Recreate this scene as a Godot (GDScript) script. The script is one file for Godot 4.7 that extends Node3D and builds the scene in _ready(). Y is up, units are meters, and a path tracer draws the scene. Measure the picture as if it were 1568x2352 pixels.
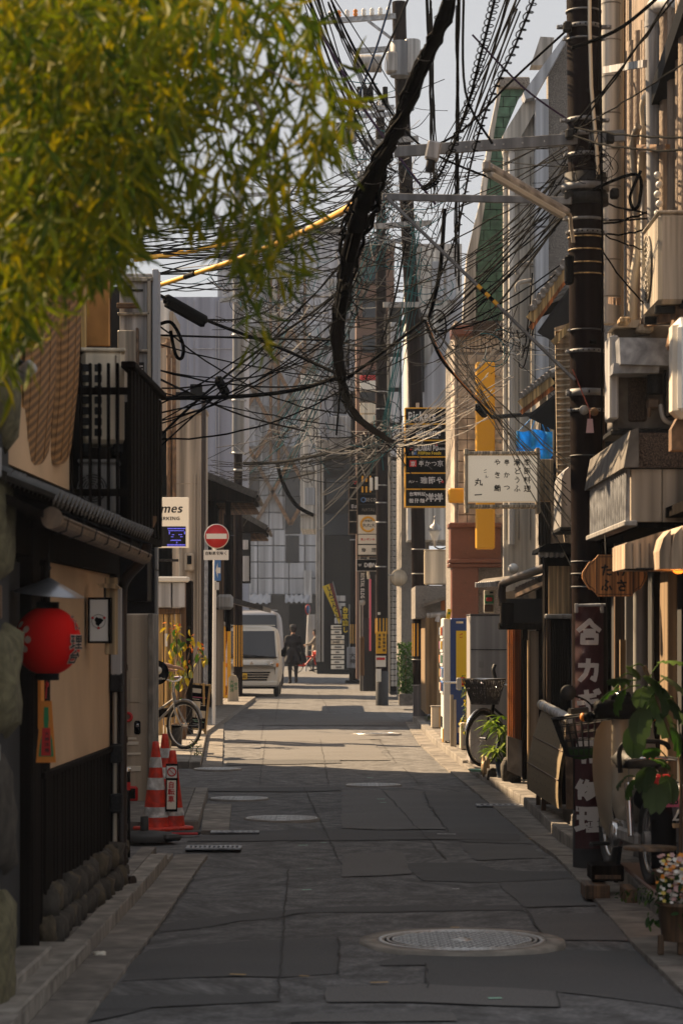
extends Node3D
# A narrow Kyoto side street. Picture-plane measures are in a 1568 x 2352 grid: f = 5553 (85 mm lens), eye 1.65 m, horizon at row 1460.
const F:=5553.0
const EYE:=1.65
const HZ:=1460.0
const CX:=784.0
var rng:=RandomNumberGenerator.new()
var names:={}
var tex:={}
var M:={}
var bump_noise:=FastNoiseLite.new()

# ---------- measures
func P(px: float,py: float,d: float)->Vector3:
	return Vector3((px - CX)*d/F,EYE+(HZ - py)*d/F,-d)
func gd(py: float,h:=0.0)->float:
	return F*(EYE - h)/(py - HZ)
func G(px: float,py: float,h:=0.0)->Vector3:
	var d:=gd(py,h)
	return Vector3((px - CX)*d/F,h,-d)
func rough_ground(x: float,z: float)->float:
	return bump_noise.get_noise_2d(x*0.55,z*1.0)*0.016+bump_noise.get_noise_2d(x*0.2+40.0,z*2.6)*0.006

# ---------- naming
func numbered(n: String)->String:
	if not names.has(n):
		names[n]=0
		return n
	names[n]+=1
	return "%s_%03d" % [n,names[n]]
func tag(o: Node,label:="",category:="",group:="",kind:="")->Node:
	if label: o.set_meta("label",label)
	if category: o.set_meta("category",category)
	if group: o.set_meta("group",group)
	if kind: o.set_meta("kind",kind)
	return o
func thing(called: String,label: String,category: String,at:=Vector3.ZERO,turn:=0.0,group:="")->Node3D:
	var o:=Node3D.new()
	o.name=numbered(called)
	add_child(o)
	o.position=at
	o.rotation.y=turn
	tag(o,label,category,group)
	return o
func S()->SurfaceTool:
	var s:=SurfaceTool.new()
	s.begin(Mesh.PRIMITIVE_TRIANGLES)
	s.set_smooth_group(-1)
	return s
func obj(called: String,s,mat: Material,parent: Node=self,label:="")->MeshInstance3D:
	var o:=MeshInstance3D.new()
	if s is SurfaceTool:
		s.generate_normals()
		o.mesh=s.commit()
	else:
		o.mesh=s
	o.material_override=mat
	if parent==self:
		o.name=numbered(called)
		add_child(o)
	else:
		o.name=called
		parent.add_child(o,true)
	if label: o.set_meta("label",label)
	return o
func struct(called: String,s,mat: Material,parent: Node=self)->MeshInstance3D:
	var o:=obj(called,s,mat,parent)
	if parent==self: o.set_meta("kind","structure")
	return o
func dup(root: Node3D,at: Vector3,turn:=0.0,label:="",group:="")->Node3D:
	var r: Node3D=root.duplicate()
	var base: String=str(root.name)
	if base.length()>4 and base.substr(base.length() - 4,1)=="_" and base.right(3).is_valid_int(): base=base.left(base.length() - 4)
	r.name=numbered(base)
	add_child(r)
	r.position=at
	r.rotation.y=turn
	if label: r.set_meta("label",label)
	if group: r.set_meta("group",group)
	return r

# ---------- shapes: triangles are wound so that they face «out»
func tri(s: SurfaceTool,a: Vector3,b: Vector3,c: Vector3,out: Vector3)->void:
	if (b - a).cross(c - a).dot(out)>0.0:
		s.add_vertex(a); s.add_vertex(c); s.add_vertex(b)
	else:
		s.add_vertex(a); s.add_vertex(b); s.add_vertex(c)
func quad(s: SurfaceTool,a: Vector3,b: Vector3,c: Vector3,d: Vector3,out: Vector3)->void:
	tri(s,a,b,c,out)
	tri(s,a,c,d,out)
func bx(s: SurfaceTool,c: Vector3,z: Vector3,bev:=0.0,r:=Basis())->SurfaceTool:
	var h:=z*0.5
	if bev<=0.0:
		for k in 3:
			for sg in [-1.0,1.0]:
				var n:=Vector3.ZERO; n[k]=sg
				var u:=Vector3.ZERO; u[(k+1) % 3]=h[(k+1) % 3]
				var v:=Vector3.ZERO; v[(k+2) % 3]=h[(k+2) % 3]
				var m: Vector3=n*h[k]
				quad(s,c+r*(m - u - v),c+r*(m+u - v),c+r*(m+u+v),c+r*(m - u+v),r*n)
		return s
	bev=minf(bev,minf(h.x,minf(h.y,h.z))*0.9)
	var q:=func(sx: float,sy: float,sz: float,ax: int)->Vector3:
		var p:=Vector3(sx*h.x,sy*h.y,sz*h.z)
		for k in 3:
			if k!=ax: p[k]-=signf(p[k])*bev
		return c+r*p
	for k in 3:
		for sg in [-1.0,1.0]:
			var pts:=[]
			for uv in [[-1,-1],[1,-1],[1,1],[-1,1]]:
				var sgn:=[0.0,0.0,0.0]
				sgn[k]=sg; sgn[(k+1) % 3]=uv[0]; sgn[(k+2) % 3]=uv[1]
				pts.append(q.call(sgn[0],sgn[1],sgn[2],k))
			var n:=Vector3.ZERO; n[k]=sg
			quad(s,pts[0],pts[1],pts[2],pts[3],r*n)
	for k in 3:
		var i:=(k+1) % 3
		var j:=(k+2) % 3
		for si in [-1.0,1.0]:
			for sj in [-1.0,1.0]:
				var lo:=[0.0,0.0,0.0]; lo[k]=-1.0; lo[i]=si; lo[j]=sj
				var hi:=[0.0,0.0,0.0]; hi[k]=1.0; hi[i]=si; hi[j]=sj
				var n:=Vector3.ZERO; n[i]=si; n[j]=sj
				quad(s,q.call(lo[0],lo[1],lo[2],i),q.call(hi[0],hi[1],hi[2],i),q.call(hi[0],hi[1],hi[2],j),q.call(lo[0],lo[1],lo[2],j),r*n)
	for sx in [-1.0,1.0]:
		for sy in [-1.0,1.0]:
			for sz in [-1.0,1.0]:
				tri(s,q.call(sx,sy,sz,0),q.call(sx,sy,sz,1),q.call(sx,sy,sz,2),r*Vector3(sx,sy,sz))
	return s
func B(x0: float,y0: float,d0: float,x1: float,y1: float,d1: float,bev:=0.0,s: SurfaceTool=null) ->SurfaceTool:   # a box from world x, height and distance ranges
	if s==null: s=S()
	return bx(s,Vector3((x0+x1)/2,(y0+y1)/2,-(d0+d1)/2),Vector3(absf(x1 - x0),absf(y1 - y0),absf(d1 - d0)),bev)
func V(px0: float,py0: float,px1: float,py1: float,d: float,deep: float,bev:=0.0,s: SurfaceTool=null) ->SurfaceTool:   # a box whose near face, at distance d, spans the given rows and columns
	var a:=P(px0,py1,d)
	var b:=P(px1,py0,d)
	return B(a.x,a.y,d,b.x,b.y,d+deep,bev,s)
func rod(s: SurfaceTool,a: Vector3,b: Vector3,w: float,h: float,up:=Vector3.UP,bev:=0.0) ->SurfaceTool:   # a bar of cross-section w (across) x h
	var z:=(b - a).normalized()
	if absf(z.dot(up))>0.99: up=Vector3.RIGHT
	var x:=up.cross(z).normalized()
	var y:=z.cross(x)
	return bx(s,(a+b)/2,Vector3(w,h,a.distance_to(b)),bev,Basis(x,y,z))
func tube(s: SurfaceTool,pts: Array,r,sides:=6,caps:=true) ->SurfaceTool:   # r: a number, or one radius per point
	var n:=pts.size()
	s.set_smooth_group(1)
	var rings:=[]
	var side:=Vector3.ZERO
	for i in n:
		var t: Vector3=((pts[mini(i+1,n - 1)] as Vector3) - (pts[maxi(i - 1,0)] as Vector3)).normalized()
		if side==Vector3.ZERO:
			side=t.cross(Vector3.UP if absf(t.y)<0.9 else Vector3.RIGHT).normalized()
		side=(side - t*side.dot(t)).normalized()
		var w:=t.cross(side)
		var rr: float=r[i] if r is Array else r
		var ring:=[]
		for k in sides:
			var a:=TAU*k/sides
			ring.append((pts[i] as Vector3)+(side*cos(a)+w*sin(a))*rr)
		rings.append(ring)
	for i in n - 1:
		for k in sides:
			var k2:=(k+1) % sides
			var mid: Vector3=((rings[i][k] as Vector3)+rings[i][k2])*0.5 - pts[i]
			quad(s,rings[i][k],rings[i][k2],rings[i+1][k2],rings[i+1][k],mid)
	s.set_smooth_group(-1)
	if caps:
		for e in [0,n - 1]:
			var out: Vector3=(pts[0] - pts[1]) if e==0 else (pts[n - 1] - pts[n - 2])
			for k in range(1,sides - 1):
				tri(s,rings[e][0],rings[e][k],rings[e][k+1],out)
	return s
func lathe(s: SurfaceTool,c: Vector3,prof: Array,sides:=20,r:=Basis(),smooth:=true) ->SurfaceTool:   # prof: [radius, height] from bottom to top
	s.set_smooth_group(2 if smooth else -1)
	for i in prof.size() - 1:
		var p0: Array=prof[i]
		var p1: Array=prof[i+1]
		var nr: float=p1[1] - p0[1]
		var ny: float=p0[0] - p1[0]
		for k in sides:
			var a:=TAU*k/sides
			var b:=TAU*(k+1)/sides
			var da:=Vector3(cos(a),0,sin(a))
			var db:=Vector3(cos(b),0,sin(b))
			var out:=r*((da+db).normalized()*nr+Vector3.UP*ny)
			quad(s,c+r*(da*p0[0]+Vector3.UP*p0[1]),c+r*(db*p0[0]+Vector3.UP*p0[1]),c+r*(db*p1[0]+Vector3.UP*p1[1]),c+r*(da*p1[0]+Vector3.UP*p1[1]),out)
	s.set_smooth_group(-1)
	return s
func cyl(s: SurfaceTool,a: Vector3,b: Vector3,r: float,sides:=12)->SurfaceTool:
	return tube(s,[a,b],r,sides)
func ball(s: SurfaceTool,c: Vector3,r: Vector3,n:=10,basis:=Basis())->SurfaceTool:
	s.set_smooth_group(3)
	for i in n:
		for k in n*2:
			var q:=[]
			for e in [[i,k],[i,k+1],[i+1,k+1],[i+1,k]]:
				var th: float=PI*e[0]/n
				var ph: float=PI*(e[1] % (n*2))/n
				q.append(Vector3(sin(th)*cos(ph),cos(th),sin(th)*sin(ph)))
			var out: Vector3=basis*(q[0]+q[1]+q[2]+q[3])
			var w:=[]
			for p in q: w.append(c+basis*(p*r))
			if i>0: tri(s,w[0],w[1],w[2],out)
			if i<n - 1: tri(s,w[0],w[2],w[3],out)
			elif i==n - 1: pass
	s.set_smooth_group(-1)
	return s
func lump(s: SurfaceTool,c: Vector3,r: Vector3,sd: int,amount:=0.25,n:=7) ->SurfaceTool:   # a rough stone
	var ns:=FastNoiseLite.new()
	ns.seed=sd
	ns.frequency=0.9
	s.set_smooth_group(4)
	var pt:=func(i: int,k: int)->Vector3:
		var th:=PI*i/n
		var ph:=PI*(k % (n*2))/n
		var u:=Vector3(sin(th)*cos(ph),cos(th),sin(th)*sin(ph))
		var sq:=u/maxf(0.72,maxf(absf(u.x),maxf(absf(u.y),absf(u.z))))*0.86
		return c+sq*r*(1.0+amount*(ns.get_noise_3dv(u*1.3+Vector3(sd,0,0))*1.6+ns.get_noise_3dv(u*3.4)*0.5))
	for i in n:
		for k in n*2:
			var a: Vector3=pt.call(i,k)
			var b: Vector3=pt.call(i,k+1)
			var e: Vector3=pt.call(i+1,k+1)
			var f: Vector3=pt.call(i+1,k)
			var out:=(a+b+e+f)/4 - c
			if i>0: tri(s,a,b,e,out)
			if i<n - 1: tri(s,a,e,f,out)
	s.set_smooth_group(-1)
	return s
func prism(s: SurfaceTool,poly: Array,o: Vector3,ux: Vector3,uy: Vector3,deep: Vector3) ->SurfaceTool:   # a 2D outline in the plane (ux, uy) at o, given thickness «deep»
	var p2:=PackedVector2Array()
	for p in poly: p2.append(Vector2(p[0],p[1]))
	var ix:=Geometry2D.triangulate_polygon(p2)
	var w:=[]
	for p in p2: w.append(o+ux*p.x+uy*p.y)
	for t in ix.size()/3:
		tri(s,w[ix[t*3]],w[ix[t*3+1]],w[ix[t*3+2]],-deep)
		tri(s,w[ix[t*3]]+deep,w[ix[t*3+1]]+deep,w[ix[t*3+2]]+deep,deep)
	var area:=0.0
	for i in p2.size(): area+=p2[i].cross(p2[(i+1) % p2.size()])
	for i in w.size():
		var j:=(i+1) % w.size()
		var e:=p2[j] - p2[i]
		var nn:=Vector2(e.y,-e.x)*signf(area)
		quad(s,w[i],w[j],w[j]+deep,w[i]+deep,ux*nn.x+uy*nn.y)
	return s
func arc(c: Vector3,ux: Vector3,uy: Vector3,r: float,a0: float,a1: float,n:=12)->Array:
	var o:=[]
	for i in n+1:
		var a:=a0+(a1 - a0)*i/n
		o.append(c+(ux*cos(a)+uy*sin(a))*r)
	return o
func ring_wall(s: SurfaceTool,pts: Array)->SurfaceTool:
	return tube(s,pts,0.01)
func spline(c: Array,per:=6) ->Array:   # a smooth curve through the points
	var o:=[]
	var n:=c.size()
	for i in n - 1:
		var p0: Vector3=c[maxi(i - 1,0)]
		var p1: Vector3=c[i]
		var p2: Vector3=c[i+1]
		var p3: Vector3=c[mini(i+2,n - 1)]
		for k in per:
			o.append(p1.cubic_interpolate(p2,p0,p3,float(k)/per))
	o.append(c[n - 1])
	return o

# ---------- writing: brush strokes for signs; each point is xxyy on a 0..99 square, y downwards
const GLYPH:={
	"合": "50055004 1040;5005 6522 9040;3245 6845;2462 7862 7890 2490 2462",
	"カ": "1430 8430 8260 7690 6484;4808 4640 3668 1692",
	"ギ": "1632 7624;1058 8648;4008 5092;7806 8416;8904 9614",
	"靴": "0818 4818;1808 1826;3808 3826;1034 4634 4652 1034 1052 4652;2826 2898;0470 5270;6412 5444;5830 5896;9020 6652;7010 7086 7692 9692 9676",
	"修": "2208 0444;1630 1696;3030 3080;5008 3840;4424 9024;8224 6244 3656;5224 7440 9654;7850 4876;8462 4488;9074 5098",
	"理": "0612 3612;0844 3444;2012 2084;0290 3874;4812 9212 9248 4848 4812;4830 9230;7012 7092;5070 9070;4292 9892",
	"た": "1228 6022;4008 2290;5650 8848;5682 7490 9086",
	"け": "2210 1440 1670 2090;4630 9026;7608 7650 5894",
	"ふ": "4408 6420;5028 4050 6070 5490 3884;2060 1486;7858 9284",
	"さ": "1630 8626;4408 7660;7660 4458 2874 3692 7492",
	"季": "7606 2414;0822 9222;5010 5044;4424 0446;5624 9646;2652 7252 5062;5062 5096 3890;0876 9276",
	"節": "1804 0420;1612 4612;5804 5020;5412 9612;1230 4430 4462 1262 1230;1246 4446;1262 1292 4284;5634 8834 8870 7870;5834 5898",
	"料": "2406 2496;0616 1430;4214 3430;0440 4640;2242 0470;2644 4460;5816 7026;5636 6846;5070 9856;8004 8098",
	"湯": "0812 1824;0434 1444;0692 2060;3808 8208 8236 3838 3808;3822 8222;2848 9648;4850 2876;4460 9060 8692 7690;6262 3692;7662 5294",
	"ど": "2410 4050;8424 4048 2470 3690 8488;7806 8618;9002 9814",
	"う": "3808 6418;2040 6432 8048 7070 4496",
	"串": "2414 7614 7632 2432 2414;1844 8244 8264 1864 1844;5004 5098",
	"か": "0836 6030 6660 5290 4084;3608 2660 1290;7626 9450",
	"つ": "0838 6026 9040 9060 5684",
	"や": "0850 6834 8844 7866 5668;2816 5092;5208 6022",
	"き": "2022 7616;1640 8430;3604 7060 4656;2476 4492 7690",
	"鮨": "2804 0630;2412 4412 3626;1028 4828 4862 1028 1062 4862;2828 2862;0846 4846;0876 0492;2076 2290;3276 3688;4474 5286;7604 5820 9220;5614 5636 9434;6044 9244 9294 6094 6044;6068 9268",
	"丸": "1430 7430 7484 9690 9674;4408 3660 0894;1452 4470",
	"一": "0652 9446",
	"自": "4604 3818;2020 8020 8096 2096 2020;2044 8044;2070 8070",
	"転": "0416 4616;1030 4030 4064 1064 1030;1046 4046;2406 2496;0278 4878;5620 9020;5044 9844;6644 5284 8878;8262 9690",
	"車": "1414 8614;2030 7830 7864 2064 2030;2046 7846;5004 5098;0480 9680",
	"を": "1620 8416;4404 1660;3446 5640 5676;8440 4464 4090 8690",
	"除": "0806 0898;0808 3410 2240 3660 1066;6404 4040;6404 9838;5040 8440;4456 9456;6840 6896 5890;5266 4286;8266 9682",
	"く": "7406 2848 7894",
	"京": "5004 5016;0818 9218;2432 7632 7656 2456 2432;5056 5096 3890;2866 1286;7266 8886",
	"台": "4604 1640 8036;6620 9048;2456 7656 7694 2494 2456",
	"湾": "0812 1824;0434 1444;0692 2060;6202 6212;3012 9612;5414 5036;7014 7034;3820 3030;8418 9430;3844 8444 8456 4256 3868 8868 8096 6894",
	"担": "0628 4224;2404 2490 1286;0460 4248;5014 8814 8868 5068 5014;5040 8840;4288 9888",
	"仔": "2404 0446;1630 1698;4014 8814 6634;6634 6694 5288;3450 9850",
	"麺": "0816 4616;2604 2640;0828 4428;0440 4840;2642 0690;1658 4494;5614 9814;7614 7026;5830 9630 9690 5890 5830;7030 7090;8430 8490;5848 9648;5868 9668",
	"洋": "0812 1824;0434 1444;0692 2060;4604 5420;8204 7220;3424 9424;3844 9044;2868 9868;6424 6498",
	"大": "0836 9236;5006 4850 0896;5242 9496",
	"神": "2004 2616;0622 4022 0658;2242 2298;2846 4260;5020 9220 9270 5070 5020;5044 9244;7004 7098",
	"雅": "0416 4616;2416 1250 4650;0650 4450 0686;3620 3690 2886;6404 5040;5828 5898;7814 8424;5830 9830;5848 9448;5866 9466;5888 9888;7630 7688",
	"ン": "1820 3436;1486 5470 8624",
	"力": "1430 8430 8260 7690 6484;4808 4640 3668 1692",
	"ご": "2622 7822;2068 3088 8486;7806 8416;8802 9612",
	"ん": "4806 1092 3854 5060 6090 9274",
	"し": "3008 3080 5292 8870",
	"鑰": "0830 4830;5010 5090;1060 9060",
}
var stroke_cut:=0.0
func write(s: SurfaceTool,text: String,o: Vector3,right: Vector3,down: Vector3,size: float,weight:=0.11,vertical:=false,pitch:=1.08) ->SurfaceTool:   # o: top left corner of the first character
	var out:=down.cross(right).normalized()
	for i in text.length():
		var c:=text[i]
		var at:=o+(down if vertical else right)*size*pitch*i
		if not GLYPH.has(c): continue
		for stroke in GLYPH[c].split(";"):
			var pts:=[]
			for q in stroke.split(" "):
				for k in q.length()/4:
					var w: String=q.substr(k*4,4)
					pts.append(at+(right*(float(w.left(2))/100.0)+down*(float(w.right(2))/100.0))*size)
			if stroke_cut>0.0:
				var fine:=[pts[0]]
				for k in pts.size() - 1:
					var m:=int(ceil((pts[k] as Vector3).distance_to(pts[k+1])/stroke_cut))
					for j in m: fine.append((pts[k] as Vector3).lerp(pts[k+1],float(j+1)/m))
				pts=fine
			for k in pts.size() - 1:
				var a: Vector3=pts[k]
				var b: Vector3=pts[k+1]
				if a.distance_to(b)<0.0001: continue
				var t:=(b - a).normalized()
				var n:=t.cross(out).normalized()*weight*size*0.5
				var e:=t*weight*size*0.35
				var lift:=out*(0.0006+0.00015*k)
				quad(s,a - n - e+lift,a+n - e+lift,b+n*0.85+e+lift,b - n*0.85+e+lift,out)
	return s
func latin(text: String,size: float,mat: Material,parent: Node,at: Vector3,basis:=Basis(),bold:=true,skew:=0.0,fit:=0.0) ->MeshInstance3D:   # letters of height «size», centred on «at»
	var t:=TextMesh.new()
	var f:=SystemFont.new()
	f.font_names=PackedStringArray(["Droid Sans"])
	f.font_weight=700 if bold else 400
	t.font=f
	t.font_size=48
	t.pixel_size=size/36.0
	t.depth=0.003
	t.text=text
	var o:=MeshInstance3D.new()
	o.mesh=t
	o.material_override=mat
	o.name="lettering"
	parent.add_child(o,true)
	var b:=basis
	if fit>0.0:
		var wd:=t.get_aabb().size.x
		if wd>0.0: b=b*Basis(Vector3(fit/wd,0,0),Vector3.UP,Vector3.BACK)
	if skew!=0.0: b=b*Basis(Vector3.RIGHT,Vector3(skew,1,0),Vector3.BACK)
	o.transform=Transform3D(b,at)
	return o

# ---------- materials: base colours are real-world linear values; textures carry grain and wear
func noise_img(sz: int,freq: float,lo: float,hi: float,sd: int,oct:=4,kind:=FastNoiseLite.TYPE_SIMPLEX_SMOOTH,power:=1.0,stretch:=Vector2.ONE)->Image:
	var n:=FastNoiseLite.new()
	n.seed=sd
	n.frequency=freq
	n.noise_type=kind
	n.fractal_octaves=oct
	var im:=Image.create(sz,sz,false,Image.FORMAT_RGB8)
	var R:=sz/TAU
	for y in sz:
		for x in sz:
			# tiles by walking round two circles
			var a:=TAU*x/sz
			var b:=TAU*y/sz
			var v:=n.get_noise_3d(R*cos(a)*stretch.x,R*sin(a)*stretch.x,R*2.0*(0.5 - 0.5*cos(b))*stretch.y) if stretch!=Vector2.ONE else n.get_noise_3d(R*cos(a)+R*0.61*sin(b),R*sin(a),R*cos(b))
			v=clampf(v*0.9+0.5,0.0,1.0)
			v=lo+(hi - lo)*pow(v,power)
			im.set_pixel(x,y,Color(v,v,v))
	return im
var tone:={}
func T(key: String,im: Image)->void:
	var sum:=0.0
	for i in 400: sum+=im.get_pixel((i*37) % im.get_width(),(i*91) % im.get_height()).srgb_to_linear().r
	tone[key]=sum/400.0
	im.generate_mipmaps()
	tex[key]=ImageTexture.create_from_image(im)
func mat(key: String,c: Color,rough:=0.8,map:="",scale:=Vector3.ONE,metal:=0.0,bump:="",bump_cm:=0.0)->StandardMaterial3D:
	var m:=StandardMaterial3D.new()
	m.resource_name=key
	if map: c=Color(minf(c.r/tone[map],1.0),minf(c.g/tone[map],1.0),minf(c.b/tone[map],1.0))   # the texture's mean does not darken the base colour
	m.albedo_color=c.linear_to_srgb()
	m.roughness=rough
	m.metallic=metal
	if map:
		m.albedo_texture=tex[map]
		m.uv1_triplanar=true
		m.uv1_world_triplanar=true
		m.uv1_scale=scale
		m.uv1_triplanar_sharpness=4.0
	if bump:
		m.heightmap_enabled=true
		m.heightmap_texture=tex[bump]
		m.heightmap_scale=bump_cm
		m.uv1_triplanar=true
		m.uv1_world_triplanar=true
		m.uv1_scale=scale
	M[key]=m
	return m
func C(r: float,g: float,b: float)->Color:
	return Color(r,g,b)
func make_materials()->void:
	T("grain",noise_img(256,0.11,0.75,1.0,3,3))
	T("blotch",noise_img(256,0.018,0.68,1.0,5,5))
	T("streak",noise_img(256,0.06,0.7,1.0,8,4,FastNoiseLite.TYPE_SIMPLEX_SMOOTH,1.0,Vector2(1.0,0.06)))
	T("wood",noise_img(256,0.09,0.4,1.0,12,4,FastNoiseLite.TYPE_SIMPLEX_SMOOTH,1.3,Vector2(1.0,0.03)))
	T("speck",noise_img(256,0.42,0.35,1.0,17,2))
	T("speck_soft",noise_img(256,0.42,0.7,1.0,19,2))
	T("rust",noise_img(256,0.03,0.6,1.0,21,5,FastNoiseLite.TYPE_SIMPLEX_SMOOTH,1.6))
	T("plaster_tone",noise_img(256,0.012,0.86,1.0,61,4))
	T("dirt",noise_img(256,0.07,0.5,1.0,9,5,FastNoiseLite.TYPE_SIMPLEX_SMOOTH,0.7,Vector2(1.0,0.1)))
	T("asphalt_tone",noise_img(512,0.03,0.62,1.0,31,5))
	var di:=Image.create(256,256,false,Image.FORMAT_RGB8)   # pale bamboo bark with dark flecks
	di.fill(Color(0.95,0.95,0.95))
	var dr:=RandomNumberGenerator.new()
	dr.seed=77
	for i in 260:
		var w:=dr.randi_range(1,4)
		di.fill_rect(Rect2i(dr.randi_range(0,250),dr.randi_range(0,250),w,dr.randi_range(1,3)),Color(0.2,0.17,0.15))
	T("speck_dots",di)
	var ri:=Image.create(256,256,false,Image.FORMAT_RGB8)   # slanting reeds
	for y in 256:
		for x in 256:
			var v:=0.72+0.28*sin((y+x*0.25)*TAU/8.0+1.3*sin(x*TAU/64.0))
			v*=0.8+0.2*sin(y*TAU/256.0*3.0+x*TAU/256.0)
			ri.set_pixel(x,y,Color(v,v,v))
	T("reed_lines",ri)
	mat("asphalt",C(0.098,0.097,0.099),0.86,"asphalt_tone",Vector3(0.31,0.31,0.31))
	M.asphalt.albedo_color=(C(0.098,0.097,0.099)*(1.0/(tone.asphalt_tone*tone.speck_soft))).linear_to_srgb()
	M.asphalt.detail_enabled=true
	M.asphalt.detail_albedo=tex.speck_soft
	M.asphalt.detail_blend_mode=BaseMaterial3D.BLEND_MODE_MUL
	mat("asphalt_dark",C(0.066,0.066,0.068),0.85,"speck_soft",Vector3(1.7,1.7,1.7))
	mat("asphalt_pale",C(0.112,0.109,0.108),0.86,"speck_soft",Vector3(1.3,1.3,1.3))
	mat("asphalt_mid",C(0.088,0.087,0.088),0.86,"speck_soft",Vector3(1.5,1.5,1.5))
	mat("seam",C(0.042,0.041,0.041),0.9)
	mat("concrete",C(0.165,0.148,0.13),0.85,"blotch",Vector3(0.9,0.9,0.9),0.0,"grain",0.3)
	mat("concrete_dark",C(0.135,0.121,0.107),0.85,"blotch",Vector3(1.3,1.3,1.3),0.0,"grain",0.3)
	mat("concrete_pale",C(0.21,0.19,0.165),0.85,"blotch",Vector3(1.1,1.1,1.1))
	mat("iron",C(0.45,0.45,0.45),0.38,"grain",Vector3(2,2,2),0.6)
	mat("iron_dark",C(0.03,0.03,0.031),0.6,"grain",Vector3(2,2,2),0.3)
	mat("white_paint",C(0.6,0.6,0.57),0.7,"rust",Vector3(1.5,1.5,1.5))
	mat("mark_green",C(0.3,0.55,0.42),0.7)
	mat("mark_orange",C(0.42,0.27,0.1),0.8)
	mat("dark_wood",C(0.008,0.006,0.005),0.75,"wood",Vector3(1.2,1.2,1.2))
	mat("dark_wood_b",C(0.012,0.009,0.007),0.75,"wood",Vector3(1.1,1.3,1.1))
	mat("brown_wood",C(0.09,0.048,0.022),0.6,"wood",Vector3(1.3,1.3,1.3))
	mat("red_wood",C(0.36,0.12,0.03),0.5,"wood",Vector3(1.3,1.1,1.3))
	mat("tan_wood",C(0.46,0.27,0.11),0.55,"wood",Vector3(1.2,1.2,1.2))
	mat("pale_wood",C(0.42,0.28,0.15),0.6,"wood",Vector3(1.2,1.2,1.2))
	mat("plaster",C(0.52,0.345,0.2),0.9,"plaster_tone",Vector3(0.35,0.35,0.35))
	mat("ochre_dull",C(0.22,0.145,0.075),0.85,"streak",Vector3(1,1,1))
	mat("ochre",C(0.5,0.24,0.07),0.85,"blotch",Vector3(0.7,0.7,0.7))
	mat("stone",C(0.045,0.038,0.03),0.9,"blotch",Vector3(3,3,3),0.0,"grain",0.9)
	mat("stone_b",C(0.075,0.058,0.036),0.9,"blotch",Vector3(3,3,3),0.0,"grain",0.9)
	mat("stone_moss",C(0.12,0.105,0.058),0.95,"blotch",Vector3(4,4,4),0.0,"grain",1.4)
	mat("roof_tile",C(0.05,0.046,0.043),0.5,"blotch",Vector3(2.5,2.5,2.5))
	mat("roof_tile_lit",C(0.22,0.2,0.18),0.55,"blotch",Vector3(2.5,2.5,2.5))  # paler copy of the tile, sunlight put into its colour
	mat("copper",C(0.15,0.1,0.065),0.5,"rust",Vector3(1.6,1.6,1.6),0.2)
	mat("brown_pipe",C(0.024,0.014,0.011),0.45)
	mat("pole_steel",C(0.014,0.0095,0.009),0.55,"streak",Vector3(1.5,0.5,1.5))
	mat("pole_grey",C(0.15,0.155,0.165),0.6,"streak",Vector3(0.8,0.3,0.8))
	mat("pole_dark",C(0.03,0.03,0.032),0.6)
	mat("yellow",C(0.72,0.36,0.01),0.5)
	mat("black",C(0.007,0.007,0.0075),0.55)
	mat("windscreen",C(0.06,0.066,0.078),0.2)
	mat("black_soft",C(0.02,0.02,0.021),0.9)
	mat("rubber",C(0.018,0.018,0.018),0.65)
	mat("galv",C(0.28,0.29,0.31),0.45,"blotch",Vector3(2.2,2.2,2.2),0.35)
	mat("steel",C(0.3,0.29,0.28),0.5,"streak",Vector3(1,1,1),0.2)
	mat("chrome",C(0.6,0.6,0.6),0.2,"",Vector3.ONE,0.9)
	mat("white",C(0.7,0.69,0.66),0.5)
	mat("sign_white",C(0.74,0.68,0.58),0.5)
	mat("sign_added_glow",C(0.76,0.69,0.58),0.5)
	M.sign_added_glow.emission_enabled=true
	M.sign_added_glow.emission=Color(1.0,0.9,0.76)
	M.sign_added_glow.emission_energy_multiplier=0.09  # faint glow added to brighten both shaded sign panels, no lamp behind
	mat("sign_cream",C(0.62,0.53,0.4),0.5,"streak",Vector3(0.5,0.25,0.5))
	mat("board_grey",C(0.38,0.375,0.38),0.5,"dirt",Vector3(0.7,0.3,0.7))
	mat("cream_metal",C(0.34,0.295,0.235),0.5,"dirt",Vector3(0.8,0.3,0.8))
	mat("granite_black",C(0.018,0.018,0.02),0.25,"speck",Vector3(2,2,2))
	mat("granite_red",C(0.17,0.062,0.038),0.45,"speck",Vector3(2.2,2.2,2.2))
	mat("vending_beige",C(0.36,0.3,0.23),0.45,"streak",Vector3(0.4,0.2,0.4))
	mat("vending_grey",C(0.36,0.34,0.33),0.45,"streak",Vector3(0.4,0.15,0.4))
	mat("blue",C(0.02,0.055,0.21),0.4)
	mat("sign_blue",C(0.04,0.15,0.42),0.5)
	mat("red",C(0.5,0.012,0.012),0.5)
	mat("red_cone",C(0.56,0.032,0.012),0.5,"blotch",Vector3(3,3,3))
	mat("green",C(0.02,0.2,0.07),0.6)
	mat("orange",C(0.62,0.2,0.02),0.6)
	mat("purple",C(0.06,0.03,0.13),0.6)
	mat("tarp_blue",C(0.01,0.3,0.68),0.55,"blotch",Vector3(2,2,2))
	M.tarp_blue.backlight_enabled=true
	M.tarp_blue.backlight=Color(0.3,0.5,0.8)
	mat("beige_wall",C(0.4,0.335,0.265),0.85,"dirt",Vector3(0.35,0.12,0.35),0.0,"grain",0.1)
	mat("beige_wall_b",C(0.36,0.29,0.22),0.85,"streak",Vector3(0.5,0.15,0.5))
	mat("grey_wall",C(0.36,0.37,0.41),0.8,"streak",Vector3(0.3,0.1,0.3))
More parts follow.
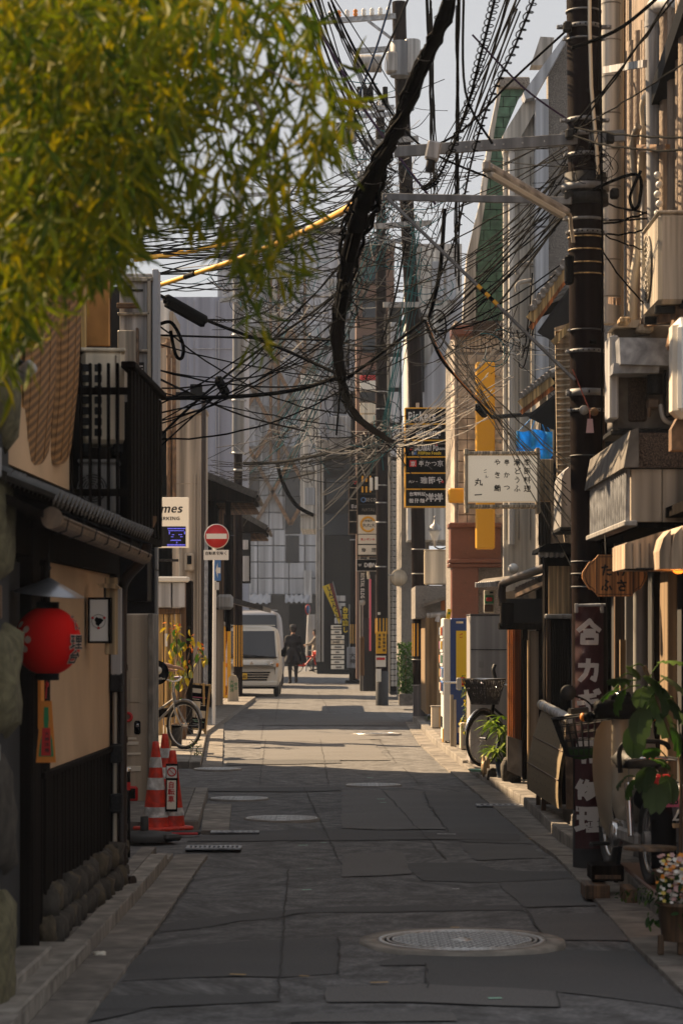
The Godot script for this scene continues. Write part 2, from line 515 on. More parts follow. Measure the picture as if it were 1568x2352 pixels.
	mat("stucco_grey",C(0.22,0.2,0.18),0.9,"speck",Vector3(1.5,1.5,1.5),0.0,"speck",0.8)
	mat("stucco_tan",C(0.26,0.2,0.152),0.9,"dirt",Vector3(1.4,0.4,1.4),0.0,"speck",1.0)
	mat("stucco_brown",C(0.07,0.05,0.038),0.95,"speck",Vector3(1.3,1.3,1.3),0.0,"speck",1.2)
	mat("cream_wall",C(0.43,0.405,0.365),0.8,"dirt",Vector3(0.5,0.1,0.5))
	mat("cream_tile",C(0.42,0.355,0.285),0.6,"blotch",Vector3(0.9,0.9,0.9))
	mat("white_wall",C(0.5,0.48,0.45),0.7,"dirt",Vector3(0.5,0.1,0.5))
	mat("blue_wall",C(0.25,0.27,0.34),0.7,"streak",Vector3(0.12,0.05,0.12))
	mat("panel_blue",C(0.36,0.38,0.42),0.6,"streak",Vector3(0.5,0.2,0.5))
	mat("green_shingle",C(0.045,0.11,0.065),0.55,"blotch",Vector3(1.4,1.4,1.4))
	mat("green_shingle_b",C(0.06,0.135,0.085),0.55,"blotch",Vector3(1.4,1.4,1.4))
	mat("brick_brown",C(0.15,0.085,0.06),0.8,"grain",Vector3(2,2,2))
	mat("far_tile",C(0.34,0.35,0.38),0.5,"streak",Vector3(0.2,0.06,0.2))
	mat("far_tile_b",C(0.31,0.32,0.35),0.5,"streak",Vector3(0.2,0.06,0.2))
	mat("dark_glass",C(0.012,0.014,0.02),0.12)
	mat("hood_metal",C(0.3,0.31,0.34),0.32,"",Vector3.ONE,0.7)
	mat("reed_grey",C(0.3,0.235,0.16),0.8,"streak",Vector3(1,1,1))
	mat("rust_brown",C(0.18,0.1,0.05),0.8,"rust",Vector3(1,1,1))
	mat("reed",C(0.23,0.115,0.04),0.75,"reed_lines",Vector3(7,7,7))
	mat("screen_tan",C(0.185,0.135,0.07),0.75,"speck_dots",Vector3(1.2,1.2,1.2))
	mat("poster_yellow",C(0.72,0.5,0.02),0.5)
	mat("pole_grey_dark",C(0.085,0.075,0.075),0.6,"streak",Vector3(1.5,0.5,1.5))
	mat("pink_pale",C(0.5,0.33,0.36),0.6)
	mat("pale_frame",C(0.42,0.32,0.22),0.6,"wood",Vector3(1.5,1.5,1.5))
	mat("cable_grey_dark",C(0.07,0.068,0.065),0.5)
	mat("cable_purple",C(0.05,0.03,0.06),0.5)
	mat("cable_blue",C(0.015,0.035,0.08),0.5)
	mat("person",C(1,1,1),0.85)
	M.person.vertex_color_use_as_albedo=true
	mat("skin",C(0.5,0.28,0.19),0.6)
	mat("hair",C(0.012,0.01,0.009),0.5)
	mat("cloth_black",C(0.011,0.011,0.013),0.95)
	mat("cloth_beige",C(0.3,0.25,0.19),0.95)
	mat("cloth_grey",C(0.06,0.06,0.065),0.95)
	mat("cloth_maroon",C(0.055,0.014,0.018),0.85,"grain",Vector3(3,3,3))
	mat("lettering_white",C(0.62,0.6,0.6),0.7)
	mat("lettering_ink",C(0.012,0.011,0.01),0.7)
	mat("awning",C(0.4,0.3,0.21),0.8,"dirt",Vector3(1.0,0.6,1.0))
	mat("sign_wood",C(0.34,0.15,0.045),0.55,"wood",Vector3(2.0,2.0,2.0))
	mat("cable",C(0.0035,0.0033,0.0033),0.8)
	mat("cable_grey",C(0.16,0.155,0.155),0.7)
	mat("cable_white",C(0.4,0.38,0.35),0.7)
	mat("cable_teal",C(0.01,0.085,0.105),0.5)
	mat("cable_red",C(0.2,0.06,0.05),0.6)
	mat("car_white",C(0.56,0.53,0.47),0.28)
	M.car_white.clearcoat_enabled=true
	mat("car_silver",C(0.34,0.34,0.36),0.3,"",Vector3.ONE,0.5)
	mat("lamp_clear",C(0.55,0.55,0.53),0.15)
	mat("plate_yellow",C(0.7,0.42,0.03),0.5)
	mat("pink",C(0.6,0.12,0.22),0.5)
	mat("scooter_cream",C(0.33,0.29,0.23),0.35)
	mat("pot_blue",C(0.012,0.025,0.05),0.35)
	mat("net_brown",C(0.05,0.042,0.04),0.8)
	mat("soil",C(0.03,0.022,0.015),0.95)
	for k in [["bamboo_leaf",0.085,0.095,0.007,0.55],["bamboo_leaf_b",0.145,0.132,0.006,0.7],["bamboo_leaf_c",0.035,0.05,0.007,0.4],["leaf_green",0.055,0.1,0.022,0.4],["leaf_dark",0.022,0.05,0.016,0.2],["big_leaf_b",0.085,0.115,0.05,0.3],["leaf_yellow",0.36,0.3,0.03,0.8],["leaf_orange",0.42,0.13,0.02,0.7],["palm_leaf",0.17,0.23,0.03,0.6],["big_leaf",0.046,0.07,0.028,0.22],["hedge_leaf",0.04,0.075,0.015,0.3],["pale_leaf",0.22,0.25,0.1,0.4]]:
		var m:=mat(k[0],C(k[1],k[2],k[3]),0.6)
		m.metallic_specular=0.12
		m.backlight_enabled=true
		m.backlight=Color(k[1],k[2],k[3])*(float(k[4])*0.6/maxf(k[1],k[2]))
	for k in [["flower_white",0.7,0.66,0.6],["flower_pink",0.5,0.3,0.28],["flower_orange",0.7,0.25,0.02],["flower_yellow",0.65,0.5,0.1]]:
		mat(k[0],C(k[1],k[2],k[3]),0.7)
	mat("bulb",C(0.9,0.5,0.2),0.5)
	M.bulb.emission_enabled=true
	M.bulb.emission=Color(1.0,0.45,0.12)
	M.bulb.emission_energy_multiplier=1.2
	var gm:=mat("glass",Color(0.9,0.95,0.95),0.03)
	gm.albedo_color.a=0.12
	gm.transparency=BaseMaterial3D.TRANSPARENCY_ALPHA
	mat("mirror",C(0.5,0.45,0.42),0.12,"",Vector3.ONE,0.8)
	mat("paper_lantern",C(0.62,0.008,0.006),0.8)
	M.paper_lantern.metallic_specular=0.15
	M.paper_lantern.backlight_enabled=true
	M.paper_lantern.backlight=Color(0.3,0.006,0.005)
	mat("lantern_dots",C(0.55,0.38,0.3),0.6)
	mat("screen",C(0.012,0.012,0.014),0.2)
	mat("led",C(0.2,0.2,0.6),0.5)
	M.led.emission_enabled=true
	M.led.emission=Color(0.35,0.35,1.0)
	M.led.emission_energy_multiplier=0.25
	for k in M:
		if k.begins_with("cable") or k in ["pole_steel","black","iron_dark","dark_wood","dark_wood_b"]: M[k].metallic_specular=0.12

# ---------- the script
func _ready()->void:
	rng.seed=11
	bump_noise.seed=4
	bump_noise.frequency=1.0
	bump_noise.fractal_octaves=2
	# camera
	var cam:=Camera3D.new()
	cam.name="camera"
	add_child(cam)
	cam.position=Vector3(0,EYE,0)
	cam.projection=Camera3D.PROJECTION_FRUSTUM
	cam.near=0.1
	cam.far=900.0
	cam.size=0.1*2352.0/F
	cam.frustum_offset=Vector2(0,0.1*(HZ - 1176.0)/F)
	var at:=CameraAttributesPhysical.new()
	at.frustum_focal_length=85.0
	at.frustum_focus_distance=27.0
	at.exposure_aperture=5.8
	at.frustum_near=0.1
	at.frustum_far=900.0
	cam.attributes=at
	cam.projection=Camera3D.PROJECTION_FRUSTUM
	cam.size=0.1*2352.0/F
	cam.frustum_offset=Vector2(0,0.1*(HZ - 1176.0)/F)
	cam.current=true
	# sky, air and exposure
	var we:=WorldEnvironment.new()
	we.name="world_environment"
	var e:=Environment.new()
	e.background_mode=Environment.BG_SKY
	var sky:=Sky.new()
	var sm:=ProceduralSkyMaterial.new()
	sm.sky_horizon_color=Color(0.57,0.578,0.59).linear_to_srgb()
	sm.sky_top_color=Color(0.48,0.49,0.515).linear_to_srgb()
	sm.sky_curve=0.2
	sm.ground_bottom_color=Color(0.1,0.09,0.08).linear_to_srgb()
	sm.ground_horizon_color=Color(0.3,0.3,0.3).linear_to_srgb()
	sm.sun_angle_max=32.0
	sm.sun_curve=0.12
	sky.sky_material=sm
	e.sky=sky
	e.background_energy_multiplier=0.45
	e.tonemap_mode=Environment.TONE_MAPPER_LINEAR
	e.tonemap_exposure=2.7
	e.sdfgi_enabled=true
	e.ssao_enabled=true
	e.ssil_enabled=true
	e.fog_enabled=true
	e.fog_density=0.00045
	e.fog_light_color=Color(0.82,0.87,0.95)
	we.environment=e
	add_child(we)
	var sun:=DirectionalLight3D.new()
	sun.name="sun"
	sun.light_energy=1.6
	sun.light_color=Color(1.0,0.87,0.7)
	sun.light_angular_distance=0.5
	sun.shadow_enabled=true
	add_child(sun)
	sun.look_at_from_position(Vector3(-0.77,0.80,-0.64)*50.0,Vector3.ZERO)
	make_materials()
	ground()
	left_house()
	left_recess()
	left_far()
	end_buildings()
	right_far()
	right_mid()
	right_near()
	poles()
	signs()
	street_things()
	vehicles()
	people()
	plants()
	bamboo()
	cables()

# ---------- ground, road and pavements
func at_line(l: Array,d: float)->float:
	for i in l.size() - 1:
		if d<=l[i+1][0] or i==l.size() - 2:
			return lerpf(l[i][1],l[i+1][1],clampf((d - l[i][0])/(l[i+1][0] - l[i][0]),0.0,1.0))
	return l[0][1]
const ROAD_L:=[[6.0,-1.09],[10.3,-1.084],[13.5,-1.03],[18.0,-0.994],[20.2,-0.935],[23.4,-1.08],[30.0,-1.45],[45.8,-2.2],[61.0,-2.6],[114.0,-2.75]]
const ROAD_R:=[[6.0,1.56],[11.0,1.56],[13.0,1.545],[17.65,1.59],[19.75,1.51],[25.7,1.39],[30.4,1.265],[36.5,1.17],[45.8,1.2],[57.0,0.95],[83.0,0.24],[107.0,-0.46],[130.0,-1.0]]
const KERB_R:=[[6.0,1.83],[13.7,1.826],[16.3,1.85],[19.1,1.72],[23.0,1.737],[28.3,1.53],[36.85,1.377],[45.0,1.38],[57.0,1.08],[83.0,0.4],[107.0,-0.3],[130.0,-0.8]]
const KERB_L:=[[6.0,-1.34],[10.5,-1.31],[13.0,-1.275],[15.85,-1.239],[18.4,-1.233]]

func drape(poly: PackedVector2Array,lift: float,cell:=0.16) ->SurfaceTool:   # a sheet with the given outline (x, z), lying on the uneven road
	var s:=S()
	s.set_smooth_group(1)
	var r:=Rect2(poly[0],Vector2.ZERO)
	for p in poly: r=r.expand(p)
	var nx:=maxi(1,int(ceil(r.size.x/cell)))
	var nz:=maxi(1,int(ceil(r.size.y/cell)))
	for i in nx:
		for j in nz:
			var o:=r.position+Vector2(r.size.x*i/nx,r.size.y*j/nz)
			var q:=Vector2(r.size.x/nx,r.size.y/nz)
			for piece in Geometry2D.intersect_polygons(PackedVector2Array([o,o+Vector2(q.x,0),o+q,o+Vector2(0,q.y)]),poly):
				var ix:=Geometry2D.triangulate_polygon(piece)
				for t in ix.size()/3:
					var w:=[]
					for k in 3:
						var p: Vector2=piece[ix[t*3+k]]
						w.append(Vector3(p.x,rough_ground(p.x,p.y)+lift,p.y))
					tri(s,w[0],w[1],w[2],Vector3.UP)
	return s
func patch_poly(pts: Array,wob:=0.012) ->PackedVector2Array:   # columns and rows of points on the ground
	var o:=PackedVector2Array()
	for i in pts.size():
		var a:=G(pts[i][0],pts[i][1])
		var b:=G(pts[(i+1) % pts.size()][0],pts[(i+1) % pts.size()][1])
		var n:=maxi(1,int(a.distance_to(b)/0.18))
		for k in n:
			var p:=a.lerp(b,float(k)/n)
			o.append(Vector2(p.x,p.z)+(Vector2(rng.randf_range(-wob,wob),rng.randf_range(-wob,wob)) if k>0 else Vector2.ZERO))
	return o
func ribbon(pts: Array,w: float,lift: float) ->SurfaceTool:   # a crack or line along ground points
	var s:=S()
	var ps:=[]
	for i in pts.size() - 1:
		var a:=G(pts[i][0],pts[i][1])
		var b:=G(pts[i+1][0],pts[i+1][1])
		var n:=maxi(1,int(a.distance_to(b)/0.15))
		for k in n:
			ps.append(a.lerp(b,float(k)/n)+Vector3(rng.randf_range(-0.008,0.008),0,0))
	ps.append(G(pts[-1][0],pts[-1][1]))
	for i in ps.size() - 1:
		var t: Vector3=(ps[i+1] - ps[i]).normalized()
		var n:=Vector3(t.z,0,-t.x)*w*0.5
		var q:=[]
		for v in [ps[i] - n,ps[i]+n,ps[i+1]+n,ps[i+1] - n]:
			q.append(Vector3(v.x,rough_ground(v.x,v.z)+lift,v.z))
		quad(s,q[0],q[1],q[2],q[3],Vector3.UP)
	return s

func ground()->void:
	struct("ground",B(-400,-0.3,-150,400,-0.06,700),M.asphalt_mid)
	var s:=S()
	s.set_smooth_group(1)
	var d:=6.0
	while d<134.0:
		var st:=0.13 if d<45.0 else 0.6
		var nx:=44
		for i in nx:
			var q:=[]
			for e in [[d,i],[d,i+1],[d+st,i+1],[d+st,i]]:
				var x: float=-4.6+7.8*e[1]/nx
				q.append(Vector3(x,rough_ground(x,-e[0]),-e[0]))
			quad(s,q[0],q[1],q[2],q[3],Vector3.UP)
		d+=st
	var road:=struct("road",s,M.asphalt)
	# repairs in other asphalt, each a sheet of its own
	var z6:=func(l: Array)->Array: return l.map(func(p): return [p[0]*0.5,p[1]*0.5+1698.6])
	var z7:=func(l: Array)->Array: return l.map(func(p): return [p[0]*0.5+784.0,p[1]*0.5+1698.6])
	var pt:=[
		["asphalt_dark",z6.call([[730,850],[900,822],[1300,782],[1568,765],[2400,766],[2400,792],[1568,790],[1430,797],[1300,815],[735,882]])],
		["asphalt_dark",z6.call([[690,962],[1300,922],[1555,915],[1557,1072],[1280,1100],[560,1112],[620,1000]])],
		["asphalt_dark",z7.call([[175,1022],[300,992],[700,998],[1060,962],[1365,966],[1568,1235],[1000,1158],[392,1142],[390,1046],[180,1044]])],
		["asphalt_dark",z7.call([[300,566],[610,566],[720,602],[1040,608],[1065,640],[700,656],[370,650],[312,602]])],
		["asphalt_mid",z7.call([[380,242],[605,238],[735,345],[850,452],[880,480],[545,474],[490,430],[470,396],[395,300]])],
		["asphalt_mid",z7.call([[545,480],[870,484],[940,546],[620,560],[562,512]])],
		["asphalt_mid",z7.call([[712,660],[1066,644],[1205,766],[842,780],[770,722]])],
		["asphalt_mid",z7.call([[850,812],[1232,800],[1335,932],[935,922],[900,872]])],
		["asphalt_dark",z6.call([[1190,424],[1568,415],[2380,440],[2390,470],[1568,462],[860,470],[905,446]])],
		["asphalt_dark",z6.call([[420,1242],[520,1182],[1280,1168],[1290,1200],[700,1232],[400,1300],[390,1300]])],
		["asphalt_pale",z6.call([[1360,1275],[2080,1270],[2100,1312],[1330,1312]])],
		["asphalt_pale",z7.call([[0,528],[275,524],[300,560],[320,620],[0,640]])],
		["asphalt_pale",z7.call([[0,240],[370,242],[385,300],[480,420],[0,410]])],
		["asphalt_pale",z6.call([[1500,1140],[1960,1120],[2560,1160],[2570,1236],[1500,1215]])],
		["asphalt_dark",z6.call([[830,226],[1568,226],[1568,240],[820,246]])],
		["asphalt_pale",z6.call([[1200,10],[1700,5],[1790,95],[1190,100]])],
		["asphalt_dark",z6.call([[1050,98],[1560,92],[1568,112],[1040,118]])],
		["asphalt_mid",[[600,1640],[880,1640],[930,1668],[590,1668]]],
		["asphalt_pale",[[560,1676],[760,1674],[880,1700],[540,1706]]],
	]
	var k:=0
	for p in pt:
		obj("road_patch",drape(patch_poly(p[1]),0.0042+0.0003*k),M[p[0]],road)
		k+=1
	for c in [z6.call([[1325,600],[1308,780],[1300,920],[1285,1100],[1278,1190]]),z6.call([[1395,225],[1480,390],[1550,550]]),z6.call([[1220,0],[1192,215]]),z6.call([[1470,0],[1510,210]]),
		z7.call([[180,230],[330,390],[480,560]]),z7.call([[280,130],[350,205]]),z7.call([[170,0],[250,110]]),z7.call([[380,242],[400,300],[470,400],[490,430]]),z7.call([[0,794],[830,800],[845,790],[900,872],[935,922]]),z7.call([[390,1040],[392,1145]]),z7.call([[985,1158],[1000,1236]]),
		z6.call([[730,884],[1100,850],[1430,800]]),z6.call([[690,960],[1300,921],[1555,914],[1558,1080]]),z6.call([[640,985],[760,830],[900,630]]),z6.call([[0,1250],[1060,1240]]),z6.call([[840,470],[1568,466],[2380,472]]),[[605,1660],[600,1700]],[[640,1600],[632,1660]],[[730,1590],[760,1640]]]:
		obj("crack",ribbon(c,0.009,0.012),M.seam,road)
	for c in [[z6.call([[1408,605],[1445,605]]),"mark_green"],[z6.call([[1390,697],[1430,695]]),"mark_green"],[z7.call([[672,1200],[735,1198]]),"mark_green"],[z6.call([[545,1015],[600,1011]]),"mark_green"],[z7.call([[500,871],[540,872]]),"mark_orange"],[z7.call([[505,691],[540,691]]),"white_paint"],[z7.call([[120,181],[145,183]]),"mark_green"],[z7.call([[175,297],[205,297]]),"mark_green"],[z7.call([[165,283],[200,283]]),"mark_green"],
		[z7.call([[860,465],[885,468]]),"mark_orange"],[z7.call([[960,532],[1000,533]]),"mark_green"],[z7.call([[1180,718],[1230,726]]),"mark_orange"],[z6.call([[1060,1100],[1130,1101]]),"mark_orange"],[z6.call([[1370,1097],[1420,1098]]),"mark_orange"],[z6.call([[1470,482],[1500,480]]),"mark_green"],[z6.call([[1370,492],[1415,491]]),"mark_green"],[z7.call([[130,1120],[215,1116]]),"mark_orange"],[z7.call([[435,444],[525,444]]),"white_paint"]]:
		obj("paint_mark",ribbon(c[0],0.032,0.013),M[c[1]],road)
	# drainage channels of concrete blocks on both sides
	var gl:=struct("gutter_left",B(-1.34,-0.05,6.0,-1.0,-0.02,18.4),M.seam)
	var gr:=struct("gutter_right",B(1.2,-0.05,6.0,1.85,-0.02,45.0),M.seam)
	d=8.4
	while d<17.9:
		var a:=d+0.006
		var b:=d+0.592
		var m:=rng.randf_range(0.0,0.004)
		slab(gl,"gutter_block",[Vector2(at_line(KERB_L,a),a),Vector2(at_line(ROAD_L,a),a),Vector2(at_line(ROAD_L,b),b),Vector2(at_line(KERB_L,b),b)],-0.02,0.022+m,"concrete" if rng.randf()<0.75 else "concrete_dark")
		d+=0.6
	d=8.3
	while d<45.0:
		var a:=d+0.006
		var b:=d+0.592
		slab(gr,"gutter_block",[Vector2(at_line(ROAD_R,a),a),Vector2(at_line(KERB_R,a),a),Vector2(at_line(KERB_R,b),b),Vector2(at_line(ROAD_R,b),b)],-0.02,0.022+rng.randf_range(0,0.004),"concrete" if rng.randf()<0.75 else "concrete_dark")
		d+=0.6
	# pavements with kerbstones
	var pl:=struct("pavement_left",B(-3.2,-0.05,8.0,-1.45,0.093,16.2),M.concrete_dark)
	d=8.2
	while d<17.4:
		var a:=d+0.004
		var b:=d+0.594
		slab(pl,"kerbstone",[Vector2(at_line(KERB_L,a) - 0.12,a),Vector2(at_line(KERB_L,a) - 0.002,a),Vector2(at_line(KERB_L,b) - 0.002,b),Vector2(at_line(KERB_L,b) - 0.12,b)],-0.02,0.1 - maxf(0.0,(d - 16.6)*0.08),"concrete_pale" if rng.randf()<0.6 else "concrete",0.012)
		slab(pl,"paving_slab",[Vector2(-1.47,a),Vector2(at_line(KERB_L,a) - 0.126,a),Vector2(at_line(KERB_L,b) - 0.126,b),Vector2(-1.47,b)],-0.02,0.096,"concrete_dark" if rng.randf()<0.6 else "concrete")
		d+=0.6
	var pr:=struct("pavement_right",pavement_sheet(0.09),M.concrete_dark)
	d=9.0
	while d<46.0:
		var a:=d+0.004
		var b:=d+0.594
		var low: float=0.07 if d>27.0 and d<30.0 else 0.11
		slab(pr,"kerbstone",[Vector2(at_line(KERB_R,a)+0.002,a),Vector2(at_line(KERB_R,a)+0.13,a),Vector2(at_line(KERB_R,b)+0.13,b),Vector2(at_line(KERB_R,b)+0.002,b)],-0.02,low,"concrete_pale" if rng.randf()<0.6 else "concrete",0.014)
		if d<32.0:
			slab(pr,"paving_slab",[Vector2(at_line(KERB_R,a)+0.138,a),Vector2(at_line(KERB_R,a)+0.5,a),Vector2(at_line(KERB_R,b)+0.5,b),Vector2(at_line(KERB_R,b)+0.138,b)],-0.02,0.097,"concrete_dark" if rng.randf()<0.5 else "concrete")
		d+=0.6
	# the pavement islands further up on the left
	var p2:=struct("pavement_left_middle",B(-3.2,-0.05,20.3,-1.5,0.085,25.0),M.concrete_dark)
	for i in 8:
		var a:=20.3+i*0.55
		var kx:=lerpf(-1.2,-1.36,i/8.0)
		slab(p2,"kerbstone",[Vector2(kx - 0.13,a),Vector2(kx,a),Vector2(kx - 0.02,a+0.545),Vector2(kx - 0.15,a+0.545)],-0.02,0.1,"concrete_pale" if i % 3 else "concrete",0.012)
		slab(p2,"paving_slab",[Vector2(-1.62,a),Vector2(kx - 0.135,a),Vector2(kx - 0.155,a+0.545),Vector2(-1.62,a+0.545)],-0.02,0.091,"concrete_dark")
	for i in 5:
		var a:=20.2+i*0.64
		slab(p2,"gutter_block",[Vector2(lerpf(-1.17,-1.33,i/5.0),a),Vector2(lerpf(-0.94,-1.06,i/5.0),a),Vector2(lerpf(-0.94,-1.06,(i+1)/5.0),a+0.632),Vector2(lerpf(-1.17,-1.33,(i+1)/5.0),a+0.632)],-0.02,0.024,"concrete_pale" if i % 2 else "concrete")
	var p3:=struct("pavement_left_far",B(-4.6,-0.05,30.0,-2.2,0.085,62.0),M.concrete)
	for i in 50:
		var a:=30.0+i*0.6
		var kx:=at_line(ROAD_L,a) - 0.3
		slab(p3,"kerbstone",[Vector2(kx - 0.14,a),Vector2(kx,a),Vector2(kx - 0.02,a+0.594),Vector2(kx - 0.16,a+0.594)],-0.02,0.09,"concrete_pale",0.012)
		slab(p3,"gutter_block",[Vector2(kx+0.01,a),Vector2(kx+0.27,a),Vector2(kx+0.25,a+0.594),Vector2(kx - 0.01,a+0.594)],-0.02,0.022,"concrete" if i % 3 else "concrete_dark")
		if i<16: slab(p3,"paving_slab",[Vector2(-2.7,a),Vector2(kx - 0.146,a),Vector2(kx - 0.166,a+0.594),Vector2(-2.7,a+0.594)],-0.02,0.088,"concrete_pale" if i % 2 else "concrete")
	# covers and gratings
	cover(Vector3(0.643,0,-12.94),0.42,0.548,"wide iron manhole cover in a pale concrete ring in the foreground")
	cover(Vector3(-0.534,0,-21.66),0.3,0.34,"iron manhole cover left of the middle, nearest the grey gutter slab")
	cover(Vector3(-1.03,0,-24.4),0.27,0.3,"round iron cover beside the traffic cones, just beyond the nearer left cover")
	cover(Vector3(0.35,0,-26.6),0.28,0.31,"iron manhole cover in the right lane in front of the sunlit stretch")
	cover(Vector3(-1.52,0,-29.7),0.27,0.3,"pale round cover at the left edge where the sunlight begins")
	cover(Vector3(0.58,0,-40.4),0.36,0.42,"round cover in the sunlit stretch near the right gutter")
	grate(Vector3(-0.97,0,-18.4),0.42,0.24,12,"iron drain grating at the end of the left kerb")
	grate(Vector3(-0.88,0,-20.0),0.4,0.13,9,"striped drain cover in front of the traffic cones")
	grate(Vector3(1.52,0,-23.2),0.46,0.22,8,"iron drain grating in the right gutter before the leaning bamboo screen")

func pavement_sheet(h: float)->SurfaceTool:
	var s:=S()
	for i in 40:
		var a:=8.0+i*1.0
		var xa:=at_line(KERB_R,a)+0.05
		var xb:=at_line(KERB_R,a+1.0)+0.05
		quad(s,Vector3(xa,h,-a),Vector3(4.0,h,-a),Vector3(4.0,h,-a - 1),Vector3(xb,h,-a - 1),Vector3.UP)
	return s
func slab(parent: Node,called: String,q: Array,y0: float,y1: float,m: String,bev:=0.004) ->void:   # a flat block on four ground corners
	var s:=S()
	var c:=Vector2.ZERO
	for p in q: c+=p/4.0
	var lo:=[]
	var mid:=[]
	var top:=[]
	for p in q:
		lo.append(Vector3(p.x,y0,-p.y))
		mid.append(Vector3(p.x,y1 - bev,-p.y))
		var v: Vector2=p+(c - p).normalized()*bev*1.4
		top.append(Vector3(v.x,y1,-v.y))
	var cc:=Vector3(c.x,0,-c.y)
	for i in 4:
		var j:=(i+1) % 4
		var out: Vector3=(lo[i]+lo[j])*0.5 - cc
		out.y=0
		quad(s,lo[i],lo[j],mid[j],mid[i],out)
		quad(s,mid[i],mid[j],top[j],top[i],out.normalized()+Vector3.UP)
	quad(s,top[0],top[1],top[2],top[3],Vector3.UP)
	obj(called,s,M[m],parent)
func cover(c: Vector3,r: float,ro: float,label: String)->void:
	c.y=rough_ground(c.x,c.z)+0.012
	var t:=thing("manhole_cover",label,"manhole",c,0.0,"round covers in the road")
	obj("concrete_ring",lathe(S(),Vector3.ZERO,[[ro+0.01,-0.03],[ro,0.004],[r*1.08,0.007],[r*1.08,-0.02]],40),M.concrete_pale if ro - r>0.08 else M.concrete,t)
	obj("frame",lathe(S(),Vector3.ZERO,[[r*1.07,-0.02],[r*1.07,0.008],[r*1.0,0.008],[r*1.0,-0.004]],40),M.iron,t)
	obj("lid",lathe(S(),Vector3.ZERO,[[r*0.985,-0.01],[r*0.985,0.004],[0.0,0.004]],40),M.iron_dark,t)
	var s:=S()
	var step:=0.042 if r>0.35 else 0.05
	var n:=int(r/step)+1
	for i in range(-n,n+1):
		for j in range(-n,n+1):
			var p:=Vector3((i+0.5*(j & 1))*step,0.0075,j*step)
			if Vector2(p.x,p.z).length()<r*0.86 and Vector2(p.x,p.z).length()>r*0.16:
				bx(s,p,Vector3(step*0.62,0.007,step*0.42),0.003)
	for q in [[0.93,0.96],[0.87,0.89]]:
		lathe(s,Vector3.ZERO,[[r*q[1],0.004],[r*q[1],0.01],[r*q[0],0.01],[r*q[0],0.004]],40)
	lathe(s,Vector3.ZERO,[[r*0.14,0.004],[r*0.13,0.01],[0.0,0.011]],16)
	tag(obj("studs",s,M.iron,t),"","","","stuff")
func grate(c: Vector3,w: float,l: float,n: int,label: String)->void:
	c.y=rough_ground(c.x,c.z)+0.018
	var t:=thing("drain_grating",label,"drain",c)
	obj("pit",bx(S(),Vector3(0,-0.004,0),Vector3(w,0.008,l)),M.black,t)
	for e in [[0,l/2 - 0.012,w,0.024],[0,-l/2+0.012,w,0.024],[w/2 - 0.012,0,0.024,l - 0.05],[-w/2+0.012,0,0.024,l - 0.05]]:
		obj("edge_bar",bx(S(),Vector3(e[0],0.006,e[1]),Vector3(e[2],0.016,e[3]),0.003),M.galv,t)
	for i in n:
		obj("bar",bx(S(),Vector3(-w/2+w*(i+0.5)/n,0.005,0),Vector3(w/n*0.45,0.014,l - 0.05),0.002),M.galv,t)

func inst(called: String,mesh: Mesh,m: Material,parent: Node,xf: Transform3D)->MeshInstance3D:
	var o:=obj(called,mesh,m,parent)
	o.transform=xf
	return o
func baked(s: SurfaceTool)->Mesh:
	s.generate_normals()
	return s.commit()
func tile_mesh(l: float,w: float) ->Mesh:   # one course of a pan-and-roll roof tile, running along +x and falling with it
	var s:=S()
	s.set_smooth_group(1)
	var prof:=[]
	for i in 9:
		var u:=float(i)/8.0
		prof.append(Vector2((u - 0.5)*w,0.02+0.028*sin(u*TAU*0.98+0.4)*(1.0 if u<0.55 else 0.7)))
	for i in 8:
		var a: Vector2=prof[i]
		var b: Vector2=prof[i+1]
		quad(s,Vector3(0,a.y,a.x),Vector3(l,a.y,a.x),Vector3(l,b.y,b.x),Vector3(0,b.y,b.x),Vector3.UP)
		s.set_smooth_group(-1)
		quad(s,Vector3(l,a.y,a.x),Vector3(l,b.y,b.x),Vector3(l,b.y - 0.025,b.x),Vector3(l,a.y - 0.025,a.x),Vector3.RIGHT)
		s.set_smooth_group(1)
	return baked(s)
func tiled_slope(parent: Node,o: Vector3,along: Vector3,down: Vector3,length: float,fall: float,w: float,courses: int,m: Material) ->void:   # «along» the eave, «down» the slope
	var n:=int(length/w)
	var l:=fall/courses
	var mesh:=tile_mesh(l+0.03,w)
	var x:=down.normalized()
	var z:=along.normalized()
	var y:=z.cross(x).normalized()
	if y.y<0: y=-y
	for i in n:
		for c in courses:
			var jig:=Vector3(0,rng.randf_range(0.0,0.006),0)
			var zz:=z if z.cross(x).dot(y)>0 else -z
			inst("roof_tile",mesh,m,parent,Transform3D(Basis(x,y,zz),o+along.normalized()*w*(i+0.5)+x*l*c+y*0.012*(courses - c)+jig))
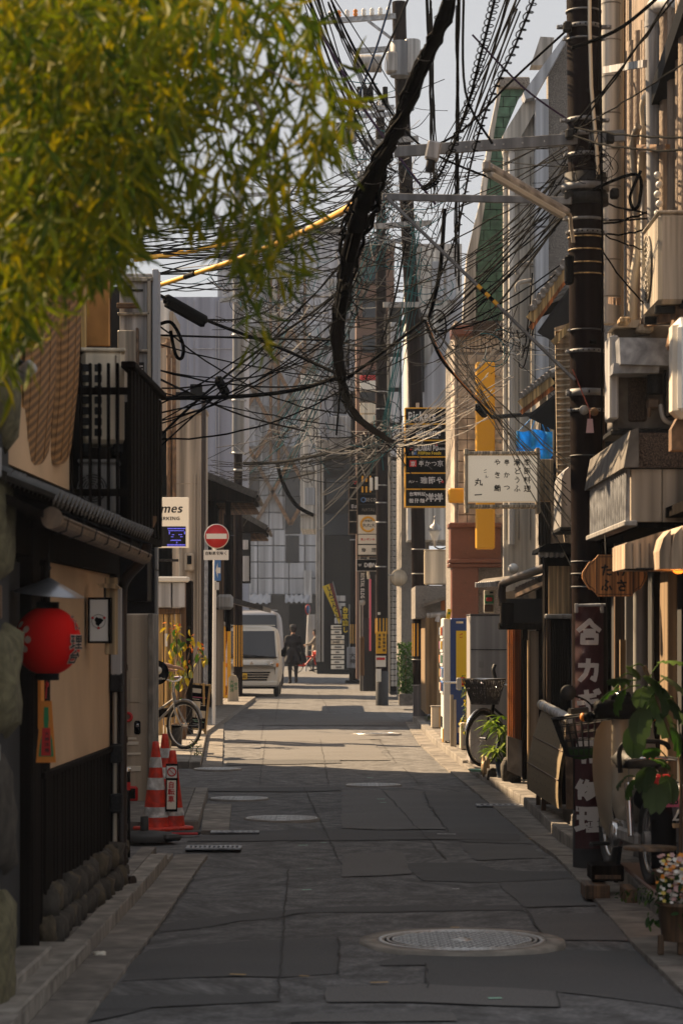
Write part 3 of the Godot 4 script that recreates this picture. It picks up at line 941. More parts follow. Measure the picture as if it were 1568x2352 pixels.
func air_conditioner(called: String,label: String,at: Vector3,turn: float,sz: Vector3,m:="cream_metal",fan:=true,grp:="air conditioner units on the house fronts") ->Node3D:   # at: centre of the underside; the grille looks along +z of the unit
	var t:=thing(called,label,"air conditioner",at,turn,grp)
	obj("casing",bx(S(),Vector3(0,sz.y/2,0),sz,0.025),M[m],t)
	obj("top_cover",bx(S(),Vector3(0,sz.y+0.004,0),Vector3(sz.x+0.012,0.02,sz.z+0.012),0.006),M[m],t)
	if fan:
		var c:=Vector3(-sz.x*0.14,sz.y*0.5,sz.z/2)
		var r:=minf(sz.x,sz.y)*0.38
		obj("fan_opening",lathe(S(),c,[[r,-0.005],[r,0.004],[0.0,0.004]],24,Basis(Vector3.RIGHT,PI/2)),M.black_soft,t)
		for i in 6:
			var rr:=r*(i+1)/6.0
			obj("guard_ring",tube(S(),arc(c+Vector3(0,0,0.014),Vector3.RIGHT,Vector3.UP,rr,0,TAU,22),0.004,4,false),M[m],t)
		for i in 6:
			var a:=TAU*i/6.0
			obj("guard_spoke",cyl(S(),c+Vector3(0,0,0.012),c+Vector3(cos(a)*r,sin(a)*r,0.012),0.004,4),M[m],t)
	else:
		for i in 2:
			for k in 7:
				obj("vent_slot",bx(S(),Vector3(-sz.x*0.4+sz.x*0.29*i,sz.y*(0.12+0.115*k),sz.z/2),Vector3(sz.x*0.17,sz.y*0.08,0.012),0.003),M.black_soft,t)
		obj("side_line",bx(S(),Vector3(sz.x*0.3,sz.y*0.5,sz.z/2),Vector3(0.006,sz.y*0.9,0.008)),M.copper,t)
	for i in 2:
		obj("foot",bx(S(),Vector3(sz.x*(-0.35+0.7*i),-0.025,0),Vector3(0.05,0.05,sz.z*1.05),0.004),M.iron_dark,t)
	return t

func left_house()->void:
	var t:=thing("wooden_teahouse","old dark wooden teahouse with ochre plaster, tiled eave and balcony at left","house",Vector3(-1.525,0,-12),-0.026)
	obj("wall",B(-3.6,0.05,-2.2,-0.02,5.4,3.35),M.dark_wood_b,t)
	obj("plaster_panel",B(-0.02,0.945,0.42,0.006,2.03,3.05,0.003),M.plaster,t)
	obj("entrance_recess",B(-0.015,0.1,-1.6,0.002,2.0,-0.45),M.black_soft,t)
	# boards of the dado
	for i in 29:
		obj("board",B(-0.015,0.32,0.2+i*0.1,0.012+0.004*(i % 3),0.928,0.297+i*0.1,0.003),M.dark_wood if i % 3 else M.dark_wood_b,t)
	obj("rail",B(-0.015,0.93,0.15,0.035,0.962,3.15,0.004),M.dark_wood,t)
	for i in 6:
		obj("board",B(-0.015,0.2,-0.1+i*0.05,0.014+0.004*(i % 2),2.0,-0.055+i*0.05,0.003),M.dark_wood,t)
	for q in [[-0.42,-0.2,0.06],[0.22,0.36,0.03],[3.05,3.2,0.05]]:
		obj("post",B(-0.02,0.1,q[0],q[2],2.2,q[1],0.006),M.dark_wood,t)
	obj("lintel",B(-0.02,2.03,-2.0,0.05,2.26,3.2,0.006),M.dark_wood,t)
	obj("door_sill",B(-0.2,0.09,-2.0,0.16,0.17,-0.45,0.01),M.concrete_pale,t)
	obj("door_step",B(-0.1,0.09,-2.1,0.26,0.12,0.1,0.008),M.concrete_pale,t)
	for i in 58:
		var row:=i % 2
		var z:=0.2+(i/2)*0.113+row*0.055+rng.randf_range(-0.015,0.015)
		obj("stone",lump(S(),Vector3(0.035 - 0.02*row+rng.randf_range(-0.01,0.015),0.155+0.135*row+rng.randf_range(-0.015,0.015),-z),Vector3(rng.randf_range(0.06,0.085),rng.randf_range(0.068,0.088),rng.randf_range(0.055,0.07)),100+i,0.28,6),M.stone if i % 5 else M.stone_b,t)
	# noren strip and hanging hooks by the door
	obj("door_curtain",B(0.07,1.2,-0.33,0.085,1.48,-0.22),M.orange,t)
	# eave over the ground floor
	obj("eave_boards",prism(S(),[[-0.1,2.37],[0.31,2.18],[0.31,2.15],[-0.1,2.3]],Vector3(0,0,1.9),Vector3.RIGHT,Vector3.UP,Vector3(0,0,-3.85)),M.dark_wood,t)
	tiled_slope(t,Vector3(-0.06,2.37,1.95),Vector3(0,0,-1),Vector3(0.41,-0.16,0),3.9,0.44,0.125,2,M.roof_tile)
	for i in 8:
		obj("rafter",rod(S(),Vector3(-0.05,2.33,1.6 - i*0.48),Vector3(0.3,2.13,1.6 - i*0.48),0.035,0.04),M.dark_wood,t)
	var gs:=S()
	for k in 9:   # half-round gutter as a folded strip
		var a0:=PI+PI*k/9.0
		var a1:=PI+PI*(k+1)/9.0
		quad(gs,Vector3(0.345+0.045*cos(a0),2.15+0.05*sin(a0),1.75),Vector3(0.345+0.045*cos(a1),2.15+0.05*sin(a1),1.75),Vector3(0.335+0.045*cos(a1),2.11+0.05*sin(a1),-1.95),Vector3(0.335+0.045*cos(a0),2.11+0.05*sin(a0),-1.95),Vector3(cos(a0),sin(a0),0))
	lathe(gs,Vector3(0.345,2.15,1.75),[[0.047,0.0],[0.0,0.004]],14,Basis(Vector3.RIGHT,PI/2))
	tube(gs,[Vector3(0.39,2.152,1.75),Vector3(0.38,2.112,-1.95)],0.007,6)
	obj("gutter",gs,M.copper,t)
	for i in 8:
		obj("gutter_hook",tube(S(),[Vector3(0.3,2.2,1.6 - i*0.48),Vector3(0.4,2.17,1.6 - i*0.48),Vector3(0.385,2.1,1.6 - i*0.48),Vector3(0.33,2.085,1.6 - i*0.48)],0.004,5),M.iron_dark,t)
	var dp:=S()
	var inv:=t.transform.affine_inverse()
	var dl:=[]
	for q in [[338,1196,14.5],[338,1225,14.5],[335,1262,14.6],[322,1292,14.75],[298,1318,14.95],[283,1345,15.1],[280,1390,15.15],[280,1500,15.15]]: dl.append(inv*P(q[0],q[1],q[2]))
	tube(dp,spline(dl,4),0.034,10)
	tube(dp,[dl[-1],Vector3(dl[-1].x,0.2,dl[-1].z)],0.034,10)
	tube(dp,spline([Vector3(dl[-1].x,0.2,dl[-1].z),Vector3(dl[-1].x+0.005,0.14,dl[-1].z),Vector3(dl[-1].x+0.04,0.115,dl[-1].z),Vector3(dl[-1].x+0.075,0.115,dl[-1].z+0.02)],4),0.035,10)
	for y in [0.45,1.0,1.45]:
		lathe(dp,Vector3(dl[-1].x,y,dl[-1].z),[[0.039,-0.02],[0.039,0.02]],12)
	obj("downpipe",dp,M.brown_pipe,t)
	obj("drain_funnel",lathe(S(),inv*P(337,1205,14.5),[[0.035,-0.03],[0.06,0.02],[0.06,0.05]],14),M.rust_brown,t)
	obj("corner_pipe",cyl(S(),Vector3(0.04,0.1,-3.02),Vector3(0.04,1.7,-3.02),0.014,8),M.cream_metal,t)
	for y in [0.55,0.86,1.3]:
		obj("pipe_box",B(0.015,y,2.98,0.09,y+0.12,3.05,0.008),M.iron_dark,t)
	obj("pipe_sleeve",B(0.02,1.4,2.98,0.085,1.95,3.04,0.006),M.board_grey,t)
	# upper floor
	obj("upper_plaster",B(-0.03,2.45,-2.0,-0.004,2.75,1.3),M.plaster,t)
	obj("upper_wall",B(-0.06,2.75,-2.0,-0.012,5.2,1.1),M.ochre,t)
	obj("gable_board",B(-0.12,3.3,1.75,0.16,4.3,1.8,0.004),M.ochre,t)
	obj("gable_board",B(-0.12,3.3,1.6,0.0,4.1,1.63,0.004),M.plaster,t)
	obj("gable_post",B(0.01,3.2,1.66,0.04,4.2,1.7,0.004),M.tan_wood,t)
	obj("roof",prism(S(),[[-3.7,5.4],[-1.8,6.5],[0.14,5.5],[0.14,5.42],[-1.8,6.3],[-3.7,5.3]],Vector3(0,0,2.3),Vector3.RIGHT,Vector3.UP,Vector3(0,0,-5.7)),M.roof_tile,t)
	# balcony with wooden bars
	for i in 6:
		obj("baluster",B(0.002+i*0.05,2.28,1.3,0.018+i*0.05,3.15,1.33,0.003),M.dark_wood,t)
	for y in [2.42,2.98]:
		obj("balcony_rail",B(0.0,y,1.335,0.33,y+0.04,1.36,0.004),M.dark_wood,t)
	for i in 19:
		obj("baluster",B(0.31,2.24,1.34+i*0.09,0.335+0.006*(i % 2),3.15 - 0.003*i,1.4+i*0.09,0.003),M.dark_wood if i % 2 else M.dark_wood_b,t)
	obj("balcony_cap",B(0.28,3.12,1.3,0.36,3.16,3.05,0.006),M.dark_wood,t)
	obj("balcony_floor",B(0.0,2.2,1.3,0.33,2.26,3.05),M.dark_wood,t)
	obj("balcony_back",B(0.0,2.26,3.0,0.31,3.1,3.05),M.dark_wood,t)
	# things fixed to or standing on the teahouse
	air_conditioner("air_conditioner","beige air conditioner unit behind the dark balcony bars of the teahouse",Vector3(-1.345,2.72,-13.62),0.12,Vector3(0.24,0.52,0.3),"sign_cream",false)
	var a2:=air_conditioner("air_conditioner","lower round-fronted ventilator in the shadow under the beige unit on the balcony",Vector3(-1.36,2.32,-13.6),0.05,Vector3(0.22,0.3,0.24),"steel")
	a2.get_child(0).name="casing"
	var bl:=[
		["rolled brown reed blind hanging nearest the mossy stone post",[[72,11.7],[140,12.4]],[[56,11.7],[128,12.5]],[[42,11.8],[108,12.5]],1071.0],
		["second brown reed blind hanging beside the balcony bars",[[137,12.6],[202,13.1]],[[128,12.6],[180,13.1]],[[110,12.6],[158,13.1]],1068.0]]
	for q in bl:
		var bt:=thing("reed_blind",q[0],"blind",Vector3.ZERO,0.0,"reed blinds on the teahouse front")
		var s:=S()
		s.set_smooth_group(1)
		var nu:=10
		var nv:=44
		var g:=[]
		for v in nv+1:
			var row:=[]
			var f:=float(v)/nv
			var py:=lerpf(380.0,q[4],minf(f*1.08,1.0))
			var curl:=clampf((f - 0.9)/0.1,0.0,1.0)
			for u in nu+1:
				var w:=float(u)/nu
				var e: Array
				var h: Array
				var k:=0.0
				if f<0.7:
					e=q[1]; h=q[2]; k=f/0.7
				else:
					e=q[2]; h=q[3]; k=(f - 0.7)/0.3
				var l:=lerpf(lerpf(e[0][0],h[0][0],k),lerpf(e[1][0],h[1][0],k),w)
				var dd:=lerpf(lerpf(e[0][1],h[0][1],k),lerpf(e[1][1],h[1][1],k),w) - 0.12*sin(PI*w)
				var p:=P(l,py - 26.0*pow(absf(w - 0.45)*2.0,3.6)*clampf((f - 0.55)/0.45,0,1),dd+0.16*curl*curl)
				p.y+=0.05*curl*curl
				row.append(p)
			g.append(row)
		for v in nv:
			for u in nu:
				quad(s,g[v][u],g[v][u+1],g[v+1][u+1],g[v+1][u],Vector3(0.3,0,1))
				var bk:=Vector3(-0.02,0,-0.03)
				quad(s,g[v][u]+bk,g[v][u+1]+bk,g[v+1][u+1]+bk,g[v+1][u]+bk,Vector3(-0.3,0,-1))
		obj("reeds",s,M.reed,bt)
		for w in [2,5,8]:
			var line:=[]
			for v in range(0,nv+1,2): line.append(g[v][w]+Vector3(0.002,0,0.004))
			obj("binding_cord",tube(S(),line,0.002,4),M.reed,bt)
	# the stone post at the left edge of the picture
	var sp:=thing("stone_post","mossy rough stone gatepost at the left edge, taller than the lantern","post",Vector3(-1.46,0,-10.2))
	var hs:=[[0.0,0.55,1],[0.62,1.12,2],[1.2,1.68,0],[1.86,2.3,1],[2.42,3.2,2]]
	for i in hs.size():
		var q: Array=hs[i]
		obj("stone",lump(S(),Vector3(-0.04 - 0.012*(i % 2),(q[0]+q[1])/2+0.02,0),Vector3(0.135+0.012*(i % 3),(q[1] - q[0])*0.56,0.2),40+i*7,0.18,10),M.stone_moss if i!=1 else M.stone,sp)
	obj("core",B(-0.25,0,-0.1,0.03,3.1,0.2),M.black_soft,sp)
	obj("name_plate",B(-0.14,2.31,-0.19,0.05,2.43,-0.15,0.004),M.board_grey,sp)
	obj("band",B(-0.14,1.72,-0.17,0.05,1.86,-0.14,0.004),M.brown_wood,sp)
	obj("band",B(-0.14,1.13,-0.18,0.045,1.2,-0.15,0.004),M.steel,sp)
	obj("band",B(-0.14,0.55,-0.18,0.04,0.62,-0.15,0.004),M.steel,sp)
	# security camera
	var sc:=thing("security_camera","grey bullet security camera above the lantern on the teahouse","camera",P(56,856,10.6))
	var cb:=Basis(Vector3(0.2,1,0).normalized(),0.0)*Basis(Vector3.FORWARD,0.62)*Basis(Vector3.RIGHT,0.25)
	obj("body",lathe(S(),Vector3.ZERO,[[0.0,-0.062],[0.03,-0.062],[0.034,-0.05],[0.034,0.045],[0.028,0.055],[0.0,0.058]],18,Basis(Vector3.FORWARD,0.9)*Basis(Vector3.RIGHT,0.3)),M.steel,sc)
	obj("lens",lathe(S(),Basis(Vector3.FORWARD,0.9)*Basis(Vector3.RIGHT,0.3)*Vector3(0,-0.064,0),[[0.027,0.0],[0.027,-0.003],[0.0,-0.003]],16,Basis(Vector3.FORWARD,0.9)*Basis(Vector3.RIGHT,0.3)),M.black,sc)
	obj("bracket",tube(S(),[Vector3(0,0.03,-0.02),Vector3(-0.04,0.07,-0.05),Vector3(-0.06,0.05,-0.3)],0.011,7),M.iron_dark,sc)
	lantern()

func lantern()->void:
	var d:=11.3
	var c:=P(110,1472,d)
	var r:=77.0*d/F
	var t:=thing("paper_lantern","round red paper lantern with white dots hanging under a metal hood","lantern",c)
	# ribbed skin
	var prof:=[]
	var n:=60
	for i in n+1:
		var a:=-PI*0.5+PI*(0.085+0.83*i/n)
		var rr:=r*(1.0 if i % 2 else 0.985)
		prof.append([cos(a)*rr,sin(a)*r*1.03])
	obj("shade",lathe(S(),Vector3.ZERO,prof,40),M.paper_lantern,t)
	for sg in [-1.0,1.0]:
		obj("cap",lathe(S(),Vector3(0,sg*r*1.02,0),[[r*0.34,-0.024],[r*0.345,0.022],[r*0.3,0.022],[r*0.3,-0.024],[r*0.34,-0.024]],24),M.black,t)
	var on:=func(px: float,py: float) ->Vector3:   # a point of the shade's front from its place on the disc
		var q:=Vector2(px - 110.0,1472.0 - py)/77.0
		var l:=minf(q.length(),0.985)
		q=q.normalized()*l
		return Vector3(q.x,q.y*1.03,sqrt(1.0 - l*l))*r*1.006
	for i in 8:
		var a:=TAU*i/8.0+0.1
		var ctr: Vector3=on.call(52.0+22.0*cos(a),1466.0+30.0*sin(a))
		var nn:=ctr.normalized()
		var u:=nn.cross(Vector3.UP).normalized()
		var s:=S()
		var v:=u.cross(nn)
		for k in 12:
			var a0:=TAU*k/12.0
			var a1:=TAU*(k+1)/12.0
			tri(s,ctr+nn*0.002,ctr+(u*cos(a0)+v*sin(a0))*0.0175+nn*0.001,ctr+(u*cos(a1)+v*sin(a1))*0.0175+nn*0.001,nn)
		obj("dot",s,M.lantern_dots,t)
	# brushwork down the right side
	var ws:=S()
	var wi:=S()
	for q in [["ご",172,1422,11.0],["ん",177,1440,11.0],["ぎ",179,1455,9.0],["貴",178,1474,17.0],["理",178,1474,19.0],["台",172,1506,19.0]]:
		if not GLYPH.has(q[0]): continue
		var ctr: Vector3=on.call(q[1],q[2])
		var nn:=ctr.normalized()
		var u:=Vector3.UP.cross(nn).normalized()
		var v:=u.cross(nn)
		var sz: float=q[3]*d/F*1.75
		write(ws,q[0],ctr - u*sz*0.7 - v*sz*0.5+nn*0.002,u*1.4,v,sz,0.26)
		write(wi,q[0],ctr - u*sz*0.7 - v*sz*0.5+nn*0.0035,u*1.4,v,sz,0.15)
	obj("lettering_outline",ws,M.lantern_dots,t)
	obj("lettering",wi,M.lettering_ink,t)
	obj("tassel_cord",cyl(S(),Vector3(-0.003,-r*1.02,0.0),Vector3(-0.006,-r*1.72,0.02),0.003,5),M.red,t)
	obj("bead",ball(S(),Vector3(-0.003,-r*1.3,0.005),Vector3(0.01,0.014,0.01),6),M.red,t)
	obj("hanging_wire",cyl(S(),Vector3(0,r,0),Vector3(0,r*2.3,-0.02),0.003,5),M.iron_dark,t)
	var h:=thing("lantern_hood","conical metal rain hood above the red lantern","hood",P(112,1366,d))
	var hb:=Basis(Vector3(0,0,-1),0.1)*Basis(Vector3.RIGHT,0.06)
	obj("cone",lathe(S(),Vector3.ZERO,[[0.165,0.0],[0.168,0.003],[0.006,0.078],[0.0,0.08]],28,hb),M.hood_metal,h)
	obj("hook",tube(S(),spline([Vector3(0,0.07,0),Vector3(-0.012,0.1,0),Vector3(0.01,0.125,0),Vector3(0,0.15,0),Vector3(0.0,0.3,-0.05)],4),0.004,5),M.iron_dark,h)
	# wooden charm under the lantern
	var p:=thing("wooden_charm","orange trapezoid wooden charm with a green and red painted bottle under the lantern","charm",P(107,1610,d+0.02))
	var k:=d/F
	obj("board",prism(S(),[[-12*k,0],[12*k,0],[22*k,-142*k],[-24*k,-142*k]],Vector3.ZERO,Vector3.RIGHT,Vector3.UP,Vector3(0,0,-0.008)),M.orange,p)
	obj("green_print",prism(S(),[[-5*k,-14*k],[5*k,-14*k],[6*k,-42*k],[4*k,-60*k],[14*k,-90*k],[17*k,-128*k],[-18*k,-128*k],[-13*k,-90*k],[-5*k,-60*k],[-6*k,-42*k]],Vector3(0,0,0.0005),Vector3.RIGHT,Vector3.UP,Vector3(0,0,0.0015)),M.green,p)
	obj("red_print",prism(S(),[[-9*k,-62*k],[9*k,-62*k],[11*k,-126*k],[-12*k,-126*k]],Vector3(0,0,0.0022),Vector3.RIGHT,Vector3.UP,Vector3(0,0,0.001)),M.red,p)
	var ls:=S()
	write(ls,"大神洋雅",Vector3(-4*k,-70*k,0.0036),Vector3.RIGHT,Vector3.DOWN,11*k,0.12,true,1.15)
	obj("lettering",ls,M.lettering_ink,p)
	# wall lantern box with a crest
	var w:=thing("wall_lantern","white square wall lantern with dark frame and round crest on the teahouse wall","lantern",P(232,1425,13.9))
	k=13.9/F
	obj("backboard",bx(S(),Vector3(22*k,10*k,-0.06),Vector3(30*k,178*k,0.02),0.003),M.pale_wood,w)
	obj("hood",prism(S(),[[-6*k,84*k],[34*k,84*k],[44*k,76*k],[44*k,72*k],[-2*k,76*k]],Vector3(0,0,0.05),Vector3.RIGHT,Vector3.UP,Vector3(0,0,-0.11)),M.pale_wood,w)
	obj("paper",bx(S(),Vector3(-3*k,0,0),Vector3(44*k,96*k,0.1),0.002),M.white,w)
	for q in [[-25.5,0,5,104],[21.5,0,5,104],[-2,50,52,5],[-2,-50,52,5]]:
		obj("frame_bar",bx(S(),Vector3(q[0]*k,q[1]*k,0.0),Vector3(q[2]*k,q[3]*k,0.115),0.003),M.dark_wood,w)
	obj("strap",bx(S(),Vector3(8*k,60*k,-0.03),Vector3(4*k,40*k,0.03)),M.iron_dark,w)
	obj("crest_ring",tube(S(),arc(Vector3(-3*k,-2*k,0.052),Vector3.RIGHT,Vector3.UP,15.5*k,0,TAU,28),0.0022,4,false),M.steel,w)
	for i in 3:
		var a:=PI*0.5+TAU*(i+0.5)/3.0
		obj("crest_dot",lathe(S(),Vector3(-3*k+cos(a)*15.5*k,-2*k+sin(a)*15.5*k,0.053),[[3.2*k,0],[3.2*k,0.002],[0,0.002]],12,Basis(Vector3.RIGHT,PI/2)),M.red,w)
	var bird:=[]
	for i in 22:
		var a:=TAU*i/22.0
		var rr:=(9.0+1.8*sin(a*3.0+0.7)+0.9*sin(a*7.0))*k
		bird.append([cos(a)*rr,sin(a)*rr*1.02])
	obj("crest_figure",prism(S(),bird,Vector3(-3*k,-2*k,0.0515),Vector3.RIGHT,Vector3.UP,Vector3(0,0,0.002)),M.black,w)

func traffic_cone(at: Vector3,h: float,label: String,sign_strip:=false)->void:
	var t:=thing("traffic_cone",label,"traffic cone",at,rng.randf(),"red traffic cones by the beige vending machine")
	var r0:=0.108*h/0.7
	var prof:=[]
	for i in 13: prof.append([lerpf(r0,0.026,i/12.0),0.03+(h - 0.03)*i/12.0])
	prof.append([0.0,h+0.004])
	obj("body",lathe(S(),Vector3.ZERO,prof,24),M.red_cone,t)
	obj("base",bx(S(),Vector3(0,0.018,0),Vector3(r0*2.55,0.034,r0*2.55),0.012),M.red_cone,t)
	if not sign_strip:
		for q in [[0.12,0.24],[0.44,0.58],[0.7,0.82]]:
			var a:=0.03+(h - 0.03)*float(q[0])
			var b:=0.03+(h - 0.03)*float(q[1])
			obj("reflective_band",lathe(S(),Vector3.ZERO,[[lerpf(r0,0.026,q[0])+0.003,a],[lerpf(r0,0.026,q[1])+0.003,b]],24),M.white_paint,t)
	else:
		obj("reflective_band",lathe(S(),Vector3.ZERO,[[lerpf(r0,0.026,0.14)+0.003,0.03+h*0.14],[lerpf(r0,0.026,0.24)+0.003,0.03+h*0.24]],24),M.white_paint,t)

func left_recess()->void:
	# an unseen house block added for shade between the teahouse and the black building, and the block behind the vending machine
	var n:=thing("plastered_house","unseen plastered block added behind the teahouse for shade","house")
	obj("wall",B(-9.0,0,16.47,-2.75,5.2,23.6),M.beige_wall_b,n)
	obj("roof",B(-9.2,5.2,16.47,-2.65,5.4,23.6),M.roof_tile,n)
	var g:=thing("black_granite_building","black granite clad building with a grey metal corner behind the vending machine","building")
	obj("wall",B(-4.6,0,23.95,-2.06,5.1,26.2),M.black_soft,g)
	obj("front_slab",B(-3.0,0,23.9,-1.84,5.1,23.98),M.black_soft,g)
	for i in 4:
		for j in 6:
			obj("granite_panel",B(-2.4+i*0.14+0.003,0.1+j*0.5+0.004,23.86,-2.26+i*0.14 - 0.003,0.596+j*0.5,23.9,0.003),M.granite_black,g)
	for j in 9:
		obj("corner_trim",B(-1.84,0.1+j*0.55+0.004,23.85,-1.81,0.64+j*0.55,23.97,0.003),M.steel,g)
	obj("canopy",B(-2.9,1.98,23.2,-1.86,2.48,23.86,0.01),M.black,g)
	obj("rear_wing",B(-14.0,0,26.2,-3.9,5.85,33.3),M.beige_wall_b,g)  # unseen block, its height and end set to shape the sun on the road
	# tall sign board
	var d:=23.4
	var b:=thing("billboard","tall framed grey sign board fixed above the black granite building","sign board")
	obj("panel",V(275,628,350,1075,d+0.05,0.1,0.01),M.board_grey,b)
	obj("side_panel",V(350,618,364,1100,d+0.02,0.3,0.006),M.panel_blue,b)
	for q in [[270,636,352,646],[270,717,345,723],[270,802,340,808],[338,640,347,1054],[270,1048,347,1056]]:
		obj("frame_bar",V(q[0],q[1],q[2],q[3],d,0.06,0.006),M.cream_metal,b)
	obj("cream_cover",V(270,758,312,900,d - 0.1,0.1,0.01),M.cream_metal,b)
	obj("cover_frame",V(312,752,318,900,d - 0.08,0.1,0.006),M.copper,b)
	for q in [[300,664,317,669],[317,664,333,669],[302,655,307,680]]:
		obj("lettering",V(q[0] - 18,q[1],q[2] - 4,q[3],d+0.035,0.02,0.003),M.lettering_ink,b)
	obj("rusty_bracket",V(268,695,318,707,d - 0.05,0.06,0.008),M.rust_brown,b)
	obj("floor_plate",V(316,832,331,862,d+0.03,0.03,0.002),M.lettering_ink,b)
	latin("F",0.07,M.lettering_white,b,P(324,848,d+0.026))
	# beige drinks machine
	var v:=thing("vending_machine","beige drinks vending machine at left, beside the red traffic cones","vending machine",Vector3(-2.29,0.03,-22.9))
	obj("cabinet",bx(S(),Vector3(0,0.92,-0.35),Vector3(1.02,1.82,0.68),0.015),M.vending_beige,v)
	obj("plinth",bx(S(),Vector3(0,0.04,-0.33),Vector3(0.98,0.09,0.62)),M.black,v)
	obj("display_window",bx(S(),Vector3(-0.17,1.28,0.0),Vector3(0.62,0.8,0.03),0.012),M.sign_blue,v)
	for q in [[-0.08,1.5,0.4,0.25,"sign_blue"],[-0.08,1.2,0.4,0.16,"red"],[-0.08,1.03,0.4,0.14,"orange"]]:
		obj("display_print",bx(S(),Vector3(q[0]+0.14,q[1],0.022),Vector3(q[2]*0.6,q[3],0.012),0.004),M[q[4]],v)
	for q in [[0.27,0.85],[0.21,0.83]]:
		obj("change_lever",lathe(S(),Vector3(q[0],q[1],0.01),[[0.05,0],[0.05,0.025],[0.024,0.03],[0.024,0.0]],18,Basis(Vector3.RIGHT,PI/2)),M.red,v)
	obj("coin_slot",bx(S(),Vector3(0.36,0.75,0.0),Vector3(0.06,0.13,0.03),0.02),M.black,v)
	obj("coin_plate",bx(S(),Vector3(0.365,0.77,0.018),Vector3(0.025,0.03,0.01),0.004),M.chrome,v)
	for q in [[0.28,0.6,0.18,0.03],[0.3,0.5,0.18,0.02],[0.31,0.36,0.16,0.05],[0.33,1.1,0.09,0.22],[0.28,0.645,0.14,0.02]]:
		obj("notice",bx(S(),Vector3(q[0],q[1],-0.008),Vector3(q[2],q[3],0.02),0.002),M.sign_white if q[3]<0.2 else M.vending_beige,v)
	obj("change_tray",bx(S(),Vector3(0.29,0.12,0.005),Vector3(0.15,0.15,0.04),0.03),M.red,v)
	obj("tray_opening",bx(S(),Vector3(0.29,0.125,0.022),Vector3(0.11,0.1,0.02),0.02),M.black,v)
	obj("edge_strip",bx(S(),Vector3(0.487,0.93,-0.3),Vector3(0.05,1.8,0.64),0.008),M.concrete_pale,v)
	# traffic cones
	traffic_cone(G(358,1908,0.03),0.74,"tallest red cone with three worn white bands, leftmost beside the vending machine")
	traffic_cone(G(372,1880,0.03)+Vector3(0.01,0,-0.25),0.74,"red cone half hidden behind the banded one")
	traffic_cone(G(397,1906,0.03),0.66,"red cone carrying a white no-parking notice",true)
	var c:=G(397,1906,0.03)
	var nb:=thing("notice_board","white no-parking notice strip on the right-hand red cone","notice",c+Vector3(0.0,0.36,0.125),0.0)
	var bs:=Basis(Vector3.RIGHT,-0.19)
	obj("plate",bx(S(),Vector3(0,0,0),Vector3(0.1,0.4,0.006),0.002,bs),M.black,nb)
	obj("sheet",bx(S(),bs*Vector3(0,-0.06,0.005),Vector3(0.075,0.24,0.004),0.0,bs),M.sign_white,nb)
	obj("sheet",bx(S(),bs*Vector3(0,0.13,0.005),Vector3(0.085,0.1,0.004),0.0,bs),M.white,nb)
	obj("prohibition_ring",tube(S(),arc(bs*Vector3(0,0.13,0.009),Vector3.RIGHT,bs*Vector3.UP,0.034,0,TAU,20),0.006,5,false),M.red,nb)
	obj("prohibition_bar",rod(S(),bs*Vector3(-0.024,0.154,0.01),bs*Vector3(0.024,0.106,0.01),0.009,0.004),M.red,nb)
	var ls:=S()
	write(ls,"自転車",bs*Vector3(-0.03,0.05,0.009),Vector3.RIGHT,bs*Vector3.DOWN,0.055,0.14,true)
	obj("lettering",ls,M.red,nb)
	# black rubber cone weights on the ground
	var w:=thing("rubber_weight","flat black rubber sign base lying in front of the cones","weight",G(335,1930,0.02))
	obj("slab",lathe(S(),Vector3(0,0,0),[[0.24,0.0],[0.24,0.035],[0.2,0.06],[0.09,0.075],[0.0,0.08]],22),M.rubber,w)
	obj("socket",lathe(S(),Vector3(-0.01,0.07,0),[[0.035,0.0],[0.032,0.12],[0.02,0.12],[0.02,0.06]],14),M.rubber,w)
	obj("grip",bx(S(),Vector3(0.2,0.03,0.1),Vector3(0.16,0.05,0.14),0.02,Basis(Vector3.UP,0.5)),M.rubber,w)
	var w2:=thing("rubber_weight","black and red rubber strip on the road beside the cone base","weight",G(425,1917,0.02))
	obj("slab",bx(S(),Vector3(0,0.015,0),Vector3(0.26,0.03,0.09),0.01),M.rubber,w2)
	obj("red_edge",bx(S(),Vector3(0.0,0.012,0.06),Vector3(0.22,0.02,0.02),0.006),M.red,w2)
	# a black post with a red band by the downpipe
	var bp:=thing("bollard","slim black post with a red band beside the brown downpipe","bollard",Vector3(-1.6,0,-18.0))
	obj("post",lathe(S(),Vector3.ZERO,[[0.03,0],[0.03,0.64],[0.0,0.65]],12),M.black,bp)
	obj("band",lathe(S(),Vector3.ZERO,[[0.032,0.5],[0.032,0.56]],12),M.red,bp)
	obj("cap",lathe(S(),Vector3(0,0.64,0),[[0.036,0],[0.036,0.025],[0,0.03]],12),M.chrome,bp)

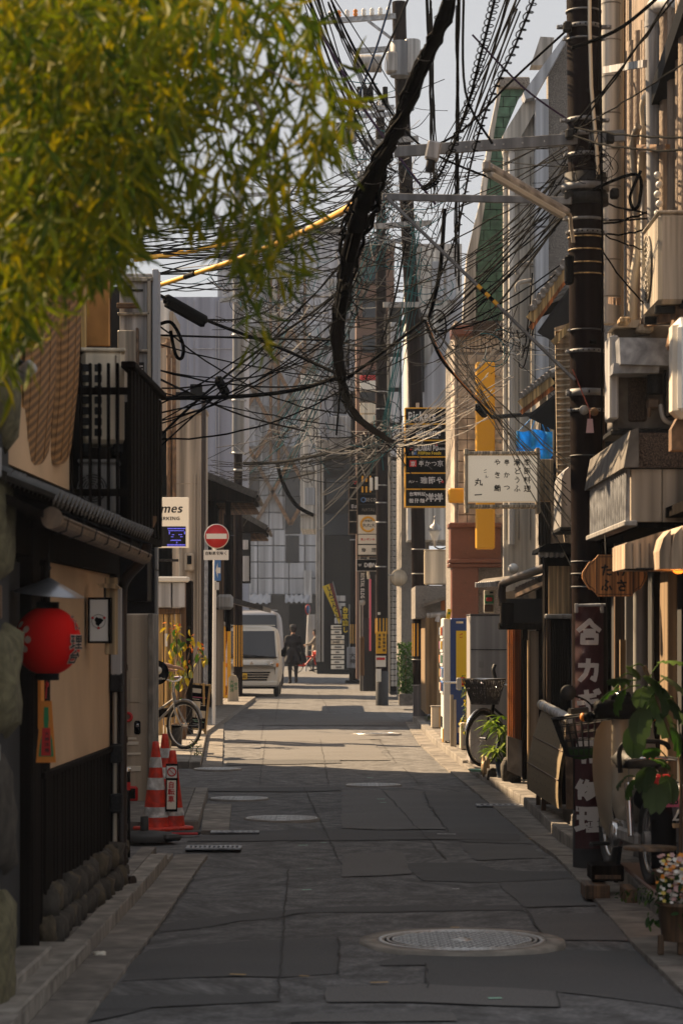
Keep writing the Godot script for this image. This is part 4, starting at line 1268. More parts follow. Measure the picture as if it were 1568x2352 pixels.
func bicycle(label: String,at: Vector3,turn: float,frame_m: String,basket: bool)->Node3D:
	var t:=thing("bicycle",label,"bicycle",at,turn,"bicycles parked at the sides of the street")
	var R:=0.33
	var fw:=Vector3(0.54,R,0)
	var rw:=Vector3(-0.54,R,0)
	for c in [fw,rw]:
		var w:=obj("wheel",tube(S(),arc(c,Vector3.RIGHT,Vector3.UP,R - 0.016,0,TAU,40),0.018,7,false),M.rubber,t)
		obj("rim",tube(S(),arc(c,Vector3.RIGHT,Vector3.UP,R - 0.042,0,TAU,36),0.011,5,false),M.chrome,w)
		obj("hub",cyl(S(),c+Vector3(0,0,-0.045),c+Vector3(0,0,0.045),0.02,8),M.chrome,w)
		for i in 18:
			var a:=TAU*i/18.0
			obj("spoke",cyl(S(),c+Vector3(0,0,0.02 if i % 2 else -0.02),c+Vector3(cos(a),sin(a),0)*(R - 0.045),0.0016,4),M.chrome,w)
	var fr:=S()
	var bb:=Vector3(-0.1,0.28,0)
	var head_lo:=Vector3(0.37,0.62,0)
	var head_hi:=Vector3(0.33,0.78,0)
	var seat_t:=Vector3(-0.24,0.68,0)
	tube(fr,[bb,head_lo],0.02,8)
	tube(fr,spline([seat_t.lerp(bb,0.35),Vector3(0.0,0.52,0),Vector3(0.36,0.7,0)],5),0.016,8)
	tube(fr,[bb,seat_t],0.018,8)
	tube(fr,[head_lo,head_hi],0.024,8)
	for sg in [-1.0,1.0]:
		tube(fr,[bb,rw+Vector3(0,0,0.055*sg)],0.01,6)
		tube(fr,[seat_t.lerp(bb,0.1),rw+Vector3(0,0,0.055*sg)],0.009,6)
		tube(fr,spline([head_lo+Vector3(0,0,0.03*sg),Vector3(0.42,0.5,0.045*sg),fw+Vector3(0,0,0.05*sg)],4),0.012,6)
	obj("frame",fr,M[frame_m],t)
	for q in [[fw,0.3,2.5],[rw,0.2,3.2]]:
		obj("mudguard",tube(S(),arc(q[0],Vector3.RIGHT,Vector3.UP,R+0.016,q[1],q[2],14),0.022,6),M.chrome if basket else M[frame_m],t)
	obj("saddle",prism(S(),[[-0.16,0.08],[-0.13,0.1],[0.12,0.025],[0.14,0.0],[0.12,-0.025],[-0.13,-0.1],[-0.16,-0.08]],Vector3(-0.28,0.78,0),Vector3.RIGHT,Vector3.BACK,Vector3(0,0.05,0)),M.rubber,t)
	obj("seat_post",cyl(S(),seat_t,Vector3(-0.27,0.79,0),0.013,7),M.chrome,t)
	obj("handlebar",tube(S(),spline([Vector3(0.1,0.98,-0.27),Vector3(0.24,0.99,-0.26),Vector3(0.33,0.95,-0.1),Vector3(0.33,0.93,0.0),Vector3(0.33,0.95,0.1),Vector3(0.24,0.99,0.26),Vector3(0.1,0.98,0.27)],5),0.012,7),M.chrome,t)
	obj("stem",cyl(S(),head_hi,Vector3(0.33,0.94,0),0.015,7),M.chrome,t)
	for sg in [-1.0,1.0]:
		obj("grip",cyl(S(),Vector3(0.1,0.98,0.27*sg),Vector3(0.2,0.988,0.265*sg),0.018,8),M.purple if not basket else M.rubber,t)
		obj("brake_lever",tube(S(),[Vector3(0.24,0.985,0.24*sg),Vector3(0.2,0.94,0.27*sg),Vector3(0.13,0.93,0.28*sg)],0.006,5),M.chrome,t)
		obj("pedal",bx(S(),bb+Vector3(0.12*sg,-0.12*sg,0.12*sg),Vector3(0.09,0.02,0.07),0.006),M.rubber,t)
		obj("crank",cyl(S(),bb+Vector3(0,0,0.06*sg),bb+Vector3(0.12*sg,-0.12*sg,0.09*sg),0.009,6),M.chrome,t)
	obj("chain_ring",tube(S(),arc(bb+Vector3(0,0,0.05),Vector3.RIGHT,Vector3.UP,0.085,0,TAU,20),0.006,4,false),M.steel,t)
	obj("kickstand",tube(S(),[rw+Vector3(0,0,0.06),Vector3(-0.62,0.01,0.14)],0.008,5),M.chrome,t)
	if basket:
		var bk:=S()
		var top:=[]
		var bot:=[]
		for i in 5:
			pass
		var q:=[[0.36,-0.19],[0.72,-0.16],[0.72,0.16],[0.36,0.19]]
		var lo:=[[0.4,-0.12],[0.62,-0.11],[0.62,0.11],[0.4,0.12]]
		for lev in 6:
			var f:=lev/5.0
			var loop:=[]
			for k in 5:
				loop.append(Vector3(lerpf(lo[k % 4][0],q[k % 4][0],f),0.74+0.29*f,lerpf(lo[k % 4][1],q[k % 4][1],f)))
			tube(bk,loop,0.0055 if lev<5 else 0.009,5,false)
		for k in 4:
			for j in 8:
				var f:=j/8.0
				var a:=Vector3(lerpf(lo[k][0],lo[(k+1) % 4][0],f),0.74,lerpf(lo[k][1],lo[(k+1) % 4][1],f))
				var b:=Vector3(lerpf(q[k][0],q[(k+1) % 4][0],f),1.03,lerpf(q[k][1],q[(k+1) % 4][1],f))
				tube(bk,[a,b],0.0045,4,false)
		bx(bk,Vector3(0.51,0.74,0),Vector3(0.2,0.008,0.22))
		obj("basket",bk,M.net_brown,t)
		var nt:=S()   # the netting laid over the basket
		for k in 4:
			for j in 10:
				var f:=j/10.0
				var g:=minf(f+0.22,1.0)
				for sg in [0,1]:
					var fa:=f if sg==0 else g
					var fb:=g if sg==0 else f
					tube(nt,[Vector3(lerpf(lo[k][0],lo[(k+1) % 4][0],fa),0.745,lerpf(lo[k][1],lo[(k+1) % 4][1],fa))*Vector3(1.01,1,1.03),Vector3(lerpf(q[k][0],q[(k+1) % 4][0],fb),1.035,lerpf(q[k][1],q[(k+1) % 4][1],fb))*Vector3(1.01,1,1.03)],0.006,4,false)
		obj("basket_net",nt,M.net_brown,t)
		obj("basket_rim",tube(S(),[Vector3(0.36,1.035,-0.19),Vector3(0.72,1.035,-0.16),Vector3(0.72,1.035,0.16),Vector3(0.36,1.035,0.19),Vector3(0.36,1.035,-0.19)],0.011,6,false),M.chrome,t)
		# child seat bar and bell on the handlebar
		obj("seat_bar",tube(S(),spline([Vector3(0.3,0.94,0),Vector3(0.28,1.05,0.02),Vector3(0.3,1.14,0.03),Vector3(0.26,1.2,0.04)],4),0.022,7),M.rubber,t)
		obj("bell",ball(S(),Vector3(0.3,1.0,-0.1),Vector3(0.03,0.026,0.03),6),M.chrome,t)
		obj("headlight",lathe(S(),Vector3(0.44,0.66,0.06),[[0.02,-0.04],[0.035,0.0],[0.035,0.02],[0.0,0.024]],12,Basis(Vector3.FORWARD,PI/2)),M.rubber,t)
	else:
		obj("rear_rack",bx(S(),Vector3(-0.6,0.72,0),Vector3(0.36,0.02,0.14),0.004),M.chrome,t)
	return t

func leaf_mesh(l: float,w: float,fold:=0.25,curl:=0.25,seg:=4) ->Mesh:   # a leaf from the origin along +x
	var s:=S()
	s.set_smooth_group(1)
	var rows:=[]
	for i in seg+1:
		var f:=float(i)/seg
		var hw:=w*0.5*pow(sin(PI*clampf(0.04+f*0.93,0,1)),0.8)
		var y:=-curl*l*f*f
		rows.append([Vector3(l*f,y+hw*fold,-hw),Vector3(l*f,y,0),Vector3(l*f,y+hw*fold,hw)])
	for i in seg:
		for k in 2:
			quad(s,rows[i][k],rows[i][k+1],rows[i+1][k+1],rows[i+1][k],Vector3.UP)
	return baked(s)
func leaf_mass(parent: Node,called: String,pts: Array,mesh: Mesh,mats: Array,spread:=1.0,droop:=0.5) ->void:   # pts: [place, scale]; one object per tone
	var by:={}
	for p in pts:
		var k:=rng.randi() % mats.size()
		if not by.has(k): by[k]=[]
		by[k].append(p)
	for k in by:
		var mm:=MultiMesh.new()
		mm.transform_format=MultiMesh.TRANSFORM_3D
		mm.mesh=mesh
		mm.instance_count=by[k].size()
		for i in by[k].size():
			var b:=Basis(Vector3.UP,rng.randf()*TAU)*Basis(Vector3.FORWARD,droop+rng.randfn(0.0,0.5)*spread)*Basis(Vector3.RIGHT,rng.randfn(0.0,0.6))
			mm.set_instance_transform(i,Transform3D(b.scaled(Vector3.ONE*float(by[k][i][1])),by[k][i][0]))
		var mi:=MultiMeshInstance3D.new()
		mi.multimesh=mm
		mi.material_override=M[mats[k]]
		mi.name=called
		mi.set_meta("kind","stuff")
		parent.add_child(mi,true)
func leaf_parts(parent: Node,called: String,pts: Array,mesh: Mesh,mats: Array,droop:=0.5) ->void:   # every leaf an object
	for p in pts:
		var b:=Basis(Vector3.UP,rng.randf()*TAU)*Basis(Vector3.FORWARD,droop+rng.randfn(0.0,0.4))*Basis(Vector3.RIGHT,rng.randfn(0.0,0.5))
		inst(called,mesh,M[mats[rng.randi() % mats.size()]],parent,Transform3D(b.scaled(Vector3.ONE*float(p[1])),p[0]))

func left_far()->void:
	var d:=46.0
	var b:=thing("beige_building","beige rendered building with brown pipes behind the parking sign","building")
	var b0:=P(340,1600,d)
	obj("wall",V(325,715,398,1720,d+0.6,2.0),M.beige_wall_b,b)
	obj("wall",V(396,950,474,1700,d,0.5),M.beige_wall,b)
	obj("rear_wall",B(-9.0,0,d+0.6,-3.1,5.6,d+7.0),M.beige_wall_b,b)  # unseen block added to keep the street beyond in shade
	obj("coping",V(393,940,476,952,d - 0.06,0.6,0.02),M.beige_wall_b,b)
	obj("water_tank",V(366,690,386,770,d+0.2,0.5,0.02),M.white_wall,b)
	for q in [[383,393,795,1150],[396,404,820,1145]]:
		var a:=P((q[0]+q[1])*0.5,q[2],d - 0.12)
		var e:=P((q[0]+q[1])*0.5,q[3],d - 0.12)
		obj("pipe",tube(S(),spline([a+Vector3(-0.14,0.0,0),a+Vector3(-0.03,0.02,0),a+Vector3(0,-0.1,0),e],4),0.04,8),M.rust_brown,b)
	obj("downpipe",cyl(S(),P(468,905,d - 0.1),P(468,1700,d - 0.1),0.042,10),M.brown_pipe,b)
	obj("gutter",rod(S(),P(402,905,d - 0.1),P(470,905,d - 0.1),0.09,0.07),M.black,b)
	obj("gutter_box",V(437,882,464,912,d - 0.2,0.2,0.01),M.black,b)
	for q in [[448,1090,1480],[456,1080,1620],[461,1060,1640]]:
		obj("conduit",cyl(S(),P(q[0],q[1],d - 0.04),P(q[0] - 1,q[2],d - 0.04),0.016,6),M.beige_wall,b)
	obj("conduit",cyl(S(),P(474,1240,d - 0.3),P(471,1640,d - 0.3),0.035,8),M.galv,b)
	obj("electric_meter",V(424,1270,446,1312,d - 0.14,0.14,0.03),M.vending_beige,b)
	obj("meter_glass",V(430,1276,440,1296,d - 0.16,0.03,0.004),M.black,b)
	for y in [1110,1330]:
		obj("wall_joint",V(397,y,472,y+2,d - 0.004,0.01),M.beige_wall_b,b)
	# parking sign
	var ps:=thing("parking_sign","white parking sign with a black LED panel on a grey post at left","sign",P(396,1200,39.0))
	var k:=39.0/F
	obj("panel",bx(S(),Vector3(-6*k,0,-0.06),Vector3(86*k,116*k,0.12),0.008),M.sign_added_glow,ps)
	latin("Times",19*k,M.lettering_ink,ps,Vector3(-12*k,31*k,0.003),Basis(),true,0.22,72*k)
	latin("PARKING",8*k,M.lettering_ink,ps,Vector3(-10*k,9*k,0.003),Basis(),true,0.0,54*k)
	obj("screen",bx(S(),Vector3(-8*k,-32*k,0.0),Vector3(78*k,46*k,0.012),0.002),M.screen,ps)
	var ls:=S()
	for q in [[10,-14,42,3],[10,-19,38,2.4],[-7,-24,3,8],[28,-24,3,8],[3,-28,8,2.4],[18,-28,9,2.4],[0,-33,7,2.4],[22,-33,8,2.4],[9,-41,26,3],[10,-46,3,4],[9,-51,42,2.6],[9,-54,42,2]]:
		for i in int(q[2]/3.0):
			bx(ls,Vector3((q[0] - q[2]/2+1.5+i*3.0)*k,q[1]*k,0.009),Vector3(2.1*k,q[3]*0.8*k,0.004))
	tag(obj("led_dots",ls,M.led,ps),"","","","stuff")
	obj("post",cyl(S(),Vector3(19*k,-58*k,-0.05),Vector3(19*k,-240*k,-0.05),0.03,10),M.steel,ps)
	obj("cross_bar",bx(S(),Vector3(-16*k,-87*k,-0.02),Vector3(60*k,6*k,0.05),0.004),M.iron_dark,ps)
	# gate with a white meter box
	d=38.0
	var g:=thing("wooden_gate","honey coloured plank gate in a dark frame beside the parking lot","gate")
	for q in [[352,362],[364.5,374.5],[377,387.5],[390,400.5],[403,414]]:
		obj("plank",V(q[0],1410,q[1],1694,d+0.04,0.03,0.006),M.tan_wood,g)
	obj("post",V(416,1334,427,1700,d - 0.02,0.12,0.008),M.brown_wood,g)
	obj("post",V(427,1334,440,1700,d+0.12,0.5,0.008),M.dark_wood_b,g)
	obj("beam",V(352,1397,424,1410,d,0.1,0.008),M.brown_wood,g)
	obj("notice",V(379,1455,385,1485,d+0.02,0.015,0.002),M.white,g)
	var wb:=thing("white_cabinet","white two-door cabinet above the plank gate","cabinet")
	for q in [[350,393],[397,425]]:
		obj("door",V(q[0],1338,q[1],1395,d - 0.1,0.4,0.01),M.panel_blue,wb)
	obj("lid",V(348,1324,432,1337,d - 0.16,0.5,0.02),M.white,wb)
	# bench and black bin by the bicycle
	var bn:=thing("bench","small dark bench on log legs beside the left bicycle","bench")
	obj("seat",V(340,1627,399,1648,33.6,0.4,0.02),M.dark_wood_b,bn)
	obj("leg",cyl(S(),P(389,1648,33.7),Vector3(P(389,1700,33.7).x,0.08,-33.7),0.03,9),M.pale_wood,bn)
	obj("leg",cyl(S(),P(350,1648,33.7),Vector3(P(350,1700,33.7).x,0.08,-33.7),0.03,9),M.pale_wood,bn)
	var bi:=thing("dustbin","black bin behind the bench at the left bicycle","bin",Vector3(P(401,1700,34.2).x,0.085,-34.2))
	obj("bucket",lathe(S(),Vector3.ZERO,[[0.1,0],[0.12,0.3],[0.1,0.3],[0.09,0.03]],16),M.rubber,bi)
	obj("rim",lathe(S(),Vector3(0,0.3,0),[[0.125,-0.02],[0.13,0.0],[0.11,0.005]],16),M.black,bi)
	bicycle("old silver bicycle at left with its front wheel beside the chalkboard",Vector3(-2.165,0.085,-33.3) - Vector3(0.76,0,0.64)*0.54,-0.7,"steel",false)
	var rs:=thing("round_sign","black round shop sign sticking out past the granite corner","sign",P(360,1545,33.0))
	obj("disc",lathe(S(),Vector3.ZERO,[[0.0,-0.02],[0.165,-0.02],[0.168,0.0],[0.165,0.02],[0.0,0.02]],32,Basis(Vector3.RIGHT,PI/2)),M.black,rs)
	obj("logo_dot",lathe(S(),Vector3(0.02,0.03,0.021),[[0.055,0],[0.055,0.002],[0,0.002]],18,Basis(Vector3.RIGHT,PI/2)),M.sign_white,rs)
	latin("coffee",0.03,M.sign_white,rs,Vector3(0.06,-0.08,0.022))
	obj("arm",cyl(S(),Vector3(-0.16,0,0),Vector3(-0.7,0,0),0.012,6),M.iron_dark,rs)
	# chalkboard
	var cb:=thing("chalkboard","wooden A-frame chalkboard menu standing behind the left bicycle","sign board",Vector3(P(448,1680,38.4).x,0.085,-38.4),0.0)
	k=38.4/F
	var lean:=Basis(Vector3.BACK,-0.1)*Basis(Vector3.RIGHT,-0.1)
	var hgt:=116*k
	obj("board",bx(S(),lean*Vector3(-0.02,hgt*0.55,0.02),Vector3(50*k,hgt*0.86,0.02),0.003,lean),M.black,cb)
	for sg in [-1.0,1.0]:
		obj("leg",bx(S(),lean*Vector3(-0.02+sg*26*k,hgt*0.5,0.02),Vector3(5*k,hgt*1.03,0.035),0.004,lean),M.tan_wood,cb)
		obj("rear_leg",bx(S(),Basis(Vector3.RIGHT,0.25)*Vector3(-0.04+sg*26*k,hgt*0.5,-0.14),Vector3(5*k,hgt,0.03),0.004,Basis(Vector3.RIGHT,0.25)),M.tan_wood,cb)
	for y in [0.99,0.1]:
		obj("rail",bx(S(),lean*Vector3(-0.02,hgt*y,0.022),Vector3(50*k,4*k,0.034),0.004,lean),M.tan_wood,cb)
	for q in [[-8,0.86,30,10,"sign_white"],[-2,0.58,21,17,"sign_cream"],[-9,0.4,18,17,"sign_cream"],[12,0.4,20,17,"sign_cream"],[-2,0.73,44,1.6,"pink"],[-8,0.69,26,1.4,"sign_white"],[14,0.62,10,1.4,"lamp_clear"],[14,0.58,12,1.4,"lamp_clear"],[-6,0.28,20,1.2,"mark_green"],[10,0.25,22,1.2,"mark_green"],[2,0.2,26,1.2,"lamp_clear"]]:
		obj("chalk_line" if q[3]<3 else "photo_print",bx(S(),lean*Vector3((q[0] as float)*k - 0.02,hgt*q[1],0.034),Vector3(q[2]*k,q[3]*k,0.004),0.0,lean),M[q[4]],cb)
	# potted plant with yellow and orange leaves
	var pp:=thing("potted_shrub","shrub with drooping yellow-green leaves and orange tips behind the left bicycle","plant",Vector3(P(412,1690,36.5).x,0.085,-36.5))
	obj("pot",lathe(S(),Vector3.ZERO,[[0.1,0],[0.14,0.24],[0.15,0.24],[0.13,0.2]],16),M.rust_brown,pp)
	k=36.5/F
	var tips:=[]
	for q in [[395,1500],[405,1465],[420,1480],[390,1530],[412,1545],[425,1520],[440,1475],[455,1490],[462,1505],[405,1445],[398,1435],[430,1550],[410,1570]]:
		var e:=P(q[0],q[1],36.5+rng.randf_range(-0.15,0.15)) - pp.position
		obj("stem",tube(S(),spline([Vector3(0,0.2,0),Vector3(e.x*0.3,e.y*0.55,e.z*0.3),e],4),0.006,5),M.brown_wood,pp)
		tips.append(e)
	var lf:=leaf_mesh(0.11,0.06,0.2,0.4)
	var lo:=leaf_mesh(0.05,0.03,0.2,0.2)
	for i in tips.size():
		var yel:=[]
		for n in (9 if i<6 or i>10 else 4):
			yel.append([tips[i]+Vector3(rng.randfn(0,0.045),rng.randfn(0,0.06),rng.randfn(0,0.04)),rng.randf_range(0.7,1.3)])
		leaf_parts(pp,"leaf",yel,lf,["leaf_yellow","leaf_yellow","pale_leaf","leaf_green"],1.1)
		if i in [6,7,8,9,10,3,5]:
			var org:=[]
			for n in 9: org.append([tips[i]+Vector3(rng.randfn(0,0.05),rng.randfn(0,0.05),rng.randfn(0,0.04)),rng.randf_range(0.8,1.4)])
			leaf_parts(pp,"leaf",org,lo,["leaf_orange","leaf_orange","leaf_yellow"],0.5)
	# dark tiled houses further on
	for q in [[53.0,-2.76,4.75,2.2,487,1098,590,1140,"dark wooden house with a tiled eave behind the no-entry sign"],[66.5,-2.95,4.4,3.0,555,1180,613,1214,"second dark tiled house beyond the left steel pole"]]:
		var h:=thing("tiled_house",q[8],"house",Vector3.ZERO,0.0,"dark tiled houses on the left beyond the sign")
		obj("wall",B(-6.5,0,q[0],q[1],q[2],q[0]+q[3]),M.dark_wood_b,h)
		var a:=P(q[4],q[5],q[0] - 0.4)
		var e:=P(q[6],q[7],q[0] - 0.4)
		tiled_slope(h,Vector3(a.x,a.y,a.z),Vector3(0,0,-1),e - a,q[3],a.distance_to(e),0.2,3,M.roof_tile)
		obj("verge",rod(S(),a+Vector3(-0.1,0.06,0.03),e+Vector3(0,0.02,0.03),0.12,0.14),M.roof_tile,h)
		obj("eave_boards",prism(S(),[[a.x - 1.5,a.y+0.4],[a.x,a.y - 0.02],[e.x - 0.03,e.y - 0.02],[e.x - 0.05,e.y - 0.12],[a.x - 1.5,a.y - 0.4]],Vector3(0,0,a.z - 0.02),Vector3.RIGHT,Vector3.UP,Vector3(0,0,-q[3])),M.dark_wood_b,h)
		obj("gutter",cyl(S(),e+Vector3(0.03,-0.06,0.05),e+Vector3(0.03,-0.06,-q[3]),0.05,8),M.brown_pipe,h)
		for i in 6:
			obj("rafter_end",B(q[1],e.y - 0.16,q[0]+0.3+i*0.8,e.x - 0.1,e.y - 0.1,q[0]+0.4+i*0.8),M.brown_wood,h)
		if q[0]<55.0:
			for s in [[487,1160,500,1500,"dark_wood"],[503,1170,514,1520,"brown_wood"],[518,1150,530,1450,"dark_wood"]]:
				obj("shutter",V(s[0],s[1],s[2],s[3],q[0] - 0.05,0.06,0.01),M[s[4]],h)
			obj("lower_eave",prism(S(),[[0,0],[1.1,-0.3],[1.1,-0.4],[0,-0.14]],P(488,1360,q[0] - 0.3),Vector3.RIGHT,Vector3.UP,Vector3(0,0,-6)),M.roof_tile,h)
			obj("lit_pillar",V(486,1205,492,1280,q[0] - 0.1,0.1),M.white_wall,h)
			obj("ventilator",V(497,1365,535,1400,q[0] - 0.6,0.3,0.06),M.steel,h)
			obj("pink_wall",V(496,1400,512,1620,q[0] - 0.12,0.1),M.beige_wall_b,h)
		else:
			for s in [[558,1277,572,1335],[558,1240,570,1262]]:
				obj("notice",V(s[0],s[1],s[2],s[3],q[0] - 0.5,0.04,0.004),M.board_grey,h)
			obj("notice_board",V(548,1225,576,1340,q[0] - 0.44,0.04),M.black_soft,h)
	# yellow guards and stone at the pole foot
	for q in [[514,1437,"left of the two yellow guard pipes beside the no-entry sign post"],[526,1441,"right yellow guard pipe, nearer the dark steel pole"]]:
		var yg:=thing("guard_pipe",q[2],"bollard",Vector3(P(q[0],1600,60.5).x,0.08,-60.5),0.0,"yellow guard pipes")
		var top: float=P(q[0],q[1],60.5).y - 0.08
		obj("pipe",tube(S(),spline([Vector3(-0.12,0.0,0.05),Vector3(-0.02,0.06,0.0),Vector3(0,0.2,0),Vector3(0,top,0)],4),0.05,10),M.yellow,yg)
		obj("cap",lathe(S(),Vector3(0,top,0),[[0.06,-0.02],[0.06,0.08],[0.0,0.1]],12),M.concrete_pale,yg)
	var st:=thing("stone_marker","pale stone marker with faded green writing at the foot of the left pole","marker",Vector3(P(536,1609,57.5).x,0.08,-57.5))
	k=57.5/F
	obj("stone",prism(S(),[[-13*k,0],[12*k,0],[10*k,52*k],[6*k,60*k],[-4*k,62*k],[-11*k,55*k]],Vector3.ZERO,Vector3.RIGHT,Vector3.UP,Vector3(0,0,-0.16)),M.sign_cream,st)
	var ws:=S()
	write(ws,"大神洋",Vector3(-8*k,50*k,0.004),Vector3.RIGHT,Vector3.DOWN,9*k,0.12,true)
	write(ws,"京台",Vector3(2*k,44*k,0.004),Vector3.RIGHT,Vector3.DOWN,8*k,0.12,true)
	obj("lettering",ws,M.green,st)
	# no-entry sign
	var ns:=thing("no_entry_sign","round red no-entry sign on a white post with a plate below it","road sign",Vector3(P(491,1678,42.6).x,0.05,-42.6))
	k=42.6/F
	var yy:=func(py: float)->float: return EYE+(HZ - py)*k - 0.05
	obj("post",cyl(S(),Vector3.ZERO,Vector3(3*k,yy.call(1205),0),0.032,12),M.white,ns)
	var c:=Vector3(7*k,yy.call(1232),0.05)
	var fb:=Basis(Vector3.RIGHT,PI/2)
	obj("disc",lathe(S(),c,[[0.0,-0.012],[28.5*k,-0.012],[28.5*k,0.002],[0.0,0.002]],40,fb),M.white,ns)
	obj("red_field",lathe(S(),c,[[26.5*k,0.002],[26.5*k,0.005],[0.0,0.005]],40,fb),M.red,ns)
	obj("white_bar",bx(S(),c+Vector3(0,-0.0,0.007),Vector3(47*k,12*k,0.003)),M.white,ns)
	obj("plate",bx(S(),Vector3(6*k,yy.call(1275),0.05),Vector3(57*k,23*k,0.012),0.003),M.white,ns)
	var ts:=S()
	write(ts,"自転車を除く",Vector3(-19.5*k,yy.call(1267),0.058),Vector3.RIGHT,Vector3.DOWN,8.0*k,0.13,false,1.06)
	obj("lettering",ts,M.lettering_ink,ns)
	var side:=Basis(Vector3.UP,0.9)
	obj("arrow_plate",bx(S(),Vector3(9*k,yy.call(1310),0.0),Vector3(0.16,48*k,0.012),0.003,side),M.sign_blue,ns)
	obj("arrow",prism(S(),[[-0.06,0],[-0.01,0.13],[-0.01,0.05],[0.065,0.05],[0.065,-0.05],[-0.01,-0.05],[-0.01,-0.13]],Vector3(9*k,yy.call(1310),0)+side*Vector3(0,0,0.0075),side*Vector3.RIGHT,Vector3.UP,side*Vector3(0,0,0.003)),M.white,ns)
	obj("small_plate",bx(S(),Vector3(8*k,yy.call(1346),0.0),Vector3(0.1,18*k,0.012),0.003,side),M.board_grey,ns)

func end_buildings()->void:
	# pale blue block on the left behind the houses
	var b:=thing("blue_grey_block","large blank blue-grey building behind the beige building at left","building")
	var d:=88.0
	obj("wall",V(340,682,548,1500,d,10),M.blue_wall,b)
	for x in [430,445,495,502]:
		obj("panel_joint",V(x,690,x+2,1400,d - 0.05,0.06),M.grey_wall,b)
	for y in [800,915,1100]:
		obj("panel_joint",V(342,y,546,y+1.5,d - 0.04,0.06),M.grey_wall,b)
	# the building that closes the street, with a diamond lattice and square wall panels
	d=132.0
	var e:=thing("end_building","grey tiled building with a brown diamond lattice closing the end of the street","building")
	obj("wall",V(500,527,780,1620,d,15),M.grey_wall,e)
	obj("parapet",V(498,520,784,534,d - 0.3,15.4),M.stucco_grey,e)
	for i in 6:
		for j in 4:
			obj("wall_panel",V(556+i*36+1,1216+j*37.5+1,592+i*36 - 1,1253.5+j*37.5 - 1,d - 0.25,0.2,0.02),M.far_tile if (i+j) % 3 else M.far_tile_b,e)
	for i in 7:
		for j in 4:
			obj("wall_panel",V(552+i*33+1,1060+j*39+1,585+i*33 - 1,1099+j*39 - 1,d - 0.2,0.15,0.02),M.far_tile if (i*2+j) % 3 else M.far_tile_b,e)
	for q in [[560,1082,596,1165],[648,1080,688,1140],[655,1140,690,1226],[656,1230,687,1292],[556,1260,576,1290]]:
		obj("window",V(q[0],q[1],q[2],q[3],d - 0.3,0.12,0.02),M.dark_glass,e)
	for i in 3:
		for j in 3:
			var cx:=585.0+i*82.0
			var cy:=830.0+j*150.0
			for q in [[-41,0,0,-75],[0,-75,41,0],[41,0,0,75],[0,75,-41,0]]:
				obj("lattice_bar",rod(S(),P(cx+q[0],cy+q[1],d - 0.35),P(cx+q[2],cy+q[3],d - 0.35),0.34,0.2),M.rust_brown if (i+j) % 2 else M.copper,e)
	for x in [600,622,640,700]:
		obj("drain_pipe",cyl(S(),P(x,640,d - 0.3),P(x,1060,d - 0.3),0.09,6),M.rust_brown if x % 3 else M.galv,e)
	for j in 8:
		obj("floor_band",V(548,700+j*46,780,703+j*46,d - 0.2,0.2),M.far_tile,e)
	for q in [[648,760,700,800],[655,880,690,920],[708,750,735,790],[610,960,640,1010],[560,700,590,740],[600,700,630,735]]:
		obj("window",V(q[0],q[1],q[2],q[3],d - 0.24,0.12,0.02),M.panel_blue,e)
	# dark ground floor with an awning that catches the sun
	obj("shop_front",V(548,1366,730,1560,d - 0.4,0.4),M.granite_black,e)
	obj("doorway",V(664,1388,700,1545,d - 0.5,0.1),M.black,e)
	obj("sign_column",V(698,1310,716,1385,d - 0.7,0.3),M.board_grey,e)
	for q in [[552,1364,622,1386],[655,1366,712,1384]]:
		var s:=S()
		s.set_smooth_group(1)
		var a:=P(q[0],q[1],d - 1.2)
		var z:=P(q[2],q[3],d - 1.2)
		for i in 24:
			var r:=[]
			for f in [float(i)/24,float(i+1)/24]:
				for v in 4:
					r.append(Vector3(lerpf(a.x,z.x,f),lerpf(a.y,z.y,v/3.0)+0.05*sin(f*31.0+v),-(d - 1.2)+0.4*v/3.0+0.1*sin(f*23.0+v*2.0)))
			for v in 3:
				quad(s,r[v],r[v+4],r[v+5],r[v+1],Vector3.UP+Vector3.BACK)
		obj("awning",s,M.car_silver,e)
	# white tower with a lit flank and dark building right of the end
	var w:=thing("white_tower","narrow sunlit white building at the right of the street's end","building")
	d=112.0
	obj("wall",V(690,858,732,1215,d,6),M.white_wall,w)
	for q in [[708,1020,728,1068],[700,900,722,940],[700,1120,724,1160]]:
		obj("window",V(q[0],q[1],q[2],q[3],d - 0.05,0.1,0.02),M.panel_blue,w)
	for y in [890,960,1080,1180]:
		obj("ledge",V(688,y,734,y+4,d - 0.2,0.3),M.concrete_pale,w)
	var k:=thing("dark_tower","dark blue-black building rising beside the white tower","building")
	d=104.0
	obj("wall",V(728,1000,812,1560,d,8),M.iron_dark,k)
	obj("wall",V(738,870,812,1000,d+0.5,8),M.stucco_grey,k)
	for q in [[748,1020,800,1080],[750,1100,798,1150],[745,1180,800,1230]]:
		obj("window",V(q[0],q[1],q[2],q[3],d - 0.04,0.08,0.02),M.dark_glass,k)
	for x in [728,733,741]:
		obj("downpipe",cyl(S(),P(x,1000,d - 0.2),P(x,1520,d - 0.2),0.05,6),M.steel,k)
	for i in 9:
		obj("sign_plate",V(760,1436+i*11.5,790,1445+i*11.5,d - 0.6,0.1,0.01),M.sign_white if i!=3 else M.sign_cream,k)
	for i in 9:
		obj("plate_print",V(765+(i % 3)*3,1439+i*11.5,784 - (i % 2)*5,1441.5+i*11.5,d - 0.66,0.05),M.lettering_ink,k)
	for i in 4:
		obj("sign_plate",V(768,1368+i*17,793,1381+i*17,d - 0.5,0.1,0.01),M.board_grey,k)
	# building with metal balconies above, behind the cable bundle
	var m:=thing("balcony_building","grey building with ribbed metal balconies behind the cable tangle","building")
	d=96.0
	obj("wall",V(738,600,842,1010,d,8),M.grey_wall,m)
